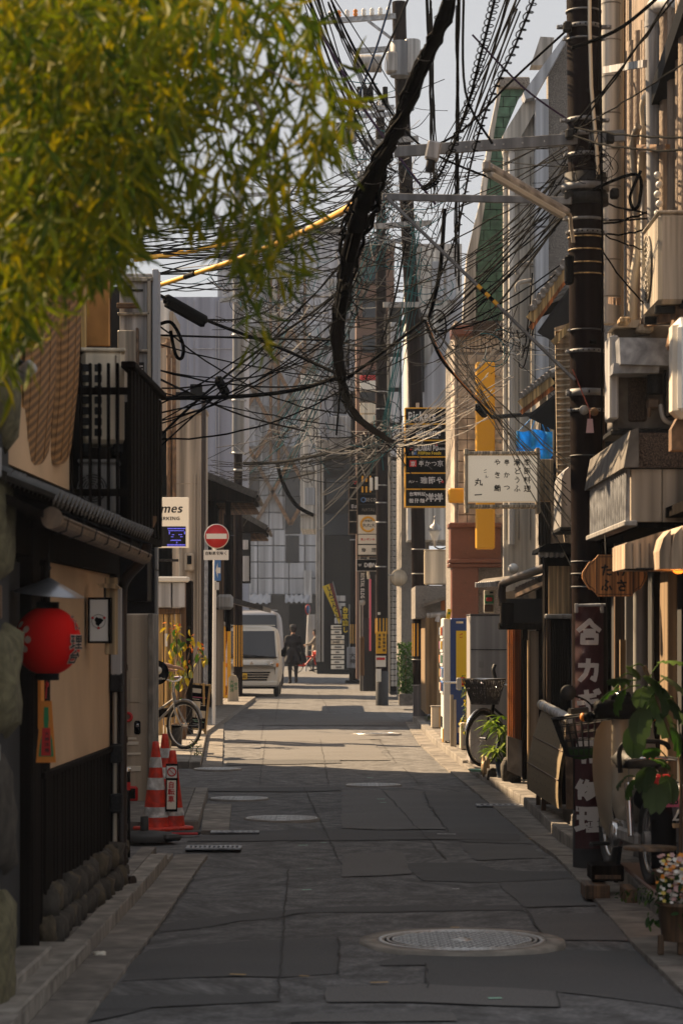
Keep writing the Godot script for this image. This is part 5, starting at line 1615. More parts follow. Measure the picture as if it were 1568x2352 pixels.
	for j in 4:
		obj("balcony",V(755,640+j*105,842,690+j*105,d - 0.9,0.9,0.02),M.board_grey,m)
		for i in 11:
			obj("balcony_rib",V(757+i*7.8,642+j*105,760+i*7.8,688+j*105,d - 0.95,0.06),M.steel,m)
	for j in 3:
		obj("window",V(765,700+j*105,800,738+j*105,d - 0.06,0.1),M.dark_glass,m)

func pixpoly(pts: Array,d: float) ->Array:   # rows and columns to metres in the plane at distance d
	return pts.map(func(p): return [(p[0] - CX)*d/F,EYE+(HZ - p[1])*d/F])
func face(s: SurfaceTool,pts: Array,d: float,deep: float)->SurfaceTool:
	return prism(s,pixpoly(pts,d),Vector3(0,0,-d),Vector3.RIGHT,Vector3.UP,Vector3(0,0,-deep))

func right_far()->void:
	# dark backdrop houses at the far right bend
	var a:=thing("brick_building","brown brick building with lit sign panels high above the street","building")
	obj("wall",V(818,560,905,1560,80.0,6.0),M.brick_brown,a)
	for j in 5:
		obj("window",V(832,610+j*80,862,650+j*80,79.9,0.12,0.02),M.dark_glass,a)
	for q in [[826,862,862,872,"red"],[826,874,862,898,"sign_white"],[826,900,862,922,"screen"],[826,925,862,950,"sign_cream"],[826,952,862,972,"sign_cream"]]:
		obj("sign_panel",V(q[0],q[1],q[2],q[3],79.0,0.3,0.02),M[q[4]],a)
	obj("cornice",V(814,555,908,566,79.6,6.4),M.concrete_dark,a)
	var b:=thing("dark_shop_house","dark narrow shop house with a sign column beside the second brown pole","building")
	obj("wall",V(827,1000,874,1596,72.0,3.0),M.black_soft,b)
	for x in [830,846,862]:
		obj("mullion",V(x,1320,x+4,1590,71.9,0.1),M.steel,b)
	obj("glass_door",V(834,1420,858,1586,71.85,0.06),M.dark_glass,b)
	obj("wood_panel",V(826,1462,836,1552,70.5,0.1,0.02),M.brown_wood,b)
	obj("poster_strip",V(848,1330,852,1495,71.0,0.1),M.pink,b)
	var w:=thing("glass_block_pillar","tall white pillar of square glass panes with dark joints","building")
	obj("core",V(893,700,922,1588,68.0,4.0),M.iron_dark,w)
	for i in 2:
		for j in 40:
			obj("pane",V(897+i*9.3,1058+j*13.0,905.2+i*9.3,1069.6+j*13.0,67.85,0.14,0.015),M.white_wall,w)
	obj("edge_trim",V(889,1050,896,1588,67.7,3.0),M.cream_metal,w)
	for j in 4:
		obj("pane",V(896,740+j*80,918,810+j*80,67.9,0.1,0.02),M.panel_blue,w)
	var g:=thing("grey_concrete_house","plain grey house with a sloping dark roof behind the black sign tower","building")
	obj("wall",V(921,1000,985,1620,60.0,5.0),M.stucco_grey,g)
	obj("wall",V(936,560,1060,1240,58.5,4.0),M.white_wall,g)
	obj("roof_flank",face(S(),[[966,868],[1060,668],[1062,760],[990,990],[966,990]],58.2,0.25),M.grey_wall,g)
	obj("upper_window",V(992,600,1018,690,58.4,0.08,0.02),M.panel_blue,g)
	obj("upper_window",V(1024,600,1046,690,58.4,0.08,0.02),M.panel_blue,g)
	for y in [640,720,850]:
		obj("facade_joint",V(937,y,1058,y+3,58.42,0.06),M.steel,g)
	obj("dark_gable",face(S(),[[940,840],[958,690],[974,740],[974,900],[940,900]],58.1,0.2),M.iron_dark,g)
	obj("balcony",V(975,1075,1040,1110,57.0,0.9,0.02),M.stucco_brown,g)
	var hd:=thing("clipped_hedge","tall clipped green hedge in a concrete planter between the brown poles","hedge",P(932,1618,54.0))
	hd.position.y=0.09
	obj("planter",bx(S(),Vector3(0,0.13,-0.2),Vector3(0.32,0.26,0.5),0.02),M.concrete_dark,hd)
	obj("stem",cyl(S(),Vector3(0,0.26,-0.2),Vector3(0,1.2,-0.2),0.02,6),M.brown_wood,hd)
	var pts:=[]
	for i in 1500:
		pts.append([Vector3(rng.randf_range(-0.17,0.17),rng.randf_range(0.28,1.42),-0.2+rng.randf_range(-0.22,0.24)),rng.randf_range(0.7,1.4)])
	leaf_mass(hd,"foliage",pts,leaf_mesh(0.05,0.028),["hedge_leaf","leaf_dark","leaf_green"])
	var mr:=thing("traffic_mirror","round traffic mirror on a bracket between the second and third brown poles","mirror",P(916,1327,60.0))
	obj("dish",lathe(S(),Vector3.ZERO,[[0.0,0.0],[0.12,-0.01],[0.2,-0.05],[0.205,-0.07],[0.0,-0.07]],26,Basis(Vector3.RIGHT,-PI/2)),M.sign_cream,mr)
	obj("rim",tube(S(),arc(Vector3(0,0,-0.05),Vector3.RIGHT,Vector3.UP,0.205,0,TAU,26),0.014,6,false),M.concrete_pale,mr)
	obj("clamp",bx(S(),Vector3(0.04,0.0,0.03),Vector3(0.05,0.5,0.04),0.008),M.steel,mr)
	obj("arm",cyl(S(),Vector3(0.04,0.06,0.03),Vector3(-0.42,0.07,0.1),0.018,8),M.steel,mr)
	# the strip of front between the third pole and the blue machine
	var o:=thing("ochre_shop","low ochre-walled shop with a small tin canopy by the third brown pole","building")
	obj("wall",V(978,1416,1040,1640,44.0,3.0),M.ochre_dull,o)
	obj("pilaster",V(1004,1412,1018,1640,43.8,0.2,0.01),M.pale_wood,o)
	obj("upper_wall",V(955,1345,1045,1420,44.3,3.0),M.stucco_grey,o)
	obj("canopy",face(S(),[[972,1386],[1037,1365],[1037,1373],[974,1393]],43.0,1.4),M.concrete_dark,o)
	obj("canopy_gutter",cyl(S(),P(980,1414,43.2),P(1022,1410,43.2),0.045,8),M.board_grey,o)
	obj("gutter_pipe",cyl(S(),P(1006,1414,43.2),P(1003,1428,43.2),0.04,8),M.board_grey,o)
	obj("red_sign",V(1012,1378,1022,1402,43.4,0.1,0.01),M.red_wood,o)
	air_conditioner("air_conditioner","cream air conditioner seen from its back, on a bracket by the third brown pole",Vector3(P(1001,1343,46.0).x,P(1001,1343,46.0).y,-46.2),PI,Vector3(0.44,0.66,0.3),"sign_cream",false)
	var br:=thing("wall_bracket","dark bracket shelf under the cream air conditioner","bracket",P(1000,1348,46.0))
	obj("shelf",bx(S(),Vector3(0,-0.05,-0.15),Vector3(0.5,0.03,0.4),0.006),M.concrete_dark,br)
	obj("strut",bx(S(),Vector3(0.1,-0.22,-0.15),Vector3(0.06,0.32,0.3),0.01),M.iron_dark,br)
	var lp:=thing("wall_lamp","old-style glass wall lantern with a dark hood above the air conditioner","lamp",P(998,1225,46.5))
	obj("glass",lathe(S(),Vector3.ZERO,[[0.05,-0.14],[0.11,0.04],[0.105,0.06],[0.0,0.06]],8,Basis(),false),M.lamp_clear,lp)
	obj("hood",lathe(S(),Vector3(0,0.06,0),[[0.135,0.0],[0.1,0.08],[0.03,0.13],[0.02,0.2],[0.0,0.22]],12),M.steel,lp)
	obj("finial",ball(S(),Vector3(0,0.3,0),Vector3(0.02,0.04,0.02),5),M.steel,lp)
	obj("foot",lathe(S(),Vector3(0,-0.26,0),[[0.02,0.0],[0.05,0.12]],8),M.steel,lp)
	obj("arm",tube(S(),spline([Vector3(0,-0.26,0),Vector3(0.1,-0.3,0),Vector3(0.25,-0.26,-0.05)],4),0.014,6),M.iron_dark,lp)
	var bx1:=thing("utility_box","cream box with a yellow strap on the kerb by the third brown pole","box",P(1005,1669,40.6))
	bx1.position.y=0.1
	obj("body",bx(S(),Vector3(0,0.18,-0.15),Vector3(0.21,0.36,0.3),0.01),M.sign_cream,bx1)
	obj("lid",bx(S(),Vector3(0,0.36,-0.15),Vector3(0.23,0.02,0.32),0.005),M.concrete_pale,bx1)
	obj("strap",bx(S(),Vector3(0.03,0.18,-0.15),Vector3(0.012,0.365,0.306)),M.yellow,bx1)

func right_mid()->void:
	# cream tiled building with a red granite foot and a green shingled roof front
	var d:=38.0
	var e:=thing("cream_tiled_building","cream tiled building with red granite base and green shingled upper front","building")
	obj("wall",V(1048,742,1156,1430,d,4.0),M.stucco_grey,e)
	obj("street_wall",B(1.775,0,38.03,1.82,6.6,39.4),M.cream_tile,e)
	for i in 5:
		for j in 17:
			var x:=1052.0+i*21
			if j>0:
				obj("wall_tile",V(x,790+j*24.6,x+19.6,812.6+j*24.6,d - 0.03,0.03,0.004),M.cream_tile,e)
	for i in 12:
		obj("wall_tile",V(1054+i*8.6,772,1061+i*8.6,808,d - 0.03,0.03,0.004),M.cream_tile,e)
	obj("cornice",V(1036,746,1085,770,d - 0.25,0.6,0.02),M.granite_red,e)
	obj("upper_band",V(1082,736,1156,770,d - 0.12,0.5,0.01),M.stucco_brown,e)
	obj("granite_pier",V(1037,1205,1098,1700,d - 0.12,0.5,0.01),M.granite_red,e)
	obj("granite_lintel",V(1034,1203,1150,1284,d - 0.15,0.6,0.01),M.granite_red,e)
	for q in [[1200,1212,0.24],[1283,1293,0.26],[1293,1303,0.2]]:
		obj("ledge",V(1030,q[0],1152,q[1],d - q[2],0.6,0.015),M.granite_red,e)
	obj("recess_wall",V(1098,1300,1150,1700,d+0.25,0.1),M.brown_wood,e)
	obj("ceiling_lamp",V(1119,1303,1138,1318,d+0.05,0.15,0.02),M.white,e)
	# green shingles, clipped to the slanting outline
	var outline:=PackedVector2Array()
	for p in [[1149,200],[1211,200],[1192,222],[1155,310],[1158,345],[1156,737],[1090,737],[1090,590],[1109,475],[1131,300]]: outline.append(Vector2(p[0],p[1]))
	obj("green_backing",face(S(),[[1149,200],[1211,200],[1192,222],[1155,310],[1158,345],[1156,737],[1090,737],[1090,590],[1109,475],[1131,300]],d+0.03,0.2),M.iron_dark,e)
	for j in 23:
		for i in 5:
			var y0:=198.0+j*23.6
			var x0:=1080.0+i*30.0+(15.0 if j % 2 else 0.0)
			for piece in Geometry2D.intersect_polygons(PackedVector2Array([Vector2(x0+0.8,y0+0.8),Vector2(x0+29.2,y0+0.8),Vector2(x0+29.2,y0+22.8),Vector2(x0+0.8,y0+22.8)]),outline):
				var pl:=[]
				for p in piece: pl.append([p.x,p.y])
				if pl.size()>2:
					var o:=obj("shingle",face(S(),pl,d - 0.006*(i % 2),0.03),M.green_shingle if rng.randf()<0.6 else M.green_shingle_b,e)
					o.rotation.x=0.0
	obj("roof_cap",V(1144,176,1216,202,d - 0.1,0.5,0.02),M.stucco_grey,e)
	obj("roof_trim",face(S(),[[1146,196],[1153,196],[1135,300],[1112,475],[1092,592],[1092,742],[1062,742],[1072,585],[1100,470],[1124,300]],d - 0.05,0.4),M.cream_wall,e)
	# yellow vertical sign
	var y:=thing("yellow_sign","tall plain yellow vertical sign on the cream tiled building","sign")
	obj("panel",V(1093,831,1136,1261,36.2,0.25,0.02),M.yellow,y)
	obj("bracket",V(1030,1121,1094,1154,36.4,0.2,0.02),M.yellow,y)
	for q in [860,1010,1180]:
		obj("clamp",V(1136,q,1152,q+8,36.4,0.1,0.01),M.steel,y)
	var fs:=thing("menu_sign","small white sign with two food pictures under the canopy","sign")
	obj("board",V(1111,1356,1135,1408,31.5,0.08,0.006),M.sign_white,fs)
	obj("picture",V(1113,1367,1133,1386,31.47,0.03,0.003),M.green,fs)
	obj("picture_detail",V(1116,1372,1130,1381,31.45,0.03,0.008),M.red,fs)
	obj("picture",V(1112,1389,1132,1405,31.47,0.03,0.003),M.brown_wood,fs)
	obj("price_print",V(1124,1359,1132,1363,31.47,0.02),M.lettering_ink,fs)
	# white and grey building with a slanting top
	d=33.0
	var w:=thing("white_panel_building","white panelled building with a slanting top behind the big pole","building")
	obj("stucco_wall",face(S(),[[1258,150],[1300,80],[1420,80],[1420,1430],[1258,1430]],d+0.25,0.3),M.stucco_grey,w)
	obj("gable",face(S(),[[1218,150],[1240,84],[1272,86],[1262,150]],d+2.0,0.3),M.steel,w)
	obj("barge_board",face(S(),[[1201,212],[1297,80],[1300,92],[1228,222],[1206,228]],d - 0.1,0.4),M.panel_blue,w)
	for q in [[226,340],[342,520],[522,705],[707,890]]:
		obj("grey_panel",V(1228.5,q[0]+1,1259,q[1] - 1,d,0.3,0.006),M.panel_blue,w)
	obj("soffit",face(S(),[[1154,310],[1206,226],[1228,228],[1228,256],[1176,350],[1159,345]],d+0.15,0.5),M.cream_wall,w)
	obj("cream_wall",face(S(),[[1156,345],[1176,348],[1229,256],[1229,1430],[1156,1430]],d+0.3,0.2),M.cream_wall,w)
	obj("rear_wall",B(2.75,0,33.6,4.4,9.0,37.5),M.stucco_grey,w)  # unseen box added behind the thin front
	for x in [1163,1190,1216]:
		obj("wall_joint",V(x,360,x+1.6,1240,d+0.27,0.04),M.stucco_grey,w)
	for yy in [470,610,800,1010]:
		obj("wall_joint",V(1157,yy,1228,yy+1.6,d+0.28,0.04),M.stucco_grey,w)
	obj("downpipe",cyl(S(),P(1174,350,d+0.2),P(1174,1250,d+0.2),0.045,10),M.white_wall,w)
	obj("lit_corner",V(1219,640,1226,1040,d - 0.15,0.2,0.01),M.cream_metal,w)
	for q in [[1184,610],[1186,650]]:
		obj("cable_boot",tube(S(),spline([P(1222,q[1] - 6,d - 0.1),P(1196,q[1] - 2,d - 0.15),P(1186,q[1]+6,d - 0.2),P(1188,q[1]+20,d - 0.2)],4),0.03,7),M.concrete_pale,w)
	# small tiled roofs with sunlight put into their tile colour
	for q in [["upper tiled canopy roof with orange boards behind the big pole",1216,735,1300,618,25.5],["lower tiled canopy roof with orange boards above the blue tarp",1194,930,1268,872,27.5]]:
		var t:=thing("canopy_roof",q[0],"roof",Vector3.ZERO,0.0,"small tiled canopies on the right")
		var a:=P(q[1],q[2],q[5])
		var b:=P(q[3],q[4],q[5])
		obj("fascia_board",rod(S(),a,b,0.05,0.1),M.tan_wood,t)
		obj("fascia_board",rod(S(),a+Vector3(0.01,-0.085,-0.05),b+Vector3(0.01,-0.085,-0.05),0.05,0.05),M.red_wood,t)
		var n:=9
		for i in n:
			var p:=a.lerp(b,(i+0.5)/n)
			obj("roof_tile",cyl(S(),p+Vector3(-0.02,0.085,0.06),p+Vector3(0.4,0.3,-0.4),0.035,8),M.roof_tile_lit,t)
		obj("roof_deck",prism(S(),[[0,0],[a.distance_to(b),0],[a.distance_to(b),0.9],[0,0.9]],a+Vector3(0,0.02,0),(b - a).normalized(),Vector3(0.5,0.28,-0.8).normalized(),Vector3(0.02,-0.03,0)),M.dark_wood_b,t)
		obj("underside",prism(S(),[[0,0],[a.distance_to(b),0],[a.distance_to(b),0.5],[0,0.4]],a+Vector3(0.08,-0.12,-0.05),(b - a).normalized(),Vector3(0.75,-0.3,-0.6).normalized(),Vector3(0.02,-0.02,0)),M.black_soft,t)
	var rs:=thing("reed_screen_wall","sunlit woven reed screen wall between the big pole and the white building","screen")
	obj("screen",face(S(),[[1274,752],[1330,735],[1330,1245],[1296,1245],[1279,1120]],24.5,0.06),M.reed_grey,rs)
	for j in 26:
		obj("reed_roll",cyl(S(),P(1275+j*0.2,762+j*14,24.47),P(1330,757+j*14,24.4),0.017,6),M.reed_grey,rs)
	obj("cap_board",rod(S(),P(1269,788,24.4),P(1318,738,24.4),0.06,0.06),M.tan_wood,rs)
	var dk:=thing("dark_timber_house","dark timber house behind the reed screen and white lantern sign","house")
	obj("wall",V(1240,930,1420,1430,32.1,0.25),M.dark_wood_b,dk)
	obj("rear_wall",B(2.75,0,26.3,4.4,4.0,32.8),M.dark_wood_b,dk)  # unseen box added to block light behind the thin wall
	obj("post",V(1262,935,1272,1430,32.0,0.1,0.01),M.pale_wood,dk)
	obj("dark_window",V(1240,945,1262,1250,32.04,0.06),M.black_soft,dk)
	for i in 4:
		obj("window_bar",V(1236+i*7.6,1150,1240+i*7.6,1252,31.9,0.05,0.005),M.dark_wood,dk)
	# porch with tiled roof, brown drainpipe and the orange lattice door
	var p:=thing("porch_house","low tiled house front with a brown drainpipe and orange lattice door","house")
	obj("wall",B(2.08,0,25.9,4.0,2.2,31.5),M.dark_wood_b,p)
	d=25.6
	for i in 8:
		obj("door_slat",V(1166.5+i*4.3,1441,1169.6+i*4.3,1726 - i*4,d - 0.08+i*0.02,0.05,0.004),M.red_wood,p)
	obj("door_back",V(1164,1436,1202,1752,d+0.06,0.05),M.brown_wood,p)
	obj("door_base",face(S(),[[1164,1690],[1200,1702],[1200,1786],[1164,1770]],d - 0.14,0.1),M.concrete,p)
	obj("dark_post",V(1199,1441,1211,1790,d - 0.2,0.1,0.006),M.dark_wood,p)
	obj("pillar",V(1211,1470,1216,1790,d - 0.3,0.1,0.006),M.pale_wood,p)  # pale strip, the pillar's sunlit edge put into the wood colour
	obj("plaster_strip",V(1216,1450,1236,1792,d - 0.25,0.1),M.beige_wall_b,p)
	obj("beam",V(1146,1430,1262,1446,d - 0.35,0.2,0.01),M.dark_wood,p)
	obj("beam",V(1150,1385,1180,1436,d - 0.45,0.2,0.01),M.dark_wood,p)
	obj("eave_shadow_board",V(1160,1375,1262,1432,d+0.1,0.1),M.black_soft,p)  # flat black sheet stands in for the deep shade below the eave
	obj("drainpipe",tube(S(),spline([P(1275,1294,23.6),P(1254,1303,23.8),P(1200,1322,24.6),P(1162,1337,25.2),P(1152,1348,25.3),P(1152,1392,25.3)],5),0.043,10),M.brown_pipe,p)
	obj("drain_head",V(1149,1388,1166,1436,25.2,0.1,0.02),M.brown_pipe,p)
	for i in 11:
		var f:=i/10.0
		var a:=P(lerpf(1188,1262,f),lerpf(1355,1322,f),lerpf(25.0,23.8,f))
		obj("roof_tile",cyl(S(),a,a+Vector3(0.32,0.14,-0.25),0.04,8),M.roof_tile_lit if i<7 else M.roof_tile,p)  # the first tiles take the paler colour with painted sun
	obj("eave_rail",rod(S(),P(1186,1368,25.0),P(1262,1334,23.8),0.04,0.04),M.copper,p)
	obj("tin_roof",prism(S(),[[0,0],[1.25,0.0],[1.25,0.7],[0,0.7]],P(1090,1346,31.2),Vector3(0.93,0.11,0.34).normalized(),Vector3(0.2,0.1,-0.9).normalized(),Vector3(0,0.03,0)),M.concrete,p)
	for i in 10:
		obj("eave_tile",V(1091+i*5.2,1337 - i*0.4,1095.6+i*5.2,1350 - i*0.2,31.1,0.08,0.01),M.board_grey,p)
	obj("roof_ball",ball(S(),P(1178,1306,27.0),Vector3(0.06,0.06,0.06),7),M.white,p)
	# dark house corner with beige panel, behind the bent bamboo screen
	d=22.3
	var r:=thing("slatted_house","narrow dark slatted house front with a beige panel beside the big pole","house")
	obj("wall",V(1250,1262,1420,1850,d,0.25),M.dark_wood_b,r)
	obj("rear_wall",B(2.3,0,d+0.3,4.4,2.9,25.8),M.dark_wood_b,r)  # added unseen mass, keeps light from passing behind the front
	obj("panel",V(1259,1300,1309,1411,d - 0.05,0.05,0.004),M.pale_wood,r)
	obj("panel",V(1309,1280,1325,1411,d - 0.04,0.05,0.004),M.black_soft,r)
	obj("ledge",V(1252,1410,1316,1421,d - 0.12,0.14,0.01),M.steel,r)
	for i in 11:
		obj("board",V(1254+i*5.4,1423,1259+i*5.4,1850,d - 0.04 - 0.01*(i % 2),0.04,0.004),M.brown_wood if i<2 else M.dark_wood,r)
	obj("side_post",V(1312,1420,1322,1850,d - 0.1,0.1,0.006),M.steel,r)
	obj("cap_roof",face(S(),[[1236,1268],[1238,1258],[1254,1249],[1300,1247],[1325,1250],[1325,1270]],d - 0.25,0.8),M.black,r)
	for i in 5:
		obj("eave_tile",V(1237+i*12,1266,1247+i*12,1280,d - 0.22,0.1,0.01),M.board_grey,r)
	var sc:=thing("bamboo_screen","curved tan bamboo guard screen with a rolled top leaning on the dark house","screen")
	var rows:=[]
	for v in 13:
		var f:=v/12.0
		rows.append([P(lerpf(1243,1236,f),lerpf(1630,1812,f),22.0 - 0.1*f),P(lerpf(1311,1311,f),lerpf(1660,1858,f),19.9)])
	for j in 3:
		var s:=S()
		s.set_smooth_group(1)
		for v in range(j*4,j*4+4):
			var b0:=Vector3(-0.11*sin(PI*v/12.0*0.62),0,0)
			var b1:=Vector3(-0.11*sin(PI*(v+0.97)/12.0*0.62),0,0)
			var lo0: Vector3=rows[v][0].lerp(rows[v+1][0],0.0)
			quad(s,rows[v][0]+b0,rows[v][1]+b0,(rows[v][1] as Vector3).lerp(rows[v+1][1],0.99)+b1,(rows[v][0] as Vector3).lerp(rows[v+1][0],0.99)+b1,Vector3(-1,0,0.4))
			quad(s,rows[v][0]+b0+Vector3(0.03,0,0),rows[v][1]+b0+Vector3(0.03,0,0),(rows[v][1] as Vector3).lerp(rows[v+1][1],0.99)+b1+Vector3(0.03,0,0),(rows[v][0] as Vector3).lerp(rows[v+1][0],0.99)+b1+Vector3(0.03,0,0),Vector3(1,0,-0.4))
		obj("panel",s,M.screen_tan,sc)
	for v in [4,8]:
		var bo:=Vector3(-0.11*sin(PI*v/12.0*0.62) - 0.004,0,0)
		obj("seam",cyl(S(),rows[v][0]+bo,rows[v][1]+bo,0.006,5),M.brown_wood,sc)
	obj("top_roll",tube(S(),[P(1242,1618,22.0),P(1312,1654,19.9)],0.042,12),M.board_grey,sc)
	for i in 7:
		var f:=i/6.0
		obj("roll_band",cyl(S(),P(lerpf(1244,1309,f),lerpf(1619,1652.6,f),lerpf(21.9,20.0,f)),P(lerpf(1246,1311,f),lerpf(1620,1653.6,f),lerpf(21.85,19.95,f)),0.046,12),M.sign_cream,sc)
	obj("edge_board",rod(S(),P(1311,1662,19.88),P(1313,1858,19.88),0.03,0.1),M.copper,sc)
	for q in [[1238,1828,22.0],[1250,1838,21.3]]:
		obj("foot",rod(S(),P(q[0],1740,q[2]),Vector3(P(q[0] - 3,q[1],q[2]).x,0.1,-q[2]),0.04,0.04),M.brown_wood,sc)
	# machines and posts on the pavement
	var vb:=thing("vending_machine","plain grey back of a vending machine with a sunlit edge at right","vending machine",Vector3(P(1122,1700,29.4).x,0.1,-29.4))
	obj("cabinet",bx(S(),Vector3(0,0.9,-0.4),Vector3(0.46,1.8,0.8),0.012),M.vending_grey,vb)
	obj("seam",bx(S(),Vector3(0,1.38,0.002),Vector3(0.44,0.008,0.008)),M.iron_dark,vb)
	obj("seam",bx(S(),Vector3(0.08,0.4,0.002),Vector3(0.3,0.008,0.008)),M.steel,vb)
	obj("cap",bx(S(),Vector3(0,1.805,-0.4),Vector3(0.47,0.02,0.82),0.006),M.brown_pipe,vb)
	obj("sticker",bx(S(),Vector3(-0.09,1.2,0.002),Vector3(0.07,0.075,0.006)),M.steel,vb)
	latin("OSAKA",0.04,M.lettering_ink,vb,Vector3(-0.13,0.97,0.004),Basis(),true,0.0,0.1)
	d=34.6
	var vm:=thing("vending_machine","blue drinks vending machine with a yellow side poster facing the street","vending machine",Vector3(P(1034,1700,d).x,0.1,-d))
	obj("cabinet",bx(S(),Vector3(0.24,0.9,-0.45),Vector3(0.48,1.8,0.9),0.012),M.blue,vm)
	obj("front",bx(S(),Vector3(-0.05,0.92,-0.45),Vector3(0.1,1.76,0.88),0.012),M.white,vm)
	for j in 5:
		obj("shelf_window",bx(S(),Vector3(-0.105,1.62 - j*0.2,-0.45),Vector3(0.012,0.15,0.8),0.004),M.panel_blue if j<3 else M.sign_blue,vm)
		for i in 6:
			obj("can",cyl(S(),Vector3(-0.112,1.555 - j*0.2,-0.14 - i*0.125),Vector3(-0.112,1.67 - j*0.2,-0.14 - i*0.125),0.022,8),M[["red","yellow","green","white","brown_wood","sign_blue"][(i+j) % 6]],vm)
	for j in 5:
		obj("price_strip",bx(S(),Vector3(-0.108,1.53 - j*0.2,-0.45),Vector3(0.018,0.03,0.8)),M.white,vm)
	obj("delivery_flap",bx(S(),Vector3(-0.105,0.3,-0.5),Vector3(0.012,0.16,0.4),0.004),M.black,vm)
	obj("yellow_print",bx(S(),Vector3(-0.104,0.12,-0.1),Vector3(0.012,0.2,0.16),0.003),M.yellow,vm)
	obj("poster",bx(S(),Vector3(0.27,1.22,0.002),Vector3(0.38,0.8,0.008)),M.poster_yellow,vm)
	var ls:=S()
	write(ls,"ごよつ",Vector3(0.11,1.57,0.008),Vector3(0.98,0.2,0).normalized(),Vector3(0.2,-0.98,0).normalized()*-1.0*-1.0,0.06,0.16,false,1.5)
	obj("lettering",ls,M.red,vm)
	obj("badge",lathe(S(),Vector3(0.17,0.9,0.006),[[0.062,0],[0.062,0.003],[0,0.003]],22,Basis(Vector3.RIGHT,PI/2)),M.red,vm)
	latin("T",0.07,M.yellow,vm,Vector3(0.17,0.9,0.012))
	obj("notice",bx(S(),Vector3(0.17,0.2,0.002),Vector3(0.14,0.08,0.006)),M.sign_cream,vm)
	obj("top_label",bx(S(),Vector3(0.13,1.74,0.002),Vector3(0.1,0.03,0.006)),M.sign_cream,vm)
	var yl:=thing("price_flag","small yellow tag standing on the blue vending machine","tag",P(1030,1418,34.6))
	obj("card",bx(S(),Vector3(0,0.05,0),Vector3(0.06,0.14,0.01),0.002,Basis(Vector3.BACK,-0.2)),M.poster_yellow,yl)
	obj("print",bx(S(),Vector3(0.005,0.06,0.008),Vector3(0.03,0.03,0.004)),M.green,yl)
	var po:=thing("guard_post","beige double steel post in front of the blue vending machine","bollard",P(1040,1709,33.6))
	po.position.y=0.1
	obj("post",cyl(S(),Vector3(-0.02,0,0),Vector3(-0.02,0.73,0),0.024,10),M.cream_metal,po)
	obj("post",cyl(S(),Vector3(0.022,0,0.02),Vector3(0.022,0.66,0.02),0.022,10),M.cream_metal,po)
	obj("latch_bar",cyl(S(),Vector3(-0.13,0.9,0),Vector3(0.08,0.9,0),0.016,8),M.chrome,po)
	obj("latch_box",bx(S(),Vector3(0.08,0.88,0.02),Vector3(0.07,0.17,0.05),0.01),M.board_grey,po)
	var wb:=thing("white_crate","white box with red goods beside the front wheel of the right bicycle","box",P(1070,1706,33.0))
	wb.position.y=0.1
	obj("shell",bx(S(),Vector3(0,0.18,-0.1),Vector3(0.16,0.36,0.3),0.01),M.sign_cream,wb)
	obj("opening",bx(S(),Vector3(0.01,0.17,0.052),Vector3(0.11,0.24,0.01)),M.steel,wb)
	obj("red_bag",lump(S(),Vector3(0.02,0.22,0.06),Vector3(0.04,0.05,0.03),5,0.4,5),M.red,wb)
	bicycle("dark bicycle with a netted front basket beside the grey vending machine",Vector3(P(1094,1700,29.0).x,0.1,-28.6)+Vector3(0.54,0,-0.54)*0.75,PI+0.86,"black",true)
	# boundary stone and pots are with the plants
	# blue tarp
	var tp:=thing("blue_tarp","bright blue tarpaulin hung from a pole above the white lantern sign","tarp")
	var s:=S()
	s.set_smooth_group(1)
	for i in 16:
		for j in 6:
			var q:=[]
			for k in [[i,j],[i+1,j],[i+1,j+1],[i,j+1]]:
				var f: float=k[0]/16.0
				var g: float=k[1]/6.0
				q.append(P(lerpf(1185,1268,f),lerpf(989+3*sin(f*9.0),1058,g),31.8 - 0.05*sin(f*14.0+g*2.0) - 0.03*sin(f*31.0)))
			quad(s,q[0],q[1],q[2],q[3],Vector3.BACK)
	obj("sheet",s,M.tarp_blue,tp)
	obj("pole",cyl(S(),P(1130,958,31.8),P(1240,949,31.7),0.03,8),M.iron_dark,tp)
	for q in [[1232,950,1218,990],[1236,950,1250,990],[1238,950,1262,990],[1228,952,1190,990]]:
		obj("tie_cord",cyl(S(),P(q[0],q[1],31.7),P(q[2],q[3],31.75),0.006,4),M.tarp_blue,tp)
	obj("hem",tube(S(),[P(1185,1030,31.7),P(1226,1033,31.7),P(1268,1031,31.7)],0.008,5),M.sign_blue,tp)

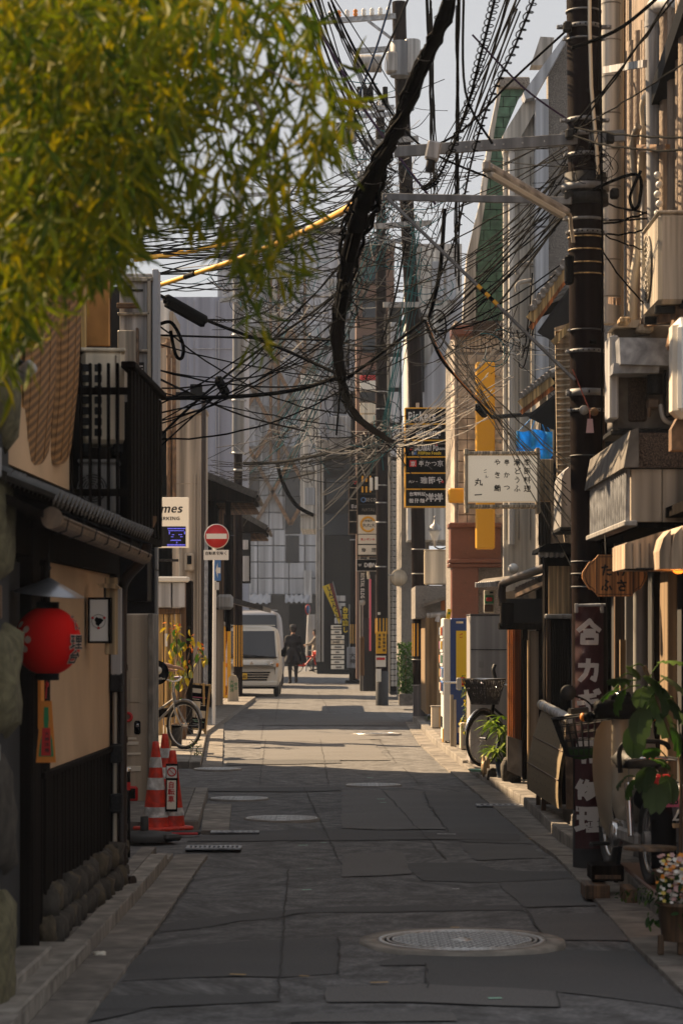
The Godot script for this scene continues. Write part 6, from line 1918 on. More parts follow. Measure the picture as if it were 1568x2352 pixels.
func right_near()->void:
	var r:=thing("old_shop_house","old shop house with tan ribbed upper wall, pipes and canopy at right","house")
	obj("lower_wall",B(2.18,0,11.5,5.0,2.7,22.0),M.black_soft,r)
	obj("upper_wall",B(2.3,2.7,14.0,5.0,7.4,19.6),M.stucco_tan,r)
	for i in 13:
		obj("wall_rib",cyl(S(),Vector3(2.29,2.75,-15.4 - i*0.32),Vector3(2.29,6.3 - 0.0*i,-15.4 - i*0.32),0.035+0.012*(i % 3),8),M.stucco_tan,r)
	obj("rear_upper_wall",V(1424,-60,1600,420,19.7,3.0),M.stucco_brown,r)
	obj("rake_board",rod(S(),P(1494,268,17.4),P(1590,-10,15.6),0.1,0.14),M.black,r)
	obj("round_duct",cyl(S(),P(1402,-60,19.4),P(1402,745,19.4),0.078,18),M.cream_wall,r)
	for i in 9:
		obj("duct_seam",lathe(S(),P(1402,10+i*84,19.4),[[0.08,-0.006],[0.08,0.006]],18),M.concrete_pale,r)
	obj("duct_edge",cyl(S(),P(1427,-60,19.5),P(1427,745,19.5),0.016,8),M.cream_metal,r)
	obj("drainpipe",tube(S(),spline([P(1640,-6,15.0),P(1560,4,16.6),P(1516,10,17.0),P(1501,22,17.1),P(1500,60,17.1),P(1503,300,17.1),P(1508,700,17.1)],5),0.062,14),M.board_grey,r)
	obj("drainpipe_collar",lathe(S(),P(1501,56,17.1),[[0.068,-0.02],[0.068,0.02]],16),M.board_grey,r)
	obj("red_pipe",cyl(S(),P(1490,330,17.6),P(1494,735,17.6),0.028,8),M.brown_pipe,r)
	obj("white_pipe",cyl(S(),P(1478,300,17.8),P(1480,735,17.8),0.03,8),M.white_wall,r)
	obj("lagged_pipe",tube(S(),spline([P(1490,215,17.5),P(1478,240,17.6),P(1480,300,17.7),P(1470,420,17.8),P(1466,560,17.9),P(1455,640,17.9),P(1451,740,17.9)],4),0.036,8),M.sign_cream,r)
	obj("lagged_pipe",tube(S(),spline([P(1465,290,17.6),P(1452,330,17.7),P(1455,400,17.7),P(1460,500,17.7)],4),0.028,8),M.cream_metal,r)
	for q in [[1382,162,1480,146],[1448,340,1532,340],[1524,255,1600,255],[1400,690,1420,692]]:
		obj("angle_bracket",rod(S(),P(q[0],q[1],18.0),P(q[2],q[3],16.4),0.03,0.05),M.board_grey if q[0]==1382 else M.rust_brown,r)
	obj("hanging_plate",V(1418,305,1434,324,17.0,0.06,0.004),M.steel,r)
	for i in 5:
		obj("insulator",ball(S(),P(1509+(i % 2)*4,402+i*22,16.9),Vector3(0.026,0.026,0.026),6),M.white,r)
	# shop front below
	obj("grey_column",cyl(S(),Vector3(2.1,0.1,-17.0),Vector3(2.1,2.6,-17.0),0.052,16),M.steel,r)
	obj("ceiling",B(1.95,2.36,13.0,2.3,2.42,20.0),M.dark_wood,r)
	for q in [[19.6,0.1,0.05,"dark_wood"],[18.6,0.1,0.08,"brown_wood"],[17.9,0.1,0.05,"steel"],[16.3,0.1,0.06,"dark_wood_b"],[15.9,0.1,0.04,"steel"]]:
		obj("shop_post",B(2.1,q[1],q[0],2.19,2.4,q[0]+q[2],0.006),M[q[3]],r)
	obj("orange_banner",B(2.02,1.0,17.55,2.06,1.62,17.6),M.ochre_dull,r)
	obj("wooden_shutter",B(2.02,0.75,15.0,2.08,2.05,15.35,0.006),M.ochre_dull,r)
	obj("wooden_shutter",B(2.05,0.75,15.37,2.1,2.05,15.6,0.006),M.copper,r)
	obj("shutter_base",B(2.04,0.1,14.6,2.1,0.74,15.6,0.006),M.panel_blue,r)
	obj("threshold",B(1.86,0.08,12.0,2.2,0.13,16.2,0.01),M.granite_red,r)
	# canopy box with corrugated side
	var c:=thing("shop_canopy","old box canopy with a stucco fascia and corrugated metal side at right","canopy")
	obj("core",B(1.75,2.35,14.63,2.3,2.84,16.75),M.concrete_dark,c)
	obj("stucco_fascia",prism(S(),[[1.735,2.66],[1.735,2.8],[1.76,2.87],[2.4,2.87],[2.4,2.66]],Vector3(0,0,-14.55),Vector3.RIGHT,Vector3.UP,Vector3(0,0,-0.1)),M.stucco_brown,c)
	for i in 3:
		obj("beige_panel",B(1.742+i*0.19,2.335,14.57,1.928+i*0.19,2.655,14.63,0.004),M.beige_wall,c)
	obj("side_cap",prism(S(),[[1.69,2.66],[1.73,2.88],[1.78,2.9],[1.78,2.66]],Vector3(0,0,-14.5),Vector3.RIGHT,Vector3.UP,Vector3(0,0,-2.35)),M.concrete_dark,c)
	for i in 20:
		obj("corrugation",cyl(S(),Vector3(1.742,2.34,-14.66 - i*0.107),Vector3(1.742,2.66,-14.66 - i*0.107),0.03,8),M.galv,c)
	obj("bottom_trim",B(1.7,2.31,14.56,1.78,2.345,16.85,0.006),M.steel,c)
	obj("soffit",B(1.78,2.3,14.6,2.4,2.34,16.8),M.dark_wood,c)
	# water heater with galvanised hood on the canopy
	var h:=thing("heater_unit","weathered grey heater unit with a galvanised hood above the canopy","heater")
	obj("casing",V(1410,742,1552,990,16.0,0.45,0.02),M.concrete_dark,h)
	obj("casing_side",V(1399,770,1420,962,15.85,0.3,0.01),M.board_grey,h)
	obj("top_flap",face(S(),[[1404,752],[1424,733],[1470,735],[1462,752]],15.9,0.3),M.cream_metal,h)
	obj("hood",face(S(),[[1421,775],[1543,777],[1543,840],[1424,836]],15.6,0.3),M.galv,h)
	obj("hood_skirt",face(S(),[[1408,834],[1514,834],[1512,856],[1406,858]],15.68,0.26),M.galv,h)
	obj("soot_patch",V(1442,862,1484,968,15.98,0.03,0.01),M.stucco_brown,h)  # plain dark brown panel on the casing front
	obj("exhaust",cyl(S(),P(1503,860,15.8),P(1503,905,15.8),0.05,12),M.iron_dark,h)
	obj("valve",V(1486,915,1514,938,15.8,0.1,0.01),M.copper,h)
	obj("valve_stem",cyl(S(),P(1489,938,15.75),P(1489,958,15.75),0.012,7),M.copper,h)
	obj("flex_hose",tube(S(),spline([P(1516,930,15.7),P(1522,960,15.68),P(1540,972,15.7),P(1556,966,15.8)],4),0.016,7),M.steel,h)
	obj("glass_meter",V(1525,842,1545,958,15.85,0.1,0.01),M.dark_glass,h)
	obj("base",V(1402,985,1556,1000,15.9,0.5,0.01),M.iron_dark,h)
	obj("vent_hood",V(1461,744,1500,764,15.9,0.15,0.015),M.cream_metal,h)
	obj("corner_box",V(1422,727,1448,742,15.7,0.15,0.01),M.pale_wood,h)
	# upper air conditioner with rusty bracket
	var ac:=air_conditioner("air_conditioner","weathered tan air conditioner unit high on the right wall above a rusty bracket",Vector3(P(1570,700,15.0).x,P(1570,700,15.0).y,-15.3),-PI/2,Vector3(0.75,0.56,0.34),"cream_metal")
	var rb:=thing("rusty_bracket","rusty iron bracket carrying the upper air conditioner at right","bracket")
	obj("beam",rod(S(),P(1478,742,16.0),P(1600,715,14.6),0.05,0.06),M.rust_brown,rb)
	obj("beam",rod(S(),P(1512,700,15.8),P(1600,700,14.6),0.05,0.05),M.iron_dark,rb)
	obj("brace",rod(S(),P(1538,800,15.2),P(1560,705,15.0),0.05,0.05),M.rust_brown,rb)
	# rounded white sign box at the frame edge
	var ws:=thing("rounded_sign_box","rounded white sign box at the right edge above the canopy","sign")
	obj("box",V(1545,726,1640,960,13.4,0.22,0.045),M.sign_white,ws)
	obj("face_panel",V(1556,742,1640,945,13.37,0.05,0.02),M.white,ws)
	obj("bracket",face(S(),[[1541,1034],[1541,985],[1560,950],[1600,950],[1600,1034]],13.5,0.12),M.rust_brown,ws)
	# rounded grey shutter box left of the pole
	var gb:=thing("shutter_box","rounded grey shutter box peeking out left of the big pole","box")
	obj("box",face(S(),[[1287,1216],[1289,1100],[1296,1082],[1310,1068],[1330,1062],[1400,1062],[1400,1216]],20.0,0.7),M.steel,gb)
	obj("lip",V(1285,1210,1400,1219,19.95,0.8,0.006),M.iron_dark,gb)
	# beige awning and its bulb
	var a:=thing("beige_awning","beige cloth awning with a rounded end at the right edge","awning")
	obj("cloth",face(S(),[[1434,1306],[1434,1250],[1440,1246],[1516,1222],[1640,1212],[1640,1306]],13.2,0.6),M.awning,a)
	var k:=12.9
	for i in 4:
		var x0:=1512.0+i*28.0
		obj("dome_gore",face(S(),[[x0+0.6,1307],[x0+0.6,1266 - i*3],[x0+10 - i*2,1236 - i*9],[x0+27.4,1216 - i*9],[x0+27.4,1307]],k - i*0.03,0.5),M.awning,a)
	for x in [1452,1470,1490]:
		obj("seam",V(x,1248,x+1.5,1306,13.19,0.02),M.copper,a)
	obj("frame_rail",cyl(S(),P(1434,1307,13.25),P(1640,1308,12.9),0.008,6),M.iron_dark,a)
	var bl:=thing("light_bulb","warm glowing bulb under the beige awning at the right edge","lamp",P(1557,1309,13.1))
	obj("bulb_lamp",ball(S(),Vector3.ZERO,Vector3(0.032,0.022,0.032),8),M.bulb,bl)
	obj("socket",cyl(S(),Vector3(0,0.015,0),Vector3(0,0.05,0),0.02,8),M.iron_dark,bl)
	var ol:=OmniLight3D.new()
	ol.name="bulb_light"
	ol.light_color=Color(1.0,0.6,0.28)
	ol.light_energy=0.07
	ol.light_size=0.03
	ol.omni_range=6.0
	ol.omni_attenuation=2.0
	ol.shadow_enabled=true
	bl.add_child(ol)
	ol.position=Vector3(0,-0.005,0)
	# carved wooden sign
	var d:=15.6
	var q:=d/F
	var wd:=thing("wooden_sign","carved wooden shop sign with rounded ends hanging by the big pole","sign",P(1411,1322,d))
	var ol2:=[]
	for sx in [1,-1]:
		for p in [[38,48],[44,40],[52,33],[58,32],[66,20],[74,8],[75,0],[74,-8],[66,-20],[58,-32],[52,-33],[44,-40],[38,-48]]:
			ol2.append([p[0]*sx*q,p[1]*sx*q])
	obj("board",prism(S(),ol2,Vector3.ZERO,Vector3.RIGHT,Vector3.UP,Vector3(0,0,-0.03)),M.sign_wood,wd)
	for sx in [-1.0,1.0]:
		obj("groove",bx(S(),Vector3(sx*42*q,0,0.001),Vector3(2.2*q,84*q,0.003)),M.lettering_ink,wd)
		var gl:=[]
		for p in [[46,34],[53,27],[59,25],[65,14],[69,0],[65,-14],[59,-25],[53,-27],[46,-34]]: gl.append(Vector3(p[0]*sx*q,p[1]*q,0.001))
		obj("groove",tube(S(),gl,0.0022,4),M.lettering_ink,wd)
		obj("groove",tube(S(),[Vector3(-38*q,sx*43*q,0.001),Vector3(38*q,sx*43*q,0.001)],0.0022,4),M.lettering_ink,wd)
	var ls:=S()
	write(ls,"たけ",Vector3(-33*q,26*q,0.002),Vector3.RIGHT,Vector3.DOWN,27*q,0.17,false,1.3)
	write(ls,"ふさ",Vector3(-33*q,-9*q,0.002),Vector3.RIGHT,Vector3.DOWN,27*q,0.17,false,1.3)
	obj("lettering",ls,M.lettering_ink,wd)
	obj("cord",cyl(S(),Vector3(20*q,46*q,-0.02),Vector3(24*q,120*q,-0.2),0.004,5),M.iron_dark,wd)
	obj("cord",cyl(S(),Vector3(-20*q,46*q,-0.02),Vector3(-16*q,120*q,-0.2),0.004,5),M.iron_dark,wd)
	# wooden step blocks at the foot of the pole
	for b in [[1343,2012,1400,2033,14.95,"lower brown wooden block at the foot of the big pole",0.12],[1358,1987,1432,2012,15.1,"upper brown wooden block on top of the lower one by the scooter",0.2],[1435,2005,1462,2028,14.7,"small brick block under the scooter's stand",0.12]]:
		var w:=thing("step_block",b[5],"block",Vector3.ZERO,0.0,"blocks by the scooter")
		var lo:=0.02 if b[6]<0.2 else 0.115
		var p0:=P(b[0],b[3],b[4])
		var p1:=P(b[2],b[1],b[4])
		obj("block",B(p0.x,lo,b[4],p1.x,lo+p1.y - p0.y+0.03,b[4]+0.3,0.006),M.brown_wood if b[6]<0.2 else M.dark_wood_b,w)
		obj("end_grain",B(p0.x+0.02,lo+0.015,b[4] - 0.004,p1.x - 0.02,lo+0.04,b[4]+0.01,0.002),M.brown_wood,w)

func stripes(parent: Node,c0: Vector3,r: float,y0: float,y1: float) ->void:   # yellow warning strips round a pole, on a black wrap
	obj("black_wrap",lathe(S(),Vector3(c0.x,0,c0.z),[[r+0.003,y0],[r+0.003,y1]],20),M.black_soft,parent)
	for i in 11:
		var a:=TAU*(i+0.25)/11.0
		var n:=Vector3(cos(a),0,sin(a))
		obj("yellow_strip",bx(S(),Vector3(c0.x,(y0+y1)/2,c0.z)+n*(r+0.004),Vector3(0.006,y1 - y0,r*0.2),0.0,Basis(Vector3.UP,-a)),M.yellow,parent)
func band(parent: Node,c: Vector3,r: float,h: float,m:="galv",lug:=0.0,holes:=0)->void:
	obj("band",lathe(S(),c,[[r,-h/2],[r+0.006,-h/2],[r+0.006,h/2],[r,h/2]],22),M[m],parent)
	for i in holes:
		var a:=PI*(0.12+0.76*i/maxf(1,holes - 1))
		obj("band_hole",bx(S(),c+Vector3(cos(a),0,sin(a))*(r+0.0062),Vector3(0.002,h*0.4,0.011),0.0,Basis(Vector3.UP,-a)),M.black,parent)
	if lug>0.0:
		for sg in [-1.0,1.0]:
			obj("lug",bx(S(),c+Vector3(sg*(r+lug*0.5),0,0.02),Vector3(lug,h*0.9,0.03),0.004),M[m],parent)
			obj("bolt",cyl(S(),c+Vector3(sg*(r+lug*0.6),0,0.03),c+Vector3(sg*(r+lug*0.6),0,0.06),0.01,7),M.galv,parent)

func poles()->void:
	# the big brown pole at right
	var d:=17.0
	var b:=P(1358,1999,d)
	var t:=thing("utility_pole","big brown steel utility pole at right with straps, arms and a maroon banner","utility pole",Vector3(b.x,0,b.z),0.0,"utility poles")
	var ctr:=func(py: float)->Vector3:
		var p:=P(lerpf(1339.0,1358.0,py/1999.0),py,d)
		return p - Vector3(b.x,0,b.z)
	var r:=0.122
	obj("shaft",tube(S(),[Vector3(0,0.02,0),ctr.call(1200.0),ctr.call(0.0),ctr.call(-1100.0)],[0.128,0.123,0.12,0.113],24),M.pole_steel,t)
	obj("foot_sleeve",lathe(S(),Vector3.ZERO,[[0.134,0.0],[0.134,0.42],[0.128,0.43]],24),M.pole_dark,t)
	for q in [[28,0.012,"pole_grey",0.0,0],[64,0.03,"pole_grey",0.07,9],[93,0.012,"pole_grey",0.03,0],[278,0.028,"pole_grey",0.05,9],[311,0.035,"pole_grey",0.05,5],[358,0.028,"pole_grey",0.03,9],[506,0.02,"pole_grey",0.04,0],[536,0.03,"pole_grey",0.02,9],[547,0.008,"tan_wood",0.0,0],[576,0.008,"tan_wood",0.0,0],[606,0.008,"tan_wood",0.0,0],[632,0.008,"tan_wood",0.0,0],[760,0.012,"pole_dark",0.01,0],[808,0.026,"pole_grey",0.03,9],[903,0.05,"pole_grey",0.03,3],[944,0.022,"pole_grey",0.02,9],[1048,0.01,"pole_dark",0.0,0],[1290,0.008,"pole_grey",0.0,0],[1318,0.008,"pole_grey",0.0,0],[1348,0.008,"pole_grey",0.0,0]]:
		band(t,ctr.call(float(q[0])),r,q[1],q[2],q[3],q[4])
	for q in [[400,470,0.148],[425,440,0.168],[448,472,0.162]]:
		var lo: Vector3=ctr.call(float(q[1]))
		var hi: Vector3=ctr.call(float(q[0]))
		obj("collar",lathe(S(),lo,[[r,0],[q[2],0.0],[q[2],hi.y - lo.y],[r,hi.y - lo.y]],24),M.iron_dark if q[0]!=425 else M.pole_grey,t)
	var pp:=func(px: float,py: float,dd:=17.0)->Vector3: return P(px,py,dd) - Vector3(b.x,0,b.z)
	obj("conduit",tube(S(),[pp.call(1353,-200,16.84),pp.call(1353,60,16.84),pp.call(1357,200,16.84),pp.call(1370,352,16.83),pp.call(1372,400,16.84)],0.013,8),M.sign_cream,t)
	obj("cable_run",tube(S(),[pp.call(1376,-100,16.86),pp.call(1383,600,16.87),pp.call(1378,1400,16.86)],0.008,6),M.black,t)
	obj("cross_arm",rod(S(),pp.call(905,349,17.15),pp.call(1434,311,16.85),0.03,0.078,Vector3.UP,0.003),M.pole_grey,t)
	obj("cross_arm",rod(S(),pp.call(878,452,17.3),pp.call(1312,461,16.85),0.03,0.05,Vector3.UP,0.003),M.pole_grey,t)
	var br:=obj("brace",rod(S(),pp.call(886,452,17.25),pp.call(1320,874,16.9),0.02,0.044,Vector3.FORWARD,0.002),M.pole_grey,t)
	for i in 5:
		var f:=0.49+0.021*i
		obj("brace_mark",rod(S(),(pp.call(886,452,17.25) as Vector3).lerp(pp.call(1320,874,16.9),f),(pp.call(886,452,17.25) as Vector3).lerp(pp.call(1320,874,16.9),f+0.0205),0.024,0.048,Vector3.FORWARD),M.yellow if i % 2==0 else M.black,br)
	for x in [1105,1135,1155,1199,1250,1070]:
		obj("arm_hole",bx(S(),pp.call(x,lerpf(349,311,(x - 905)/529.0),16.985 - (x - 1160)*0.0005),Vector3(0.012,0.012,0.004)),M.board_grey,t)
	obj("switch_box",bx(S(),pp.call(994,347,17.0),Vector3(0.1,0.13,0.09),0.012,Basis(Vector3.BACK,-0.2)),M.board_grey,t)
	obj("switch_bushing",cyl(S(),pp.call(990,365,17.0),pp.call(985,395,17.0),0.03,8),M.iron_dark,t)
	for q in [[1302,62],[1308,308],[1400,318],[1410,445],[1304,450]]:
		obj("clamp",bx(S(),pp.call(q[0],q[1],16.88),Vector3(0.06,0.07,0.08),0.012),M.iron_dark,t)
	obj("cable_clip",bx(S(),pp.call(1362,785,16.87),Vector3(0.05,0.03,0.03),0.008),M.black,t)
	obj("junction_box",bx(S(),pp.call(1306,620,16.85),Vector3(0.06,0.2,0.1),0.014),M.black,t)
	# tag and disc tied to the pole
	var tg:=thing("hanging_tag","small pink tag hanging on a cord from the big brown pole","tag",P(1354,978,16.8))
	var q2:=16.8/F
	obj("plate",prism(S(),[[-6*q2,16*q2],[6*q2,16*q2],[9*q2,-16*q2],[-9*q2,-16*q2]],Vector3.ZERO,Vector3.RIGHT,Vector3.UP,Vector3(0,0,-0.005)),M.pink_pale,tg)
	obj("cord",tube(S(),[Vector3(0,16*q2,0),Vector3(0,34*q2,0),Vector3(-40*q2,130*q2,0.0)],0.004,5),M.cable_red,tg)
	obj("disc",lathe(S(),Vector3(-14*q2,36*q2,0.005),[[0.034,0],[0.034,0.006],[0,0.006]],14,Basis(Vector3.RIGHT,PI/2)),M.steel,tg)
	obj("knob",ball(S(),Vector3(9*q2,32*q2,0.01),Vector3(0.03,0.03,0.02),6),M.rust_brown,tg)
	# street light on the pole
	var fl:=thing("street_light","long beige fluorescent street light angled off the big brown pole","street light",P(1298,488,16.85))
	var a0:=P(1116,382,16.2) - fl.position
	obj("housing",rod(S(),Vector3.ZERO,a0,0.09,0.045,Vector3.UP,0.012),M.board_grey,fl)
	obj("tube_cover",rod(S(),Vector3(0,-0.035,0.0)+a0*0.03,a0*0.97+Vector3(0,-0.035,0),0.07,0.04,Vector3.UP,0.016),M.lamp_clear,fl)
	obj("end_cap",bx(S(),a0,Vector3(0.05,0.07,0.1),0.012),M.steel,fl)
	obj("arm",tube(S(),spline([Vector3(-0.02,0.0,0),Vector3(0.03,-0.02,0),Vector3(0.04,-0.09,-0.02),Vector3(0.06,-0.2,-0.05)],4),0.014,7),M.cream_metal,fl)
	# second brown pole with the transformers
	d=47.0
	b=P(965,1655,d)
	t=thing("utility_pole","tall brown pole with yellow stripes and transformers beside the blue vending machine","utility pole",Vector3(b.x,0,b.z),0.0,"utility poles")
	var q:=func(px: float,py: float,dz:=0.0)->Vector3: return P(px,py,d+dz) - Vector3(b.x,0,b.z)
	obj("shaft",tube(S(),spline([Vector3(0,0.0,0),q.call(963,1500),q.call(959,1170),q.call(953,870),q.call(938,560),q.call(919,120),q.call(916,5)],4),0.135,16),M.pole_steel,t)
	obj("foot_sleeve",lathe(S(),Vector3.ZERO,[[0.145,0],[0.145,0.7],[0.138,0.71]],18),M.pole_grey_dark,t)
	stripes(t,q.call(963,1470),0.137,(q.call(963,1507) as Vector3).y,(q.call(963,1432) as Vector3).y)
	for y in [1318,1357,1386,1395,1515,1574,1262]:
		band(t,q.call(961,float(y)),0.136,0.02,"steel")
	for a in [[728,51,908,37,"galv"],[810,118,900,112,"galv"],[905,130,985,118,"galv"],[830,330,960,318,"steel"],[860,520,990,512,"steel"],[880,700,1000,700,"steel"]]:
		obj("cross_arm",rod(S(),q.call(a[0],a[1],-0.2),q.call(a[2],a[3],-0.1),0.08,0.1),M[a[4]],t)
	obj("arm_brace",rod(S(),q.call(845,48,-0.2),q.call(898,88,-0.2),0.05,0.05),M.galv,t)
	for c in [[[812,146],[876,146],0.17,"steel"],[[918,96],[918,176],0.19,"pole_grey"],[[946,92],[946,170],0.16,"steel"]]:
		obj("transformer",tube(S(),[q.call(c[0][0],c[0][1],-0.35),q.call(c[0][0]*0.97+c[1][0]*0.03,c[0][1]*0.97+c[1][1]*0.03,-0.35),q.call(c[1][0],c[1][1],-0.35)],[c[2]*0.9,c[2],c[2]],16),M[c[3]],t)
	obj("transformer_box",bx(S(),q.call(900,145,-0.4),Vector3(0.22,0.4,0.3),0.03),M.steel,t)
	for i in 9:
		obj("insulator",lathe(S(),q.call(740+i*19,49 - i*1.4,-0.2),[[0.03,0.05],[0.05,0.09],[0.03,0.12],[0.05,0.15],[0.02,0.19]],8),M.orange if i in [2,4] else M.white,t)
	for x in [825,838,851,884]:
		obj("fuse_holder",cyl(S(),q.call(x,200,-0.3),q.call(x+1,236,-0.3),0.05,8),M.black,t)
	# third brown pole
	d=57.3
	b=P(877,1620,d)
	t=thing("utility_pole","brown pole with a yellow placard and posters, left of the striped one","utility pole",Vector3(b.x,0,b.z),0.0,"utility poles")
	var h:=func(px: float,py: float,dz:=0.0)->Vector3: return P(px,py,d+dz) - Vector3(b.x,0,b.z)
	obj("shaft",tube(S(),[Vector3.ZERO,h.call(877,1100),h.call(873,234)],[0.142,0.14,0.1],16),M.pole_steel,t)
	obj("foot_sleeve",lathe(S(),Vector3.ZERO,[[0.152,0],[0.152,0.8],[0.145,0.81]],18),M.pole_dark,t)
	stripes(t,h.call(876,1440),0.143,(h.call(876,1456) as Vector3).y,(h.call(876,1420) as Vector3).y)
	obj("yellow_placard",bx(S(),h.call(875,1476,-0.16),Vector3(0.25,0.52,0.02),0.004),M.yellow,t)
	var pl:=S()
	write(pl,"京台雅洋神",h.call(878,1455,-0.175),Vector3.RIGHT,Vector3.DOWN,0.075,0.14,true,1.2)
	write(pl,"車除自転",h.call(868,1456,-0.175),Vector3.RIGHT,Vector3.DOWN,0.07,0.14,true,1.3)
	obj("lettering",pl,M.lettering_ink,t)
	obj("poster",bx(S(),h.call(874,1519,-0.16),Vector3(0.24,0.26,0.015),0.002),M.sign_white,t)
	obj("poster_heading",bx(S(),h.call(874,1513,-0.17),Vector3(0.2,0.06,0.01)),M.red,t)
	obj("poster",bx(S(),h.call(869,1551,-0.16),Vector3(0.12,0.3,0.015),0.002),M.sign_white,t)
	obj("sticker",bx(S(),h.call(870,1409,-0.15),Vector3(0.06,0.06,0.01)),M.sign_white,t)
	for y in [900,940,1115,1155,1200,1302]:
		band(t,h.call(876,float(y)),0.141,0.03,"steel")
	for a in [[819,250,905,246],[812,268,900,262],[780,400,880,394],[800,470,900,466],[820,560,930,552]]:
		obj("cross_arm",rod(S(),h.call(a[0],a[1],-0.2),h.call(a[2],a[3],-0.2),0.08,0.1),M.galv,t)
	obj("equipment_box",bx(S(),h.call(795,306,-0.3),Vector3(0.5,0.46,0.35),0.03),M.pole_grey,t)
	obj("equipment_box",bx(S(),h.call(836,420,-0.3),Vector3(0.3,0.5,0.3),0.03),M.steel,t)
	for i in 5:
		obj("insulator",lathe(S(),h.call(818+i*18,246,-0.2),[[0.03,0.04],[0.05,0.09],[0.03,0.13],[0.02,0.17]],8),M.white,t)
	for q3 in [[852,1112,0.0],[864,1110,0.0]]:
		obj("white_label",bx(S(),h.call(q3[0],q3[1],-0.7),Vector3(0.07,0.3,0.04),0.008),M.sign_white,t)
	# far pole by the standing sign
	d=85.0
	b=P(813,1566,d)
	t=thing("utility_pole","farthest dark pole with faded stripes behind the standing white sign","utility pole",Vector3(b.x,0,b.z),0.0,"utility poles")
	obj("shaft",tube(S(),[Vector3.ZERO,P(813,900,d) - Vector3(b.x,0,b.z)],[0.145,0.12],14),M.pole_steel,t)
	stripes(t,P(813,1455,d) - Vector3(b.x,0,b.z),0.147,(P(813,1478,d)).y,(P(813,1434,d)).y)
	band(t,P(813,1240,d) - Vector3(b.x,0,b.z),0.142,0.04)
	# left pole
	d=63.0
	b=P(547,1606,d)
	t=thing("utility_pole","left steel pole, brown below and grey above, beside the parked van","utility pole",Vector3(b.x,0,b.z),0.0,"utility poles")
	var l:=func(px: float,py: float,dz:=0.0)->Vector3: return P(px,py,d+dz) - Vector3(b.x,0,b.z)
	obj("shaft",tube(S(),[Vector3.ZERO,l.call(547,1041)],[0.115,0.112],16),M.pole_steel,t)
	obj("upper_shaft",tube(S(),[l.call(547,1041),l.call(549,380)],[0.16,0.14],16),M.pole_grey,t)
	stripes(t,l.call(547,1480),0.117,(l.call(547,1531) as Vector3).y,(l.call(547,1436) as Vector3).y)
	for y in [690,770,850,920,1041,1080]:
		band(t,l.call(547,float(y)),0.162 if y<1042 else 0.115,0.05,"galv",0.06)
	for a in [[480,452,610,446],[500,620,600,616],[505,690,590,688]]:
		obj("cross_arm",rod(S(),l.call(a[0],a[1],-0.2),l.call(a[2],a[3],-0.2),0.08,0.1),M.galv,t)
	obj("equipment_box",bx(S(),l.call(600,735,-0.3),Vector3(0.3,0.7,0.3),0.03),M.galv,t)

func frame(parent: Node,px0: float,py0: float,px1: float,py1: float,d: float,w: float,deep: float,m: String)->void:
	for q in [[px0,py0,px1,py0+w],[px0,py1 - w,px1,py1],[px0,py0+w,px0+w,py1 - w],[px1 - w,py0+w,px1,py1 - w]]:
		obj("frame_bar",V(q[0],q[1],q[2],q[3],d,deep,0.006),M[m],parent)

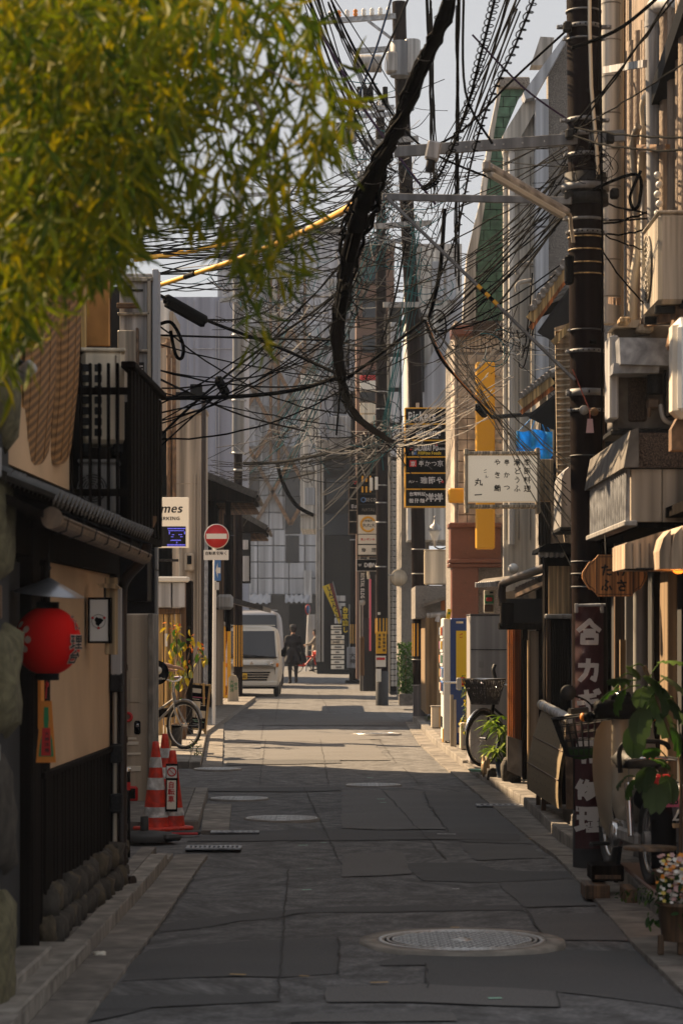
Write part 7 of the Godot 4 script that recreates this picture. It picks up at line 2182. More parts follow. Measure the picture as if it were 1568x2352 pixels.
func signs()->void:
	# the black sign tower in a yellow frame
	var d:=45.0
	var k:=d/F
	var t:=thing("sign_tower","black six-panel bar sign in a yellow frame hung on the striped pole","sign")
	obj("box",V(931,938,1027,1163,d+0.03,0.3,0.01),M.iron_dark,t)
	frame(t,929,936,1029,1165,d,2.6,0.3,"yellow")
	var ys:=[938.0,974.0,1011.5,1049.5,1086.5,1123.5,1163.0]
	for i in 5:
		obj("divider",V(932,ys[i+1] - 1.4,1026,ys[i+1]+1.4,d - 0.005,0.1,0.004),M.yellow,t)
	for i in 6:
		obj("panel",V(932.5,ys[i]+1.8,1025.5,ys[i+1] - 1.8,d+0.015,0.05,0.003),M.black,t)
	latin("Pickers",21*k,M.lettering_white,t,P(968,957,d+0.01),Basis(),true,0.0,62*k)
	latin("2U.BG",9*k,M.steel,t,P(1010,960,d+0.01),Basis(),false,0.0,20*k)
	latin("2F",6*k,M.steel,t,P(940,980,d+0.01))
	latin("RECORD & MUSIC",5*k,M.lettering_white,t,P(984,981,d+0.01),Basis(),false,0.0,58*k)
	latin("universe",14*k,M.lettering_white,t,P(983,994,d+0.01),Basis(),true,0.0,56*k)
	latin("MUSIC BAR",4.5*k,M.lettering_white,t,P(983,1005,d+0.01),Basis(),false,0.0,46*k)
	latin("SALAMAT PO",14*k,M.lettering_white,t,P(978,1029,d+0.01),Basis(),true,0.0,54*k)
	latin("GION",5*k,M.lettering_white,t,P(1013,1031,d+0.01))
	latin("FiliPino Foods",7*k,M.poster_yellow,t,P(986,1041,d+0.01),Basis(),true,0.0,52*k)
	latin("2F",5*k,M.steel,t,P(939,1016,d+0.01))
	obj("red_mark",face(S(),[[938,1031],[942,1025],[946,1028],[949,1021],[949,1033],[941,1034]],d+0.008,0.01),M.red,t)
	obj("red_mark",V(1000,1019,1004,1024,d+0.008,0.01),M.red,t)
	obj("flag_print",V(946,1037,950,1044,d+0.008,0.01),M.white,t)
	obj("flag_print",V(950,1037,956,1044,d+0.008,0.01),M.sign_blue,t)
	obj("red_square",V(940,1057,956,1072,d+0.01,0.01),M.red,t)
	var s:=S()
	write(s,"京",P(942,1059,d+0.006),Vector3.RIGHT,Vector3.DOWN,12*k,0.13)
	write(s,"串かつ",P(960,1058,d+0.01),Vector3.RIGHT,Vector3.DOWN,13.5*k,0.09)
	write(s,"京",P(1003,1057,d+0.01),Vector3.RIGHT,Vector3.DOWN,15*k,0.08)
	write(s,"大ン一",P(938,1103,d+0.01),Vector3.RIGHT,Vector3.DOWN,6.5*k,0.14)
	write(s,"雅節や",P(965,1095,d+0.01),Vector3.RIGHT,Vector3.DOWN,16*k,0.12,false,1.12)
	write(s,"台湾料理",P(939,1130,d+0.01),Vector3.RIGHT,Vector3.DOWN,9*k,0.15,false,1.04)
	write(s,"担仔麺",P(939,1145,d+0.01),Vector3.RIGHT,Vector3.DOWN,10*k,0.15,false,1.25)
	write(s,"洋洋",P(977,1133,d+0.01),Vector3.RIGHT,Vector3.DOWN,19*k,0.15)
	obj("lettering",s,M.lettering_white,t)
	obj("red_seal",V(1013,1104,1018,1109,d+0.008,0.01),M.red,t)
	obj("bracket",V(955,925,962,940,d+0.1,0.1),M.steel,t)
	# white lantern sign with brush writing
	d=31.0
	k=d/F
	t=thing("lantern_sign","white box-shaped restaurant sign with black brush writing in a pale wooden frame","sign")
	obj("box",V(1074,1046,1234,1152,d,0.25,0.006),M.sign_added_glow,t)
	frame(t,1067,1036,1240,1166,d - 0.03,7,0.3,"pale_frame")
	for q in [[1066,1030],[1230,1028],[1068,1164],[1232,1164]]:
		obj("corner_post",V(q[0],q[1],q[0]+9,q[1]+14,d - 0.06,0.3,0.006),M.pale_frame,t)
	obj("side_box",V(1240,1054,1270,1150,d+0.1,0.3,0.01),M.pale_wood,t)
	s=S()
	for q in [["季節料理",1202,1054,15.5,1.3],["湯どうふ",1179,1054,15.5,1.3],["串かつ",1156,1055,14.0,2.05],["やき鮨",1134,1054,15.0,1.98]]:
		write(s,q[0],P(q[1],q[2],d - 0.003),Vector3.RIGHT,Vector3.DOWN,q[3]*k,0.12,true,q[4])
	write(s,"ごん",P(1108,1080,d - 0.003),Vector3(0.95,0.3,0).normalized(),Vector3(0.3,-0.95,0).normalized(),8*k,0.12,true,1.5)
	write(s,"丸",P(1089,1098,d - 0.003),Vector3.RIGHT,Vector3.DOWN,18*k,0.13,true)
	write(s,"一",P(1089,1128,d - 0.003),Vector3.RIGHT,Vector3.DOWN,17*k,0.15,true)
	obj("lettering",s,M.lettering_ink,t)
	# sign columns further on
	d=62.0
	k=d/F
	t=thing("sign_column","tall narrow column of black and white bar signs left of the third pole","sign")
	obj("box",V(821,1043,866,1277,d+0.04,0.3,0.01),M.iron_dark,t)
	frame(t,819,1041,868,1279,d,2,0.3,"copper")
	var rows:=[[1046,1064,"black"],[1067,1087,"black"],[1090,1110,"black"],[1114,1133,"black"],[1137,1157,"black"],[1160,1180,"black"],[1183,1226,"sign_white"],[1228,1249,"sign_white"],[1252,1274,"sign_white"]]
	for q in rows:
		obj("panel",V(822,q[0],865,q[1],d+0.01,0.06,0.004),M[q[2]],t)
	for y in [1093,1117]:
		for i in 3:
			obj("bottle_print",V(830+i*9,y,834+i*9,y+14,d - 0.0,0.02,0.01),M.yellow,t)
	latin("SECO",8*k,M.steel,t,P(851,1148,d),Basis(),true,0.0,24*k)
	obj("ring_print",tube(S(),arc(P(834,1148,d),Vector3.RIGHT,Vector3.UP,5*k,0,TAU,16),0.012,5,false),M.sign_blue,t)
	latin("NATAL",7*k,M.stucco_grey,t,P(846,1171,d),Basis(),false,0.0,30*k)
	latin("A",8*k,M.steel,t,P(840,1056,d))
	obj("swirl_print",tube(S(),arc(P(845,1204,d),Vector3.RIGHT,Vector3.UP,16*k,0.5,5.6,24),0.03,6),M.yellow,t)
	s=S()
	write(s,"大丸大",P(832,1202,d),Vector3.RIGHT,Vector3.DOWN,9*k,0.12,false,1.1)
	write(s,"京神雅洋",P(832,1194,d),Vector3.RIGHT,Vector3.DOWN,4.5*k,0.14,false,1.3)
	write(s,"修志理",P(830,1258,d),Vector3.RIGHT,Vector3.DOWN,10*k,0.11,false,1.15)
	obj("lettering",s,M.lettering_ink,t)
	s=S()
	write(s,"京ンギンや",P(828,1236,d),Vector3.RIGHT,Vector3.DOWN,6*k,0.15,false,1.1)
	obj("lettering",s,M.red,t)
	t=thing("sign_column","narrower black sign column with a red heart, left of the tall one","sign")
	obj("box",V(802,1096,820,1225,d+0.4,0.2,0.01),M.black,t)
	frame(t,800,1094,822,1227,d+0.36,1.8,0.25,"copper")
	for i in 4:
		obj("divider",V(802,1119+i*26,820,1121+i*26,d+0.37,0.1),M.cream_metal,t)
	latin("Ba",9*k,M.lettering_white,t,P(813,1163,d+0.37))
	obj("heart_print",face(S(),[[810,1107],[812,1104],[815,1106],[818,1104],[820,1107],[815,1113]],d+0.36,0.02),M.red,t)
	t=thing("bar_sign","black DON sign with white letters under the white sign panels","sign")
	obj("box",V(819,1285,866,1311,d - 0.1,0.2,0.01),M.black,t)
	frame(t,818,1284,867,1312,d - 0.13,1.5,0.2,"steel")
	latin("D",10*k,M.lettering_white,t,P(840,1298,d - 0.12))
	latin("N",10*k,M.lettering_white,t,P(860,1298,d - 0.12))
	obj("o_print",lathe(S(),P(850,1298,d - 0.1),[[0.065,0],[0.065,0.006],[0,0.006]],16,Basis(Vector3.RIGHT,PI/2)),M.lettering_white,t)
	latin("1F",6*k,M.lettering_white,t,P(826,1298,d - 0.12))
	obj("post",cyl(S(),P(845,1279,d+0.1),P(845,1330,d+0.1),0.03,8),M.sign_white,t)
	t=thing("rental_sign","vertical black rental building sign with white letters below the DON sign","sign")
	obj("board",V(824,1313,840,1378,d+0.2,0.08,0.006),M.black_soft,t)
	latin("RENTAL BLDG",9*k,M.lettering_white,t,P(832,1345,d+0.17),Basis(Vector3.BACK,-PI/2),true,0.0,58*k)
	obj("symbol",lathe(S(),P(832,1384,d+0.2),[[0.08,0],[0.08,0.01],[0,0.01]],12,Basis(Vector3.RIGHT,PI/2)),M.steel,t)
	# flags
	d=92.0
	k=d/F
	t=thing("shop_flag","slanting yellow shop flag with a red edge far down the street","flag")
	obj("cloth",face(S(),[[740,1347],[756,1341],[781,1424],[779,1434]],d,0.02),M.poster_yellow,t)
	obj("red_edge",face(S(),[[756,1341],[763,1339],[784,1420],[781,1426]],d - 0.005,0.025),M.cable_red,t)
	s=S()
	write(s,"しんごんくし",P(748,1348,d - 0.01),Vector3(0.94,0.32,0).normalized(),Vector3(0.3,-0.95,0).normalized(),12*k,0.17,true,1.1)
	obj("lettering",s,M.lettering_ink,t)
	obj("flag_pole",cyl(S(),P(764,1336,d+0.03),P(790,1440,d+0.03),0.02,6),M.steel,t)
	t=thing("shop_flag","upright black flag with yellow writing beside the slanting yellow flag","flag")
	obj("cloth",V(784,1392,801,1458,d - 2.0,0.03),M.black_soft,t)
	s=S()
	write(s,"台京雅し",P(786,1394,d - 2.02),Vector3.RIGHT,Vector3.DOWN,13*k,0.16,true,1.15)
	obj("lettering",s,M.poster_yellow,t)
	obj("flag_pole",cyl(S(),P(802,1388,d - 2.0),P(803,1560,d - 2.0),0.018,6),M.steel,t)
	# white standing sign
	d=84.0
	k=d/F
	t=thing("standing_sign","small white standing sign with black characters at the foot of the far pole","sign",Vector3(P(809,1566,d).x,0,-d))
	var y0:=P(809,1535,d).y
	var y1:=P(809,1486,d).y
	obj("panel",bx(S(),Vector3(0,(y0+y1)/2,0),Vector3(25*k,y1 - y0,0.16),0.02),M.panel_blue,t)
	obj("post",bx(S(),Vector3(-0.04,y0*0.5,0),Vector3(0.14,y0,0.1),0.01),M.iron_dark,t)
	obj("foot",bx(S(),Vector3(0,0.05,0),Vector3(0.5,0.1,0.4),0.02),M.iron_dark,t)
	s=S()
	write(s,"大神",Vector3(-0.09,y1 - 0.2,0.085),Vector3.RIGHT,Vector3.DOWN,0.19,0.13,true,1.1)
	obj("lettering",s,M.lettering_ink,t)
	# maroon banner on the big pole
	d=16.74
	k=d/F
	t=thing("shop_banner","maroon cloth banner with white writing tied to the big brown pole","banner")
	s=S()
	s.set_smooth_group(1)
	var fold:=func(f: float,g: float)->Vector3:
		var p:=P(lerpf(1322,1387,f),lerpf(1392,1950,g),d)
		var a:=(f - 0.5)*2.3
		return p+Vector3(0,0,-0.11*(1.0 - cos(a))+0.006*sin(g*60.0+f*9.0))
	for i in 10:
		for j in 50:
			quad(s,fold.call(i/10.0,j/50.0),fold.call((i+1)/10.0,j/50.0),fold.call((i+1)/10.0,(j+1)/50.0),fold.call(i/10.0,(j+1)/50.0),Vector3.BACK)
	obj("cloth",s,M.cloth_maroon,t)
	s=S()
	stroke_cut=0.02
	for q in [["合",1424,70],["カ",1512,66],["ギ",1584,66],["靴",1694,70],["修",1790,56],["理",1852,72]]:
		var cs:=S()
		write(cs,q[0],P(1324,q[1],d),Vector3.RIGHT,Vector3.DOWN,q[2]*0.82*k,0.2)
		obj("lettering",cs,M.lettering_white,t)
	stroke_cut=0.0
	for c in t.get_children():   # the writing follows the cloth round the pole
		if str(c.name).begins_with("lettering"):
			var ar: Array=c.mesh.surface_get_arrays(0)
			var vs: PackedVector3Array=ar[Mesh.ARRAY_VERTEX]
			for i in vs.size():
				var px:=vs[i].x*F/d+CX
				var f:=(px - 1322.0)/65.0
				var g:=((HZ - (vs[i].y - EYE)*F/d) - 1392.0)/558.0
				vs[i]=(fold.call(f,g) as Vector3)+Vector3(0,0,0.004+vs[i].z+d)
			ar[Mesh.ARRAY_VERTEX]=vs
			var am:=ArrayMesh.new()
			am.add_surface_from_arrays(Mesh.PRIMITIVE_TRIANGLES,ar)
			c.mesh=am
	obj("top_bar",cyl(S(),P(1322,1391,d - 0.01),P(1389,1389,d - 0.01),0.01,8),M.panel_blue,t)
	for x in [1319,1378]:
		obj("loop",V(x,1386,x+8,1408,d - 0.02,0.02,0.004),M.board_grey,t)
	# closures and guards on the overhead lines belong with the cables

func street_things()->void:
	# scooter, seen from behind
	var t:=thing("scooter","cream step-through motorbike with a wire front basket parked beside the big pole","motorbike",Vector3(1.84,0.12,-15.4),0.1)
	var R:=0.275
	for q in [[-0.6,"wheel"],[0.58,"wheel"]]:
		var c:=Vector3(0,R,q[0])
		var w:=obj("wheel",tube(S(),arc(c,Vector3.BACK,Vector3.UP,R - 0.032,0,TAU,36),0.033,9,false),M.rubber,t)
		obj("rim",tube(S(),arc(c,Vector3.BACK,Vector3.UP,R - 0.075,0,TAU,30),0.016,6,false),M.chrome,w)
		obj("hub",cyl(S(),c+Vector3(-0.05,0,0),c+Vector3(0.05,0,0),0.055,14),M.steel,w)
		for i in 16:
			var a:=TAU*i/16.0
			obj("spoke",cyl(S(),c+Vector3(0.03 if i % 2 else -0.03,0,0),c+Vector3(0,sin(a),cos(a))*(R - 0.08),0.0025,4),M.chrome,w)
	for sg in [-1.0,1.0]:
		var s:=S()
		s.set_smooth_group(1)
		for i in 8:
			for j in 14:
				var q:=[]
				for e in [[i,j],[i+1,j],[i+1,j+1],[i,j+1]]:
					var f: float=e[0]/8.0
					var g: float=e[1]/14.0
					var w: float=lerpf(0.12,0.15,sin(PI*minf(g*1.4,1.0)))*(1.0 - 0.75*pow(maxf(0.0,g - 0.72)/0.28,2.0))*(1.0 if g>0.08 else 0.75+g*3.0)
					q.append(Vector3(sg*(0.06+w*f),0.98 - 0.78*g,-0.33+0.12*f*f+0.14*(g - 0.5)*(g - 0.5)+0.06*g))
				quad(s,q[0],q[1],q[2],q[3],Vector3.BACK)
		obj("leg_shield",s,M.scooter_cream,t)
		obj("turn_signal",lathe(S(),Vector3(sg*0.2,1.0,-0.36),[[0.0,-0.04],[0.035,-0.03],[0.038,0.02],[0.0,0.035]],12,Basis(Vector3.RIGHT,PI/2)),M.black,t)
		obj("turn_lens",ball(S(),Vector3(sg*0.235,1.0,-0.37),Vector3(0.02,0.03,0.03),6),M.orange,t)
		obj("grip",cyl(S(),Vector3(sg*0.22,1.05,-0.3),Vector3(sg*0.35,1.04,-0.24),0.019,9),M.rubber,t)
		obj("rear_shock",cyl(S(),Vector3(sg*0.12,0.3,0.56),Vector3(sg*0.12,0.62,0.46),0.024,9),M.chrome,t)
		obj("mirror_stalk",tube(S(),spline([Vector3(sg*0.16,1.05,-0.34),Vector3(sg*0.22,1.11,-0.36),Vector3(sg*0.33,1.15,-0.34)],4),0.006,6),M.black,t)
		obj("mirror",lathe(S(),Vector3(sg*0.34,1.16,-0.33),[[0.0,-0.012],[0.05,-0.008],[0.052,0.004],[0.0,0.008]],18,Basis(Vector3.RIGHT,PI/2)*Basis(Vector3.UP,0.0)),M.rubber,t)
		obj("front_fork",cyl(S(),Vector3(sg*0.06,0.72,-0.42),Vector3(sg*0.06,R,-0.6),0.02,8),M.scooter_cream,t)
	obj("handlebar_cover",lump(S(),Vector3(0,1.05,-0.32),Vector3(0.2,0.07,0.08),9,0.12,8),M.black,t)
	obj("instrument_hood",lump(S(),Vector3(0.0,1.12,-0.34),Vector3(0.08,0.05,0.07),10,0.1,8),M.black,t)
	obj("meter_glass",lathe(S(),Vector3(0.0,1.14,-0.28),[[0.035,0],[0.035,0.006],[0,0.01]],14,Basis(Vector3.RIGHT,1.0)),M.dark_glass,t)
	obj("front_column",tube(S(),[Vector3(0,1.0,-0.36),Vector3(0,0.6,-0.4),Vector3(0,0.45,-0.3)],[0.06,0.07,0.06],12),M.scooter_cream,t)
	obj("ignition_lock",lathe(S(),Vector3(0.07,0.92,-0.3),[[0.022,0],[0.022,0.012],[0,0.014]],12,Basis(Vector3.RIGHT,PI/2)),M.black,t)
	obj("frame_tube",tube(S(),spline([Vector3(0,0.5,-0.34),Vector3(0,0.38,-0.15),Vector3(0,0.42,0.1),Vector3(0,0.6,0.3),Vector3(0,0.66,0.55)],5),0.065,12),M.scooter_cream,t)
	obj("engine",bx(S(),Vector3(0,0.27,-0.08),Vector3(0.2,0.17,0.3),0.04),M.steel,t)
	obj("crankcase",lathe(S(),Vector3(-0.1,0.27,0.0),[[0.0,-0.05],[0.08,-0.045],[0.09,0.02],[0.0,0.03]],18,Basis(Vector3.BACK,PI/2)),M.chrome,t)
	obj("chain_case",bx(S(),Vector3(-0.09,0.28,0.34),Vector3(0.04,0.09,0.55),0.02),M.steel,t)
	obj("exhaust",tube(S(),[Vector3(0.12,0.2,-0.05),Vector3(0.14,0.19,0.3),Vector3(0.15,0.24,0.75)],[0.02,0.04,0.045],12),M.chrome,t)
	obj("seat",lump(S(),Vector3(0,0.75,0.18),Vector3(0.14,0.06,0.26),13,0.08,8),M.rubber,t)
	obj("carrier",tube(S(),spline([Vector3(-0.13,0.76,0.42),Vector3(-0.14,0.78,0.7),Vector3(0,0.79,0.74),Vector3(0.14,0.78,0.7),Vector3(0.13,0.76,0.42)],4),0.011,7),M.chrome,t)
	obj("grab_bar",tube(S(),spline([Vector3(-0.15,0.68,0.38),Vector3(-0.16,0.82,0.4),Vector3(-0.1,0.87,0.42),Vector3(0.1,0.87,0.42),Vector3(0.16,0.82,0.4)],4),0.016,7),M.iron_dark,t)
	obj("rear_fender",tube(S(),arc(Vector3(0,R,0.58),Vector3.BACK,Vector3.UP,R+0.03,-0.2,2.3,16),0.07,10),M.black,t)
	obj("tail_light",bx(S(),Vector3(0,0.66,0.86),Vector3(0.11,0.07,0.06),0.015),M.red,t)
	obj("mud_flap",bx(S(),Vector3(0.0,0.28,0.9),Vector3(0.15,0.3,0.012),0.004),M.black,t)
	obj("number_plate",bx(S(),Vector3(0.04,0.55,0.9),Vector3(0.2,0.1,0.006),0.012),M.pink,t)
	latin("4636",0.05,M.lettering_ink,t,Vector3(0.06,0.54,0.905),Basis(),true,0.0,0.12)
	obj("plate_sticker",bx(S(),Vector3(-0.035,0.575,0.905),Vector3(0.035,0.04,0.004)),M.sign_white,t)
	obj("sticker",prism(S(),[[-0.04,0.0],[0.04,0.0],[0.0,0.07]],Vector3(0.09,0.42,0.907),Vector3.RIGHT,Vector3.UP,Vector3(0,0,0.002)),M.white,t)
	obj("sticker_centre",prism(S(),[[-0.018,0.012],[0.018,0.012],[0.0,0.045]],Vector3(0.09,0.42,0.9095),Vector3.RIGHT,Vector3.UP,Vector3(0,0,0.002)),M.black,t)
	obj("label",bx(S(),Vector3(0.09,0.39,0.907),Vector3(0.08,0.028,0.003)),M.pale_wood,t)
	obj("centre_stand",tube(S(),[Vector3(-0.1,0.2,0.15),Vector3(-0.14,-0.02,0.2)],0.014,7),M.black,t)
	obj("centre_stand",tube(S(),[Vector3(0.1,0.2,0.15),Vector3(0.14,-0.02,0.2)],0.014,7),M.black,t)
	obj("brake_pedal",tube(S(),[Vector3(-0.12,0.2,-0.1),Vector3(-0.24,0.2,-0.08),Vector3(-0.26,0.2,0.02)],0.014,7),M.rubber,t)
	# wire basket hung in front of the handlebar
	var bk:=S()
	var top:=[[-0.38,-0.68],[-0.05,-0.62],[-0.05,-0.42],[-0.38,-0.46]]
	var lo:=[[-0.3,-0.63],[-0.08,-0.6],[-0.08,-0.46],[-0.3,-0.48]]
	for lev in 6:
		var f:=lev/5.0
		var loop:=[]
		for c in 5: loop.append(Vector3(lerpf(lo[c % 4][0],top[c % 4][0],f),0.74+0.24*f+(0.05*(1.0 if c % 4 in [1,2] else 0.0))*f,lerpf(lo[c % 4][1],top[c % 4][1],f)))
		tube(bk,loop,0.004 if lev in [1,2,3,4] else 0.007,5,false)
	for c in 4:
		for j in 7:
			var f:=j/7.0
			tube(bk,[Vector3(lerpf(lo[c][0],lo[(c+1) % 4][0],f),0.74,lerpf(lo[c][1],lo[(c+1) % 4][1],f)),Vector3(lerpf(top[c][0],top[(c+1) % 4][0],f),0.98+0.05*(lerpf(1.0 if c in [1,2] else 0.0,1.0 if (c+1) % 4 in [1,2] else 0.0,f)),lerpf(top[c][1],top[(c+1) % 4][1],f))],0.0035,4,false)
	obj("basket",bk,M.iron_dark,t)
	obj("basket_cover",lump(S(),Vector3(-0.19,0.76,-0.54),Vector3(0.12,0.04,0.08),31,0.3,7),M.leaf_dark,t)
	# boundary stone and rocks at the porch
	var st:=thing("boundary_stone","large dark rounded stone standing beside the blue plant pot","stone",Vector3(P(1174,1794,25.6).x,0.09,-25.6))
	obj("stone",lump(S(),Vector3(0,0.12,0),Vector3(0.115,0.17,0.13),61,0.2,10),M.stone,st)
	var s2:=thing("small_stone","small dark stone left of the blue plant pot","stone",Vector3(P(1128,1779,26.4).x,0.09,-26.4))
	obj("stone",lump(S(),Vector3(0,0.05,0),Vector3(0.06,0.07,0.06),62,0.25,8),M.stone,s2)
	var s3:=thing("driftwood","pale knotty piece of driftwood behind the small stone","wood",Vector3(P(1114,1760,26.9).x,0.09,-26.9))
	obj("wood",lump(S(),Vector3(0,0.1,0),Vector3(0.05,0.12,0.05),63,0.55,9),M.pale_wood,s3)
	var s4:=thing("green_tray","small green dish on the pavement by the right bicycle's wheel","dish",Vector3(P(1095,1751,27.6).x,0.1,-27.6))
	obj("tray",lathe(S(),Vector3.ZERO,[[0.08,0],[0.11,0.025],[0.1,0.025],[0.07,0.008],[0,0.008]],18),M.mark_green,s4)
	var st2:=thing("stone_step","dark granite step block on the pavement behind the big pole","step",Vector3(2.0,0.09,-19.6))
	obj("block",bx(S(),Vector3(-0.02,0.05,-0.2),Vector3(0.2,0.1,1.5),0.01),M.concrete_dark,st2)
	obj("mat",bx(S(),Vector3(-0.14,0.01,0.62),Vector3(0.16,0.025,0.3),0.006),M.concrete,st2)
	var lt:=thing("litter","crumpled scrap of clear wrapper in the left gutter","litter",G(230,2191,0.03))
	obj("wrapper",lump(S(),Vector3.ZERO,Vector3(0.03,0.014,0.02),71,0.7,6),M.sign_white,lt)

func van(label: String,at: Vector3,W: float,Hh: float,L: float,body: String,kei: bool)->Node3D:
	var t:=thing("van" if kei else "minivan",label,"van",at)
	var st:=S()
	st.set_smooth_group(1)
	var stations:=[[0.0,0.34,0.62,0.92],[0.02,0.28,0.86,0.97],[0.06,0.26,0.95,0.985],[0.2,0.25,1.02,1.0],[0.62,0.25,Hh - 0.12,1.0],[0.78,0.25,Hh - 0.03,1.0],[1.1,0.25,Hh,1.0],[L - 0.3,0.25,Hh - 0.01,1.0],[L - 0.05,0.3,Hh - 0.1,0.98],[L,0.4,Hh - 0.25,0.93]]
	var n:=36
	var sec:=func(q: Array,i: int)->Vector3:
		var a:=TAU*i/n
		var e:=0.28
		var cx:=signf(cos(a))*pow(absf(cos(a)),e)
		var sy:=signf(sin(a))*pow(absf(sin(a)),e)
		var y: float=lerpf(q[1],q[2],sy*0.5+0.5)
		var nar: float=1.0 - 0.13*maxf(0.0,(y - 0.95)/(Hh - 0.95))
		return Vector3(cx*W*0.5*q[3]*nar,y,-q[0])
	for i in stations.size() - 1:
		for k in n:
			var a: Vector3=sec.call(stations[i],k)
			var b: Vector3=sec.call(stations[i],k+1)
			var c: Vector3=sec.call(stations[i+1],k+1)
			var d: Vector3=sec.call(stations[i+1],k)
			var o:=(a+b+c+d)/4
			quad(st,a,b,c,d,Vector3(o.x,o.y - 0.9,0.001))
	st.set_smooth_group(-1)
	for e in [0,stations.size() - 1]:
		for k in range(1,n - 1):
			tri(st,sec.call(stations[e],0),sec.call(stations[e],k),sec.call(stations[e],k+1),Vector3(0,0,1 if e==0 else -1))
	obj("body",st,M[body],t)
	# glass laid on the slopes
	var on:=func(f: float,u: float,lift: float) ->Vector3:   # on the windscreen, f from bottom to top
		var y:=lerpf(1.06,Hh - 0.15,f)
		var z:=-lerpf(0.21,0.585,f)
		var nar: float=1.0 - 0.13*maxf(0.0,(y - 0.95)/(Hh - 0.95))
		return Vector3(u*W*0.46*nar,y,z)+Vector3(0,0.35,0.94)*lift
	var gs:=S()
	for i in 6:
		quad(gs,on.call(0.02,-1+i/3.0,0.02),on.call(0.02,-1+(i+1)/3.0,0.02),on.call(1,-1+(i+1)/3.0,0.02),on.call(1,-1+i/3.0,0.02),Vector3.BACK)
	obj("windscreen",gs,M.windscreen,t)
	for u in [-1.0,1.0]:
		obj("pillar",rod(S(),on.call(0.0,u,0.02),on.call(1.02,u,0.02),0.05,0.035),M[body],t)
	obj("wiper",rod(S(),on.call(0.02,0.5,0.04),on.call(0.1,-0.5,0.035),0.02,0.012),M.black,t)
	obj("wiper",rod(S(),on.call(0.02,-0.1,0.04),on.call(0.1,-0.9,0.035),0.02,0.012),M.black,t)
	obj("dash_papers",rod(S(),on.call(0.06,-0.7,0.021),on.call(0.06,0.7,0.021),0.04,0.004),M.panel_blue,t)
	obj("cowl",rod(S(),on.call(0.0,-0.98,0.015),on.call(0.0,0.98,0.015),0.06,0.03),M.black,t)
	for sg in [-1.0,1.0]:
		var hl:=obj("headlight",prism(S(),[[0.0,0.0],[0.33,0.05],[0.34,-0.12],[0.26,-0.16],[0.06,-0.1]],Vector3(sg*(W*0.5 - 0.35),0.96,0.022),Vector3(sg,0,-0.12),Vector3.UP,Vector3(0,0,-0.05)),M.lamp_clear,t)
		obj("indicator",bx(S(),Vector3(sg*(W*0.5 - 0.06),0.86,-0.0),Vector3(0.07,0.1,0.05),0.01),M.orange,hl)
		obj("reflector",lathe(S(),Vector3(sg*(W*0.5 - 0.2),0.9,0.02),[[0.05,0],[0.03,0.012],[0,0.014]],12,Basis(Vector3.RIGHT,PI/2)),M.chrome,hl)
		var w:=obj("wheel",tube(S(),arc(Vector3(sg*(W*0.5 - 0.1),0.27,-0.55),Vector3.BACK,Vector3.UP,0.2,0,TAU,24),0.075,8,false),M.rubber,t)
		obj("rim",cyl(S(),Vector3(sg*(W*0.5 - 0.02),0.27,-0.55),Vector3(sg*(W*0.5 - 0.14),0.27,-0.55),0.17,16),M.galv,w)
		var w2:=obj("wheel",tube(S(),arc(Vector3(sg*(W*0.5 - 0.1),0.27,-L+0.7),Vector3.BACK,Vector3.UP,0.2,0,TAU,24),0.075,8,false),M.rubber,t)
		obj("rim",cyl(S(),Vector3(sg*(W*0.5 - 0.02),0.27,-L+0.7),Vector3(sg*(W*0.5 - 0.14),0.27,-L+0.7),0.17,16),M.galv,w2)
		obj("door_mirror",bx(S(),Vector3(sg*(W*0.5+0.09),1.18,-0.42),Vector3(0.12,0.2,0.1),0.03),M.black,t)
		for wi in [[0.75,1.5],[1.62,2.5]]:
			obj("side_window",prism(S(),[[wi[0],1.1],[wi[1],1.1],[wi[1],Hh - 0.22],[wi[0]+0.1,Hh - 0.22]],Vector3(sg*W*0.497*0.985,0,0),Vector3.FORWARD,Vector3(-sg*0.075,1,0),Vector3(sg*0.02,0,0)),M.dark_glass,t)
	if kei:
		for i in 4:
			obj("grille_slot",bx(S(),Vector3(0.0,0.66 - i*0.065,0.016),Vector3(1.0 - 0.06*i,0.036,0.04),0.008),M.black,t)
		for i in 3:
			var a:=PI/2+TAU*i/3.0
			var c:=Vector3(cos(a),sin(a),0)
			var n2:=Vector3(-c.y,c.x,0)
			obj("emblem",prism(S(),[[0,0],[0.022,0.028],[0.056,0.0],[0.022,-0.028]],Vector3(0,0.905,0.02),c,n2,Vector3(0,0,0.012)),M.chrome,t)
		obj("number_plate",bx(S(),Vector3(-0.28,0.56,0.05),Vector3(0.33,0.165,0.012),0.006),M.plate_yellow,t)
		latin("62-40",0.09,M.lettering_ink,t,Vector3(-0.26,0.545,0.058),Basis(),true,0.0,0.24)
	else:
		obj("grille",bx(S(),Vector3(0,0.8,0.02),Vector3(0.9,0.12,0.04),0.02),M.chrome,t)
	obj("bumper",bx(S(),Vector3(0,0.36,0.0),Vector3(W*0.93,0.16,0.1),0.04),M[body],t)
	obj("skirt_shadow",bx(S(),Vector3(0,0.26,-0.06),Vector3(W*0.86,0.08,0.1),0.02),M.black,t)  # black bar painted in as the shade under the bumper
	obj("roof_rail",bx(S(),Vector3(0,Hh+0.01,-1.2),Vector3(W*0.8,0.03,0.1),0.012),M[body],t)
	return t

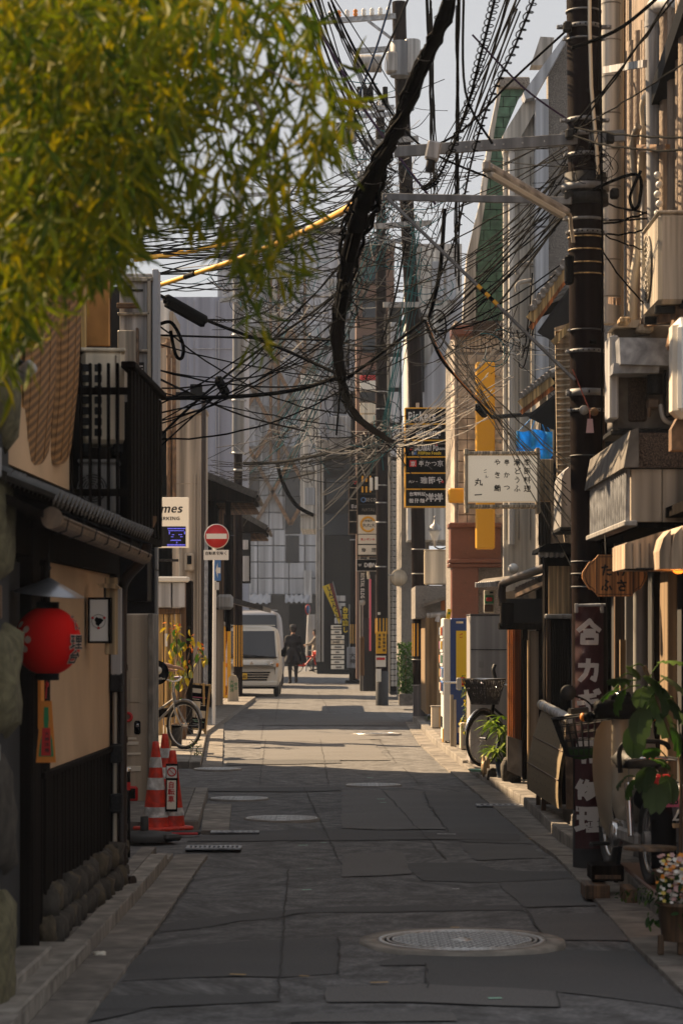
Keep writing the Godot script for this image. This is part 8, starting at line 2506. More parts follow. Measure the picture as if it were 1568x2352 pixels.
func vehicles()->void:
	van("small white van facing us, parked on the left beyond the steel pole",Vector3(P(578,1600,65.0).x,0,-65.0),1.5,1.92,3.3,"car_white",true)
	var m:=van("taller silver van parked behind the small white van",Vector3(P(588,1600,76.0).x,0,-76.0),1.6,2.45,4.4,"car_silver",false)
	var b:=thing("parked_bicycle","orange-red bicycle leaning near the woman in the beige coat","bicycle",Vector3(P(704,1545,108.0).x,0,-108.0),0.6)
	for x in [-0.5,0.5]:
		obj("wheel",tube(S(),arc(Vector3(x,0.33,0),Vector3.RIGHT,Vector3.UP,0.31,0,TAU,24),0.02,6,false),M.rubber,b)
	var fr:=S()
	for q in [[Vector3(-0.5,0.33,0),Vector3(-0.1,0.3,0)],[Vector3(-0.1,0.3,0),Vector3(0.35,0.75,0)],[Vector3(-0.1,0.3,0),Vector3(-0.22,0.8,0)],[Vector3(-0.22,0.7,0),Vector3(0.35,0.72,0)],[Vector3(0.5,0.33,0),Vector3(0.33,0.95,0)]]:
		tube(fr,q,0.03,7)
	obj("frame",fr,M.red_cone,b)
	obj("saddle",bx(S(),Vector3(-0.24,0.84,0),Vector3(0.26,0.06,0.16),0.02),M.rubber,b)
	obj("handlebar",cyl(S(),Vector3(0.32,0.98,-0.28),Vector3(0.32,0.98,0.28),0.02,7),M.rubber,b)
	obj("panier",bx(S(),Vector3(0.55,0.85,0),Vector3(0.3,0.25,0.34),0.03),M.red_cone,b)
	var rs:=thing("round_road_sign","round blue and red road sign on a leaning white post at the street's end","road sign",Vector3(P(702,1545,112.0).x,0,-112.0))
	obj("post",cyl(S(),Vector3.ZERO,P(709,1400,112.0) - rs.position,0.05,8),M.white,rs)
	obj("disc",lathe(S(),P(707,1400,111.9) - rs.position,[[0.0,-0.01],[0.24,-0.01],[0.24,0.01],[0.0,0.01]],20,Basis(Vector3.UP,1.1)*Basis(Vector3.RIGHT,PI/2)),M.red,rs)
	obj("blue_field",lathe(S(),P(707,1400,111.88) - rs.position,[[0.19,0.0],[0.19,0.012],[0.0,0.012]],20,Basis(Vector3.UP,1.1)*Basis(Vector3.RIGHT,PI/2)),M.sign_blue,rs)
	obj("panel",bx(S(),P(716,1446,112.3) - rs.position,Vector3(0.34,1.4,0.06),0.01),M.panel_blue,rs)

func sdf(st: SurfaceTool,bones: Array,cell: float,k: float) ->void:   # one continuous skin round tapered capsules: [from, to, radius, radius, colour]
	var lo:=Vector3.ONE*1e9
	var hi:=-lo
	for b in bones:
		for e in [[b[0],b[2]],[b[1],b[3]]]:
			lo=lo.min(e[0] - Vector3.ONE*e[1])
			hi=hi.max(e[0]+Vector3.ONE*e[1])
	lo-=Vector3.ONE*cell*3
	hi+=Vector3.ONE*cell*3
	var nx:=int((hi.x - lo.x)/cell)+2
	var ny:=int((hi.y - lo.y)/cell)+2
	var nz:=int((hi.z - lo.z)/cell)+2
	var f:=PackedFloat32Array()
	f.resize(nx*ny*nz)
	f.fill(1.0)
	var who:=PackedInt32Array()
	who.resize(nx*ny*nz)
	var best:=PackedFloat32Array()
	best.resize(nx*ny*nz)
	best.fill(1e9)
	for bi in bones.size():
		var b: Array=bones[bi]
		var pa: Vector3=b[0]
		var pb: Vector3=b[1]
		var ra: float=b[2]
		var rb: float=b[3]
		var m: float=maxf(ra,rb)+k+cell*2
		var l0:=((pa.min(pb) - Vector3.ONE*m - lo)/cell).floor().max(Vector3.ZERO)
		var h0:=((pa.max(pb)+Vector3.ONE*m - lo)/cell).ceil().min(Vector3(nx - 1,ny - 1,nz - 1))
		var ab:=pb - pa
		var inv:=1.0/maxf(ab.length_squared(),1e-9)
		for z in range(int(l0.z),int(h0.z)+1):
			for y in range(int(l0.y),int(h0.y)+1):
				var at:=(z*ny+y)*nx
				for x in range(int(l0.x),int(h0.x)+1):
					var p:=lo+Vector3(x,y,z)*cell
					var t:=clampf((p - pa).dot(ab)*inv,0.0,1.0)
					var d:=p.distance_to(pa+ab*t) - lerpf(ra,rb,t)
					var i:=at+x
					if d<best[i]:
						best[i]=d
						who[i]=bi
					var g:=f[i]
					var h:=maxf(k - absf(g - d),0.0)/k
					f[i]=minf(g,d) - h*h*k*0.25
	var vert:={}
	var strd:=[1,nx,nx*ny]
	var off:=[0,1,nx,nx+1,nx*ny,nx*ny+1,nx*ny+nx,nx*ny+nx+1]
	for z in nz - 1:
		for y in ny - 1:
			for x in nx - 1:
				var i:=(z*ny+y)*nx+x
				if absf(f[i])>cell*2.2: continue
				var mask:=0
				for c in 8:
					if f[i+off[c]]<0.0: mask |=1<<c
				if mask==0 or mask==255: continue
				var s:=Vector3.ZERO
				var n:=0
				for e in [[0,1],[2,3],[4,5],[6,7],[0,2],[1,3],[4,6],[5,7],[0,4],[1,5],[2,6],[3,7]]:
					var a: float=f[i+off[e[0]]]
					var b: float=f[i+off[e[1]]]
					if (a<0.0)!=(b<0.0):
						var t:=a/(a - b)
						s+=Vector3(e[0] & 1,(e[0]>>1) & 1,e[0]>>2).lerp(Vector3(e[1] & 1,(e[1]>>1) & 1,e[1]>>2),t)
						n+=1
				vert[i]=lo+(Vector3(x,y,z)+s/n)*cell
	st.set_smooth_group(5)
	for z in range(1,nz - 1):
		for y in range(1,ny - 1):
			for x in range(1,nx - 1):
				var i:=(z*ny+y)*nx+x
				if absf(f[i])>cell*2.2: continue
				for ax in 3:
					var j: int=i+strd[ax]
					if (f[i]<0.0)==(f[j]<0.0): continue
					var u: int=strd[(ax+1) % 3]
					var v: int=strd[(ax+2) % 3]
					if not (vert.has(i) and vert.has(i - u) and vert.has(i - u - v) and vert.has(i - v)): continue
					var out:=Vector3.ZERO
					out[ax]=1.0 if f[i]<0.0 else -1.0
					st.set_color(bones[who[i if f[i]<0.0 else j]][4])
					quad(st,vert[i],vert[i - u],vert[i - u - v],vert[i - v],out)
	st.set_smooth_group(-1)

func hand_bones(w: Vector3,dir: Vector3,thumb_side: Vector3,c: Color,curl:=0.5) ->Array:   # palm, four fingers, a thumb from the palm's side
	var o:=[]
	dir=dir.normalized()
	var side:=thumb_side.normalized()
	var nrm:=dir.cross(side).normalized()
	var palm:=w+dir*0.085
	for i in 3:
		o.append([w+dir*0.012,palm+side*(0.028 - 0.028*i),0.02,0.017,c])
	var ls:=[0.07,0.078,0.072,0.056]
	for i in 4:
		var a:=palm+side*(0.032 - 0.021*i)
		var b: Vector3=a+(dir - nrm*curl*0.4).normalized()*ls[i]*0.5
		var e: Vector3=b+(dir - nrm*curl*1.4).normalized()*ls[i]*0.5
		o.append([a,b,0.0095,0.0088,c])
		o.append([b,e,0.0088,0.0078,c])
	var t0:=w+dir*0.03+side*0.03
	var t1:=t0+(dir+side*0.9).normalized()*0.038
	o.append([t0,t1,0.0115,0.0105,c])
	o.append([t1,t1+(dir+side*0.2 - nrm*0.4).normalized()*0.03,0.0105,0.0085,c])
	return o

func person(label: String,at: Vector3,yaw: float,sc: float,o: Dictionary) ->Node3D:   # built facing +z
	var t:=thing("person",label,"person",at,yaw)
	t.scale=Vector3.ONE*sc
	var coat: Color=o.coat
	var legs: Color=o.legs
	var shoe: Color=o.get("shoe",C(0.012,0.01,0.01))
	var skin:=C(0.45,0.26,0.18)
	var b:=[]
	var stride: float=o.get("stride",0.12)
	# legs, from hip to knee to ankle to toe
	for sg in [-1.0,1.0]:
		var fz: float=stride*sg
		var hip:=Vector3(0.085*sg,0.92,0)
		var knee:=Vector3(0.09*sg,0.5,fz*0.55+0.03)
		var ank:=Vector3(0.085*sg,0.09+(0.03 if fz<0 else 0.0),fz)
		b.append([hip,knee,0.088,0.06,legs])
		b.append([knee,ank,0.062,0.042,legs])
		b.append([ank+Vector3(0,-0.03,-0.03),ank+Vector3(0.015*sg,-0.055,0.15),0.042,0.034,shoe])
	# trunk
	b.append([Vector3(-0.07,0.95,0),Vector3(0.07,0.95,0),0.115,0.115,coat])
	b.append([Vector3(0,0.98,0),Vector3(0,1.22,0.0),0.125,0.13,coat])
	b.append([Vector3(-0.075,1.25,0.0),Vector3(0.075,1.25,0.0),0.125,0.125,coat])
	b.append([Vector3(-0.13,1.4,-0.01),Vector3(0.13,1.4,-0.01),0.07,0.07,coat])
	b.append([Vector3(0,1.36,0),Vector3(0,1.47,0.0),0.1,0.06,coat])
	b.append([Vector3(0,1.46,0.0),Vector3(0,1.56,0.015),0.052,0.05,skin])
	var hem: float=o.get("hem",0.0)
	if hem>0.0:
		for q in [[-0.1,0.03],[0.0,0.07],[0.1,0.03],[-0.08,-0.06],[0.08,-0.06]]:
			b.append([Vector3(q[0]*0.8,1.0,q[1]*0.6),Vector3(q[0]*1.25*o.get("wide",1.0),hem,q[1]*1.2),0.1,0.085*o.get("wide",1.0),coat])
	# arms
	for sg in [-1.0,1.0]:
		var sh:=Vector3(0.185*sg,1.395,-0.01)
		var el: Vector3=o.arms[0][0] if sg<0 else o.arms[1][0]
		var wr: Vector3=o.arms[0][1] if sg<0 else o.arms[1][1]
		b.append([sh,el,0.06,0.048,coat])
		b.append([el,wr,0.048,0.034,coat if not o.get("bare",false) else skin])
	var st:=S()
	sdf(st,b,0.017,0.045)
	for sg in [-1.0,1.0]:
		var el: Vector3=o.arms[0][0] if sg<0 else o.arms[1][0]
		var wr: Vector3=o.arms[0][1] if sg<0 else o.arms[1][1]
		sdf(st,hand_bones(wr,wr - el,Vector3(-sg*0.4,0,1),skin,0.6),0.006,0.01)
	obj("body",st,M.person,t)
	# head with a face
	var hb:=[]
	var hc:=Vector3(0,1.655,0.02)
	hb.append([hc+Vector3(0,0.03,-0.015),hc+Vector3(0,0.035,0.005),0.088,0.085,skin])
	hb.append([hc+Vector3(0,-0.03,0.02),hc+Vector3(0,-0.075,0.04),0.068,0.042,skin])
	hb.append([hc+Vector3(0,0.0,0.088),hc+Vector3(0,-0.032,0.108),0.011,0.014,skin])
	for sg in [-1.0,1.0]:
		hb.append([hc+Vector3(0.085*sg,0.01,-0.005),hc+Vector3(0.085*sg,-0.03,0.0),0.014,0.01,skin])
		hb.append([hc+Vector3(0.015*sg,-0.062,0.083),hc+Vector3(0.004*sg,-0.062,0.086),0.008,0.009,C(0.36,0.13,0.1)])
		hb.append([hc+Vector3(0.045*sg,0.034,0.075),hc+Vector3(0.018*sg,0.034,0.083),0.009,0.009,skin])
	var hs:=S()
	sdf(hs,hb,0.008,0.018)
	var head:=obj("head",hs,M.person,t)
	head.rotation.y=o.get("look",0.0)
	for sg in [-1.0,1.0]:
		obj("eye",ball(S(),hc+Vector3(0.033*sg,0.016,0.079),Vector3(0.013,0.009,0.008),5),M.white,head)
		obj("pupil",ball(S(),hc+Vector3(0.033*sg,0.016,0.086),Vector3(0.006,0.006,0.004),4),M.black,head)
	var hr:=[]
	hr.append([hc+Vector3(0,0.06,-0.03),hc+Vector3(0,0.075,0.01),0.09,0.08,C(0.012,0.01,0.009)])
	hr.append([hc+Vector3(0,0.0,-0.055),hc+Vector3(0,-0.04 - o.get("hair",0.0),-0.06),0.078,0.06,C(0.012,0.01,0.009)])
	for sg in [-1.0,1.0]:
		hr.append([hc+Vector3(0.07*sg,0.05,-0.02),hc+Vector3(0.075*sg,-0.01 - o.get("hair",0.0),-0.03),0.03,0.024,C(0.012,0.01,0.009)])
	var hh:=S()
	sdf(hh,hr,0.01,0.02)
	obj("hair",hh,M.person,head)
	return t

func people()->void:
	var black:=C(0.011,0.011,0.013)
	var p:=G(673,1571)
	var m:=person("person in a black coat and trousers walking away down the middle of the street",p,PI+0.1,1.13,{
		"coat": black,"legs": C(0.014,0.014,0.016),"hem": 0.7,"wide": 1.35,"stride": 0.07,
		"arms": [[Vector3(-0.27,1.13,0.02),Vector3(-0.3,0.88,0.1)],[Vector3(0.26,1.13,-0.02),Vector3(0.26,0.88,0.04)]]})
	obj("cap",lathe(S(),Vector3(0,1.73,0.0),[[0.1,-0.03],[0.102,0.01],[0.09,0.06],[0.0,0.075]],16),M.cloth_grey,m)
	var bg:=thing("shoulder_bag","black bag hanging at the side of the person walking away","bag",p+Vector3(0.36,0.72,0.05))
	obj("pouch",bx(S(),Vector3(0,0.2,0),Vector3(0.16,0.42,0.34),0.05,Basis(Vector3.BACK,0.2)),M.cloth_black,bg)
	obj("strap",tube(S(),spline([Vector3(-0.02,0.4,0.12),Vector3(-0.12,0.82,0.0),Vector3(-0.04,0.4,-0.12)],4),0.014,6),M.cloth_black,bg)
	p=G(724,1542)
	person("person in a beige coat facing left beside the orange bicycle",p,-PI/2 - 0.2,1.08,{
		"coat": C(0.3,0.25,0.19),"legs": C(0.03,0.03,0.035),"hem": 0.6,"stride": 0.08,"hair": 0.05,
		"arms": [[Vector3(-0.22,1.2,0.14),Vector3(-0.2,1.12,0.36)],[Vector3(0.22,1.2,0.14),Vector3(0.2,1.14,0.38)]]})
	person("person in dark clothes stepping behind the one in the beige coat",p+Vector3(0.45,0,-1.4),PI/2,1.0,{
		"coat": C(0.03,0.03,0.034),"legs": C(0.018,0.018,0.02),"stride": 0.2,
		"arms": [[Vector3(-0.25,1.15,-0.05),Vector3(-0.26,0.92,0.1)],[Vector3(0.25,1.15,0.08),Vector3(0.26,0.94,0.22)]]})
	# someone behind the granite corner, whose arm reaches for the handlebar
	person("person mostly behind the granite corner, one bare arm reaching to the left bicycle's handlebar",Vector3(P(322,1700,33.4).x,0.09,-33.4),PI/2,0.98,{
		"coat": C(0.02,0.02,0.022),"legs": C(0.03,0.035,0.05),"stride": 0.06,"bare": true,
		"arms": [[Vector3(-0.24,1.2,0.2),Vector3(-0.22,1.16,0.46)],[Vector3(0.24,1.18,0.12),Vector3(0.22,1.12,0.34)]]})

func plants()->void:
	# broad-leaved plant by the scooter
	var d:=13.0
	var t:=thing("broad_leaf_plant","tall potted plant with large heart-shaped green leaves in front of the scooter","plant",Vector3(P(1560,2000,d).x,0.12,-d))
	obj("pot",lathe(S(),Vector3.ZERO,[[0.1,0],[0.14,0.26],[0.15,0.27],[0.13,0.25],[0.1,0.2]],18),M.rust_brown,t)
	obj("soil",lathe(S(),Vector3(0,0.22,0),[[0.12,0.0],[0.0,0.01]],12),M.soil,t)
	var lc:=func(px: float,py: float,dz:=0.0)->Vector3: return P(px,py,d+dz) - t.position
	var stem:=spline([Vector3(0,0.2,0),lc.call(1562,1760),lc.call(1540,1690),lc.call(1518,1630),lc.call(1494,1568),lc.call(1478,1530)],5)
	obj("stem",tube(S(),stem,0.011,7),M.brown_wood,t)
	# outline of a heart-shaped, scalloped leaf with raised veins
	var make:=func(w: float,droop: float,sd: int)->Mesh:
		var s:=S()
		s.set_smooth_group(1)
		var nr:=5
		var na:=30
		var g:=[]
		for r in nr+1:
			var row:=[]
			for a in na+1:
				var th:=TAU*a/na
				var rad:=(0.56+0.14*cos(th)+0.1*cos(2.0*th) - 0.13*absf(sin(th*0.5))*(1.0 if cos(th)<-0.2 else 0.4))*w
				if cos(th)<-0.75: rad*=0.62
				rad*=1.0+0.03*sin(th*13.0+sd)
				var q:=rad*r/nr
				var x:=cos(th)*q+0.2*w
				var y:=-droop*x*x/w*1.1 - 0.35*absf(sin(th))*q*q/w+0.014*cos(th*14.0)*q/w*float(r>0)
				row.append(Vector3(x,y,sin(th)*q))
			g.append(row)
		for r in nr:
			for a in na:
				quad(s,g[r][a],g[r][a+1],g[r+1][a+1],g[r+1][a],Vector3.UP)
		return baked(s)
	var leaves:=[[1420,1555,0.3,0.5,1.5,-0.1,1460,1556],[1455,1535,0.2,0.9,0.4,0.3,1478,1532],[1535,1515,0.28,0.2,-0.6,-0.25,1496,1545],[1512,1595,0.36,1.0,1.0,0.75,1496,1570],[1462,1650,0.38,1.1,2.2,0.85,1504,1590],[1415,1600,0.26,1.2,2.6,0.7,1470,1574],[1500,1560,0.26,0.5,0.4,0.35,1490,1556],[1530,1655,0.28,0.9,-1.0,0.9,1530,1640],[1440,1805,0.22,0.9,2.6,0.8,1490,1800],[1478,1775,0.3,1.0,2.0,0.6,1520,1780],[1505,1820,0.32,0.9,1.2,0.85,1530,1795],[1515,1745,0.24,0.4,0.2,0.1,1530,1765],[1555,1620,0.3,0.8,0.3,0.6,1530,1600],[1470,1590,0.24,1.0,1.8,0.5,1486,1580],[1400,1585,0.24,0.6,2.8,0.2,1460,1562],[1450,1690,0.34,1.1,2.0,1.0,1500,1610],[1545,1560,0.32,0.4,-0.3,0.3,1510,1570],[1560,1690,0.3,1.0,-0.5,0.8,1540,1660],[1425,1790,0.18,0.6,2.9,0.5,1470,1790],[1540,1800,0.3,1.0,0.8,0.8,1545,1780],[1495,1720,0.22,0.6,1.6,0.2,1530,1740]]
	for i in leaves.size():
		var q: Array=leaves[i]
		var at: Vector3=lc.call(q[0],q[1],-0.15+0.05*(i % 4))
		var from: Vector3=lc.call(q[6],q[7],0.0)
		var b:=Basis(Vector3.UP,q[4])*Basis(Vector3.FORWARD,q[5])
		inst("leaf",make.call(q[2]*0.46,0.25+q[3]*0.25,i),M[["big_leaf","big_leaf_b","leaf_green"][i % 3]],t,Transform3D(b,at - b*Vector3(q[2]*0.2,0,0)))
		obj("leaf_stalk",tube(S(),spline([from,from.lerp(at,0.5)+Vector3(0,0.02,0),at - b*Vector3(q[2]*0.1,0,0)],4),0.004,5),M.leaf_green,t)
	# flower tub at the right edge
	d=12.3
	t=thing("flower_pot","bunch of white, pink and orange flowers in pots at the lower right edge","flowers",Vector3(P(1560,2110,d).x,0.1,-d))
	obj("pot",lathe(S(),Vector3.ZERO,[[0.09,0],[0.12,0.2],[0.13,0.2],[0.11,0.17]],16),M.brown_wood,t)
	for x in [-0.1,0.0,0.1]:
		obj("pot_leg",bx(S(),Vector3(x,-0.02,0.02),Vector3(0.03,0.1,0.03),0.004),M.brown_wood,t)
	obj("table_top",lathe(S(),Vector3(-0.12,0.44,-0.25),[[0.14,0],[0.14,0.015],[0.0,0.016]],18),M.brown_wood,t)
	var pts:=[]
	for i in 420: pts.append([Vector3(rng.randfn(0.0,0.06),rng.randf_range(0.08,0.34),rng.randfn(0,0.06)),rng.randf_range(0.6,1.2)])
	leaf_mass(t,"foliage",pts,leaf_mesh(0.05,0.022),["leaf_dark","leaf_green","leaf_dark"])
	var fm:=S()
	fm.set_smooth_group(1)
	for k in 6:
		var a:=TAU*k/6.0
		var u:=Vector3(cos(a),0.25,sin(a))
		var v:=Vector3(-sin(a),0,cos(a))*0.009
		quad(fm,Vector3.ZERO,u*0.012+v,u*0.024,u*0.012 - v,Vector3.UP)
	var flower:=baked(fm)
	for i in 230:
		var y:=rng.randf_range(0.2,0.44)
		var a:=rng.randf()*TAU
		var rr:=sqrt(rng.randf())*0.12
		var n:=Vector3(cos(a)*0.8,0.6,0.8)
		var bs:=Basis(Vector3.RIGHT,rng.randf_range(0.3,1.2))*Basis(Vector3.UP,rng.randf()*TAU)
		inst("flower",flower,M[["flower_white","flower_white","flower_white","flower_pink","flower_pink","flower_orange","flower_yellow","flower_white"][rng.randi() % 8]],t,Transform3D(bs.scaled(Vector3.ONE*rng.randf_range(0.4,0.8)),Vector3(cos(a)*rr,y,absf(sin(a))*rr+0.02)))
	var w:=thing("weeds","small green weeds growing along the kerb under the scooter","weeds",Vector3(P(1475,2050,14.2).x,0.1,-14.2))
	pts=[]
	for i in 60: pts.append([Vector3(rng.randfn(0,0.06),rng.randf_range(0,0.07),rng.randfn(0,0.05)),rng.randf_range(0.5,1.0)])
	leaf_mass(w,"foliage",pts,leaf_mesh(0.035,0.016),["leaf_dark","leaf_green"])
	w.set_meta("kind","stuff")
	# palm in the blue pot
	d=26.2
	t=thing("potted_palm","bright green fan palm in a dark blue pot by the orange lattice door","plant",Vector3(P(1157,1784,d).x,0.09,-d))
	obj("pot",lathe(S(),Vector3.ZERO,[[0.07,0],[0.1,0.21],[0.105,0.225],[0.09,0.225],[0.085,0.19],[0,0.19]],18),M.pot_blue,t)
	var blade:=leaf_mesh(0.2,0.03,0.3,0.35,5)
	for i in 20:
		var a:=TAU*i/20.0+rng.randf()*0.3
		var h:=rng.randf_range(0.3,0.72)
		var out:=rng.randf_range(0.06,0.19)
		var tip:=Vector3(cos(a)*out,h,sin(a)*out*0.9)
		obj("stalk",tube(S(),spline([Vector3(0,0.19,0),Vector3(cos(a)*out*0.3,h*0.7,sin(a)*out*0.3),tip],3),0.004,5),M.leaf_green,t)
		for k in 10:
			var b:=Basis(Vector3.UP,-a+(k - 4.5)*0.42)*Basis(Vector3.FORWARD,rng.randf_range(-0.35,0.5))
			inst("blade",blade,M.palm_leaf if rng.randf()<0.75 else M.leaf_green,t,Transform3D(b.scaled(Vector3.ONE*rng.randf_range(0.7,1.1)),tip))
	# variegated climber between the machines
	d=31.2
	t=thing("variegated_shrub","pale variegated shrub growing between the grey and blue machines","plant",Vector3(P(1072,1700,d).x,0.1,-d))
	obj("stem",cyl(S(),Vector3.ZERO,Vector3(0,0.9,0),0.012,6),M.brown_wood,t)
	pts=[]
	for i in 260: pts.append([Vector3(rng.randfn(0,0.035),rng.randf_range(0.3,1.08),rng.randfn(0,0.05)),rng.randf_range(0.6,1.2)])
	leaf_parts(t,"leaf",pts,leaf_mesh(0.05,0.024),["pale_leaf","leaf_green","pale_leaf","leaf_yellow"],0.6)
	# tufts at the foot of walls
	for q in [[1024,1640,44.5,"green plant beside the cream utility box at the third pole"],[452,1720,31.5,"weeds at the end of the pavement by the left bicycle"]]:
		var tt:=thing("wall_plant",q[3],"plant",Vector3(P(q[0],q[1],q[2]).x - 0.3 if q[0]>1000 else P(q[0],q[1],q[2]).x,0.09,-q[2]))
		obj("stem",cyl(S(),Vector3.ZERO,Vector3(0,0.1,0),0.006,5),M.leaf_green,tt)
		pts=[]
		for i in 40: pts.append([Vector3(rng.randfn(0,0.05),rng.randf_range(0.02,0.2),rng.randfn(0,0.05)),rng.randf_range(0.6,1.1)])
		leaf_parts(tt,"leaf",pts,leaf_mesh(0.06,0.02),["leaf_green","pale_leaf"],0.3)

func bamboo()->void:
	var t:=thing("bamboo","bamboo branches with narrow yellow-green leaves hanging over the upper left","bamboo")
	var leaf:=leaf_mesh(0.098,0.0125,0.22,0.3,5)
	var A:=PackedVector2Array()
	for p in [[-60,-80],[600,-80],[520,60],[450,170],[390,280],[340,395],[306,500],[280,560],[190,590],[110,610],[55,710],[0,810],[-60,850]]: A.append(Vector2(p[0],p[1]))
	var Bm:=PackedVector2Array()
	for p in [[600,-80],[700,-40],[740,60],[790,210],[800,280],[740,360],[690,430],[700,560],[640,640],[600,620],[560,640],[520,560],[470,470],[400,500],[345,470],[390,300],[450,170],[520,60]]: Bm.append(Vector2(p[0],p[1]))
	var xf:=[]
	var spray:=func(px: float,py: float,n: int,dmin: float,dmax: float,big: bool)->void:
		var c:=P(px,py,rng.randf_range(dmin,dmax))
		var head:=rng.randf()*TAU
		var main:=Vector3(cos(head)*0.5,-0.75+rng.randfn(0,0.35),sin(head)*0.4).normalized()
		for i in n:
			var dir:=(main+Vector3(rng.randfn(0,0.5),rng.randfn(0,0.35),rng.randfn(0,0.5))).normalized()
			var side:=dir.cross(Vector3(rng.randfn(0,1),rng.randfn(0,1),rng.randfn(0,1))).normalized()
			var b:=Basis(dir,side.cross(dir).normalized()*-1.0,side)
			if b.determinant()<0: b=Basis(dir,side.cross(dir).normalized(),side)
			xf.append([Transform3D(b.scaled_local(Vector3(1,1,1)*rng.randf_range(0.65,1.25)),c+main*0.02*i+Vector3(rng.randfn(0,0.012),rng.randfn(0,0.012),rng.randfn(0,0.012))),big])
	var n:=0
	var tries:=0
	while n<2100 and tries<60000:
		tries+=1
		var p:=Vector2(rng.randf_range(-60,600),rng.randf_range(-80,930))
		if not Geometry2D.is_point_in_polygon(p,A): continue
		if p.x>330 and rng.randf()<(p.x - 330.0)/300.0: continue
		spray.call(p.x,p.y,5,6.3,9.6,n<30)
		n+=1
	n=0
	while n<330:
		var p:=Vector2(rng.randf_range(340,800),rng.randf_range(-80,660))
		if not Geometry2D.is_point_in_polygon(p,Bm): continue
		spray.call(p.x,p.y,4,6.5,8.6,n<30)
		n+=1
	for q in [[585,700,7],[575,740,5],[590,760,4],[560,660,6],[612,590,5],[628,610,5],[690,500,4],[735,300,4],[775,250,4],[700,120,4],[95,700,5],[150,680,4],[240,640,5],[15,830,6]]:
		spray.call(float(q[0]),float(q[1]),q[2],6.5,7.4,true)
	# twigs and canes
	for q in [[-40,300,300,120,600,60],[-40,500,200,420,420,330],[100,-60,400,60,760,230],[200,200,480,260,690,420],[300,300,450,420,585,690],[-40,650,60,700,30,880],[450,100,600,260,625,600],[-40,100,300,300,330,560]]:
		var c:=S()
		tube(c,spline([P(q[0],q[1],8.4),P(q[2],q[3],7.8),P(q[4],q[5],7.2)],6),[0.008,0.008,0.008,0.007,0.007,0.007,0.006,0.006,0.005,0.004,0.004,0.003,0.002],5)
		obj("branch",c,M.leaf_dark if q[0]<0 else M.copper,t)
	obj("cane",tube(S(),spline([Vector3(-2.0,0.1,-8.4),Vector3(-1.9,2.5,-8.3),Vector3(-1.5,4.6,-8.0),Vector3(-0.9,5.2,-7.8)],5),0.02,8),M.leaf_dark,t)
	var mats:=["bamboo_leaf","bamboo_leaf_b","bamboo_leaf_c","bamboo_leaf"]
	var groups:=[[],[],[],[]]
	var parts:=0
	for q in xf:
		var k:=rng.randi() % 4
		if q[1] and parts<290:
			parts+=1
			inst("leaf",leaf,M[mats[k]],t,q[0])
		else:
			groups[k].append(q[0])
	for k in 4:
		var mm:=MultiMesh.new()
		mm.transform_format=MultiMesh.TRANSFORM_3D
		mm.mesh=leaf
		mm.instance_count=groups[k].size()
		for i in groups[k].size(): mm.set_instance_transform(i,groups[k][i])
		var mi:=MultiMeshInstance3D.new()
		mi.multimesh=mm
		mi.material_override=M[mats[k]]
		mi.name="foliage"
		mi.set_meta("kind","stuff")
		t.add_child(mi,true)

func sag(a: Vector3,b: Vector3,drop: float,n:=12,wob:=0.0)->Array:
	var o:=[]
	for i in n+1:
		var f:=float(i)/n
		o.append(a.lerp(b,f)+Vector3(rng.randfn(0,wob),-drop*4.0*f*(1.0 - f)+rng.randfn(0,wob),rng.randfn(0,wob))*(1.0 if i>0 and i<n else 0.0))
	return o
func cable(pts: Array,r: float,m: String,label: String,group:="",called:="overhead_cable")->MeshInstance3D:
	var o:=obj(called,tube(S(),pts,r,5),M[m])
	tag(o,label,"cable",group)
	return o
func coiled(pts: Array,r: float,ring: float,turns: int,label: String) ->void:   # a cable with wire loops spiralling round it
	var t:=thing("spiral_cable",label,"cable",Vector3.ZERO,0.0,"cables wound with wire loops")
	obj("core",tube(S(),pts,r,6),M.cable,t)
	var sp:=[]
	var n:=turns*9
	for i in n+1:
		var f:=float(i)/n*(pts.size() - 1)
		var k:=mini(int(f),pts.size() - 2)
		var p: Vector3=(pts[k] as Vector3).lerp(pts[k+1],f - k)
		var a:=TAU*i/9.0
		sp.append(p+Vector3(cos(a)*ring,sin(a)*ring*0.35 - ring*0.2,sin(a)*ring))
	obj("wire_loops",tube(S(),sp,0.0042,4),M.cable,t)

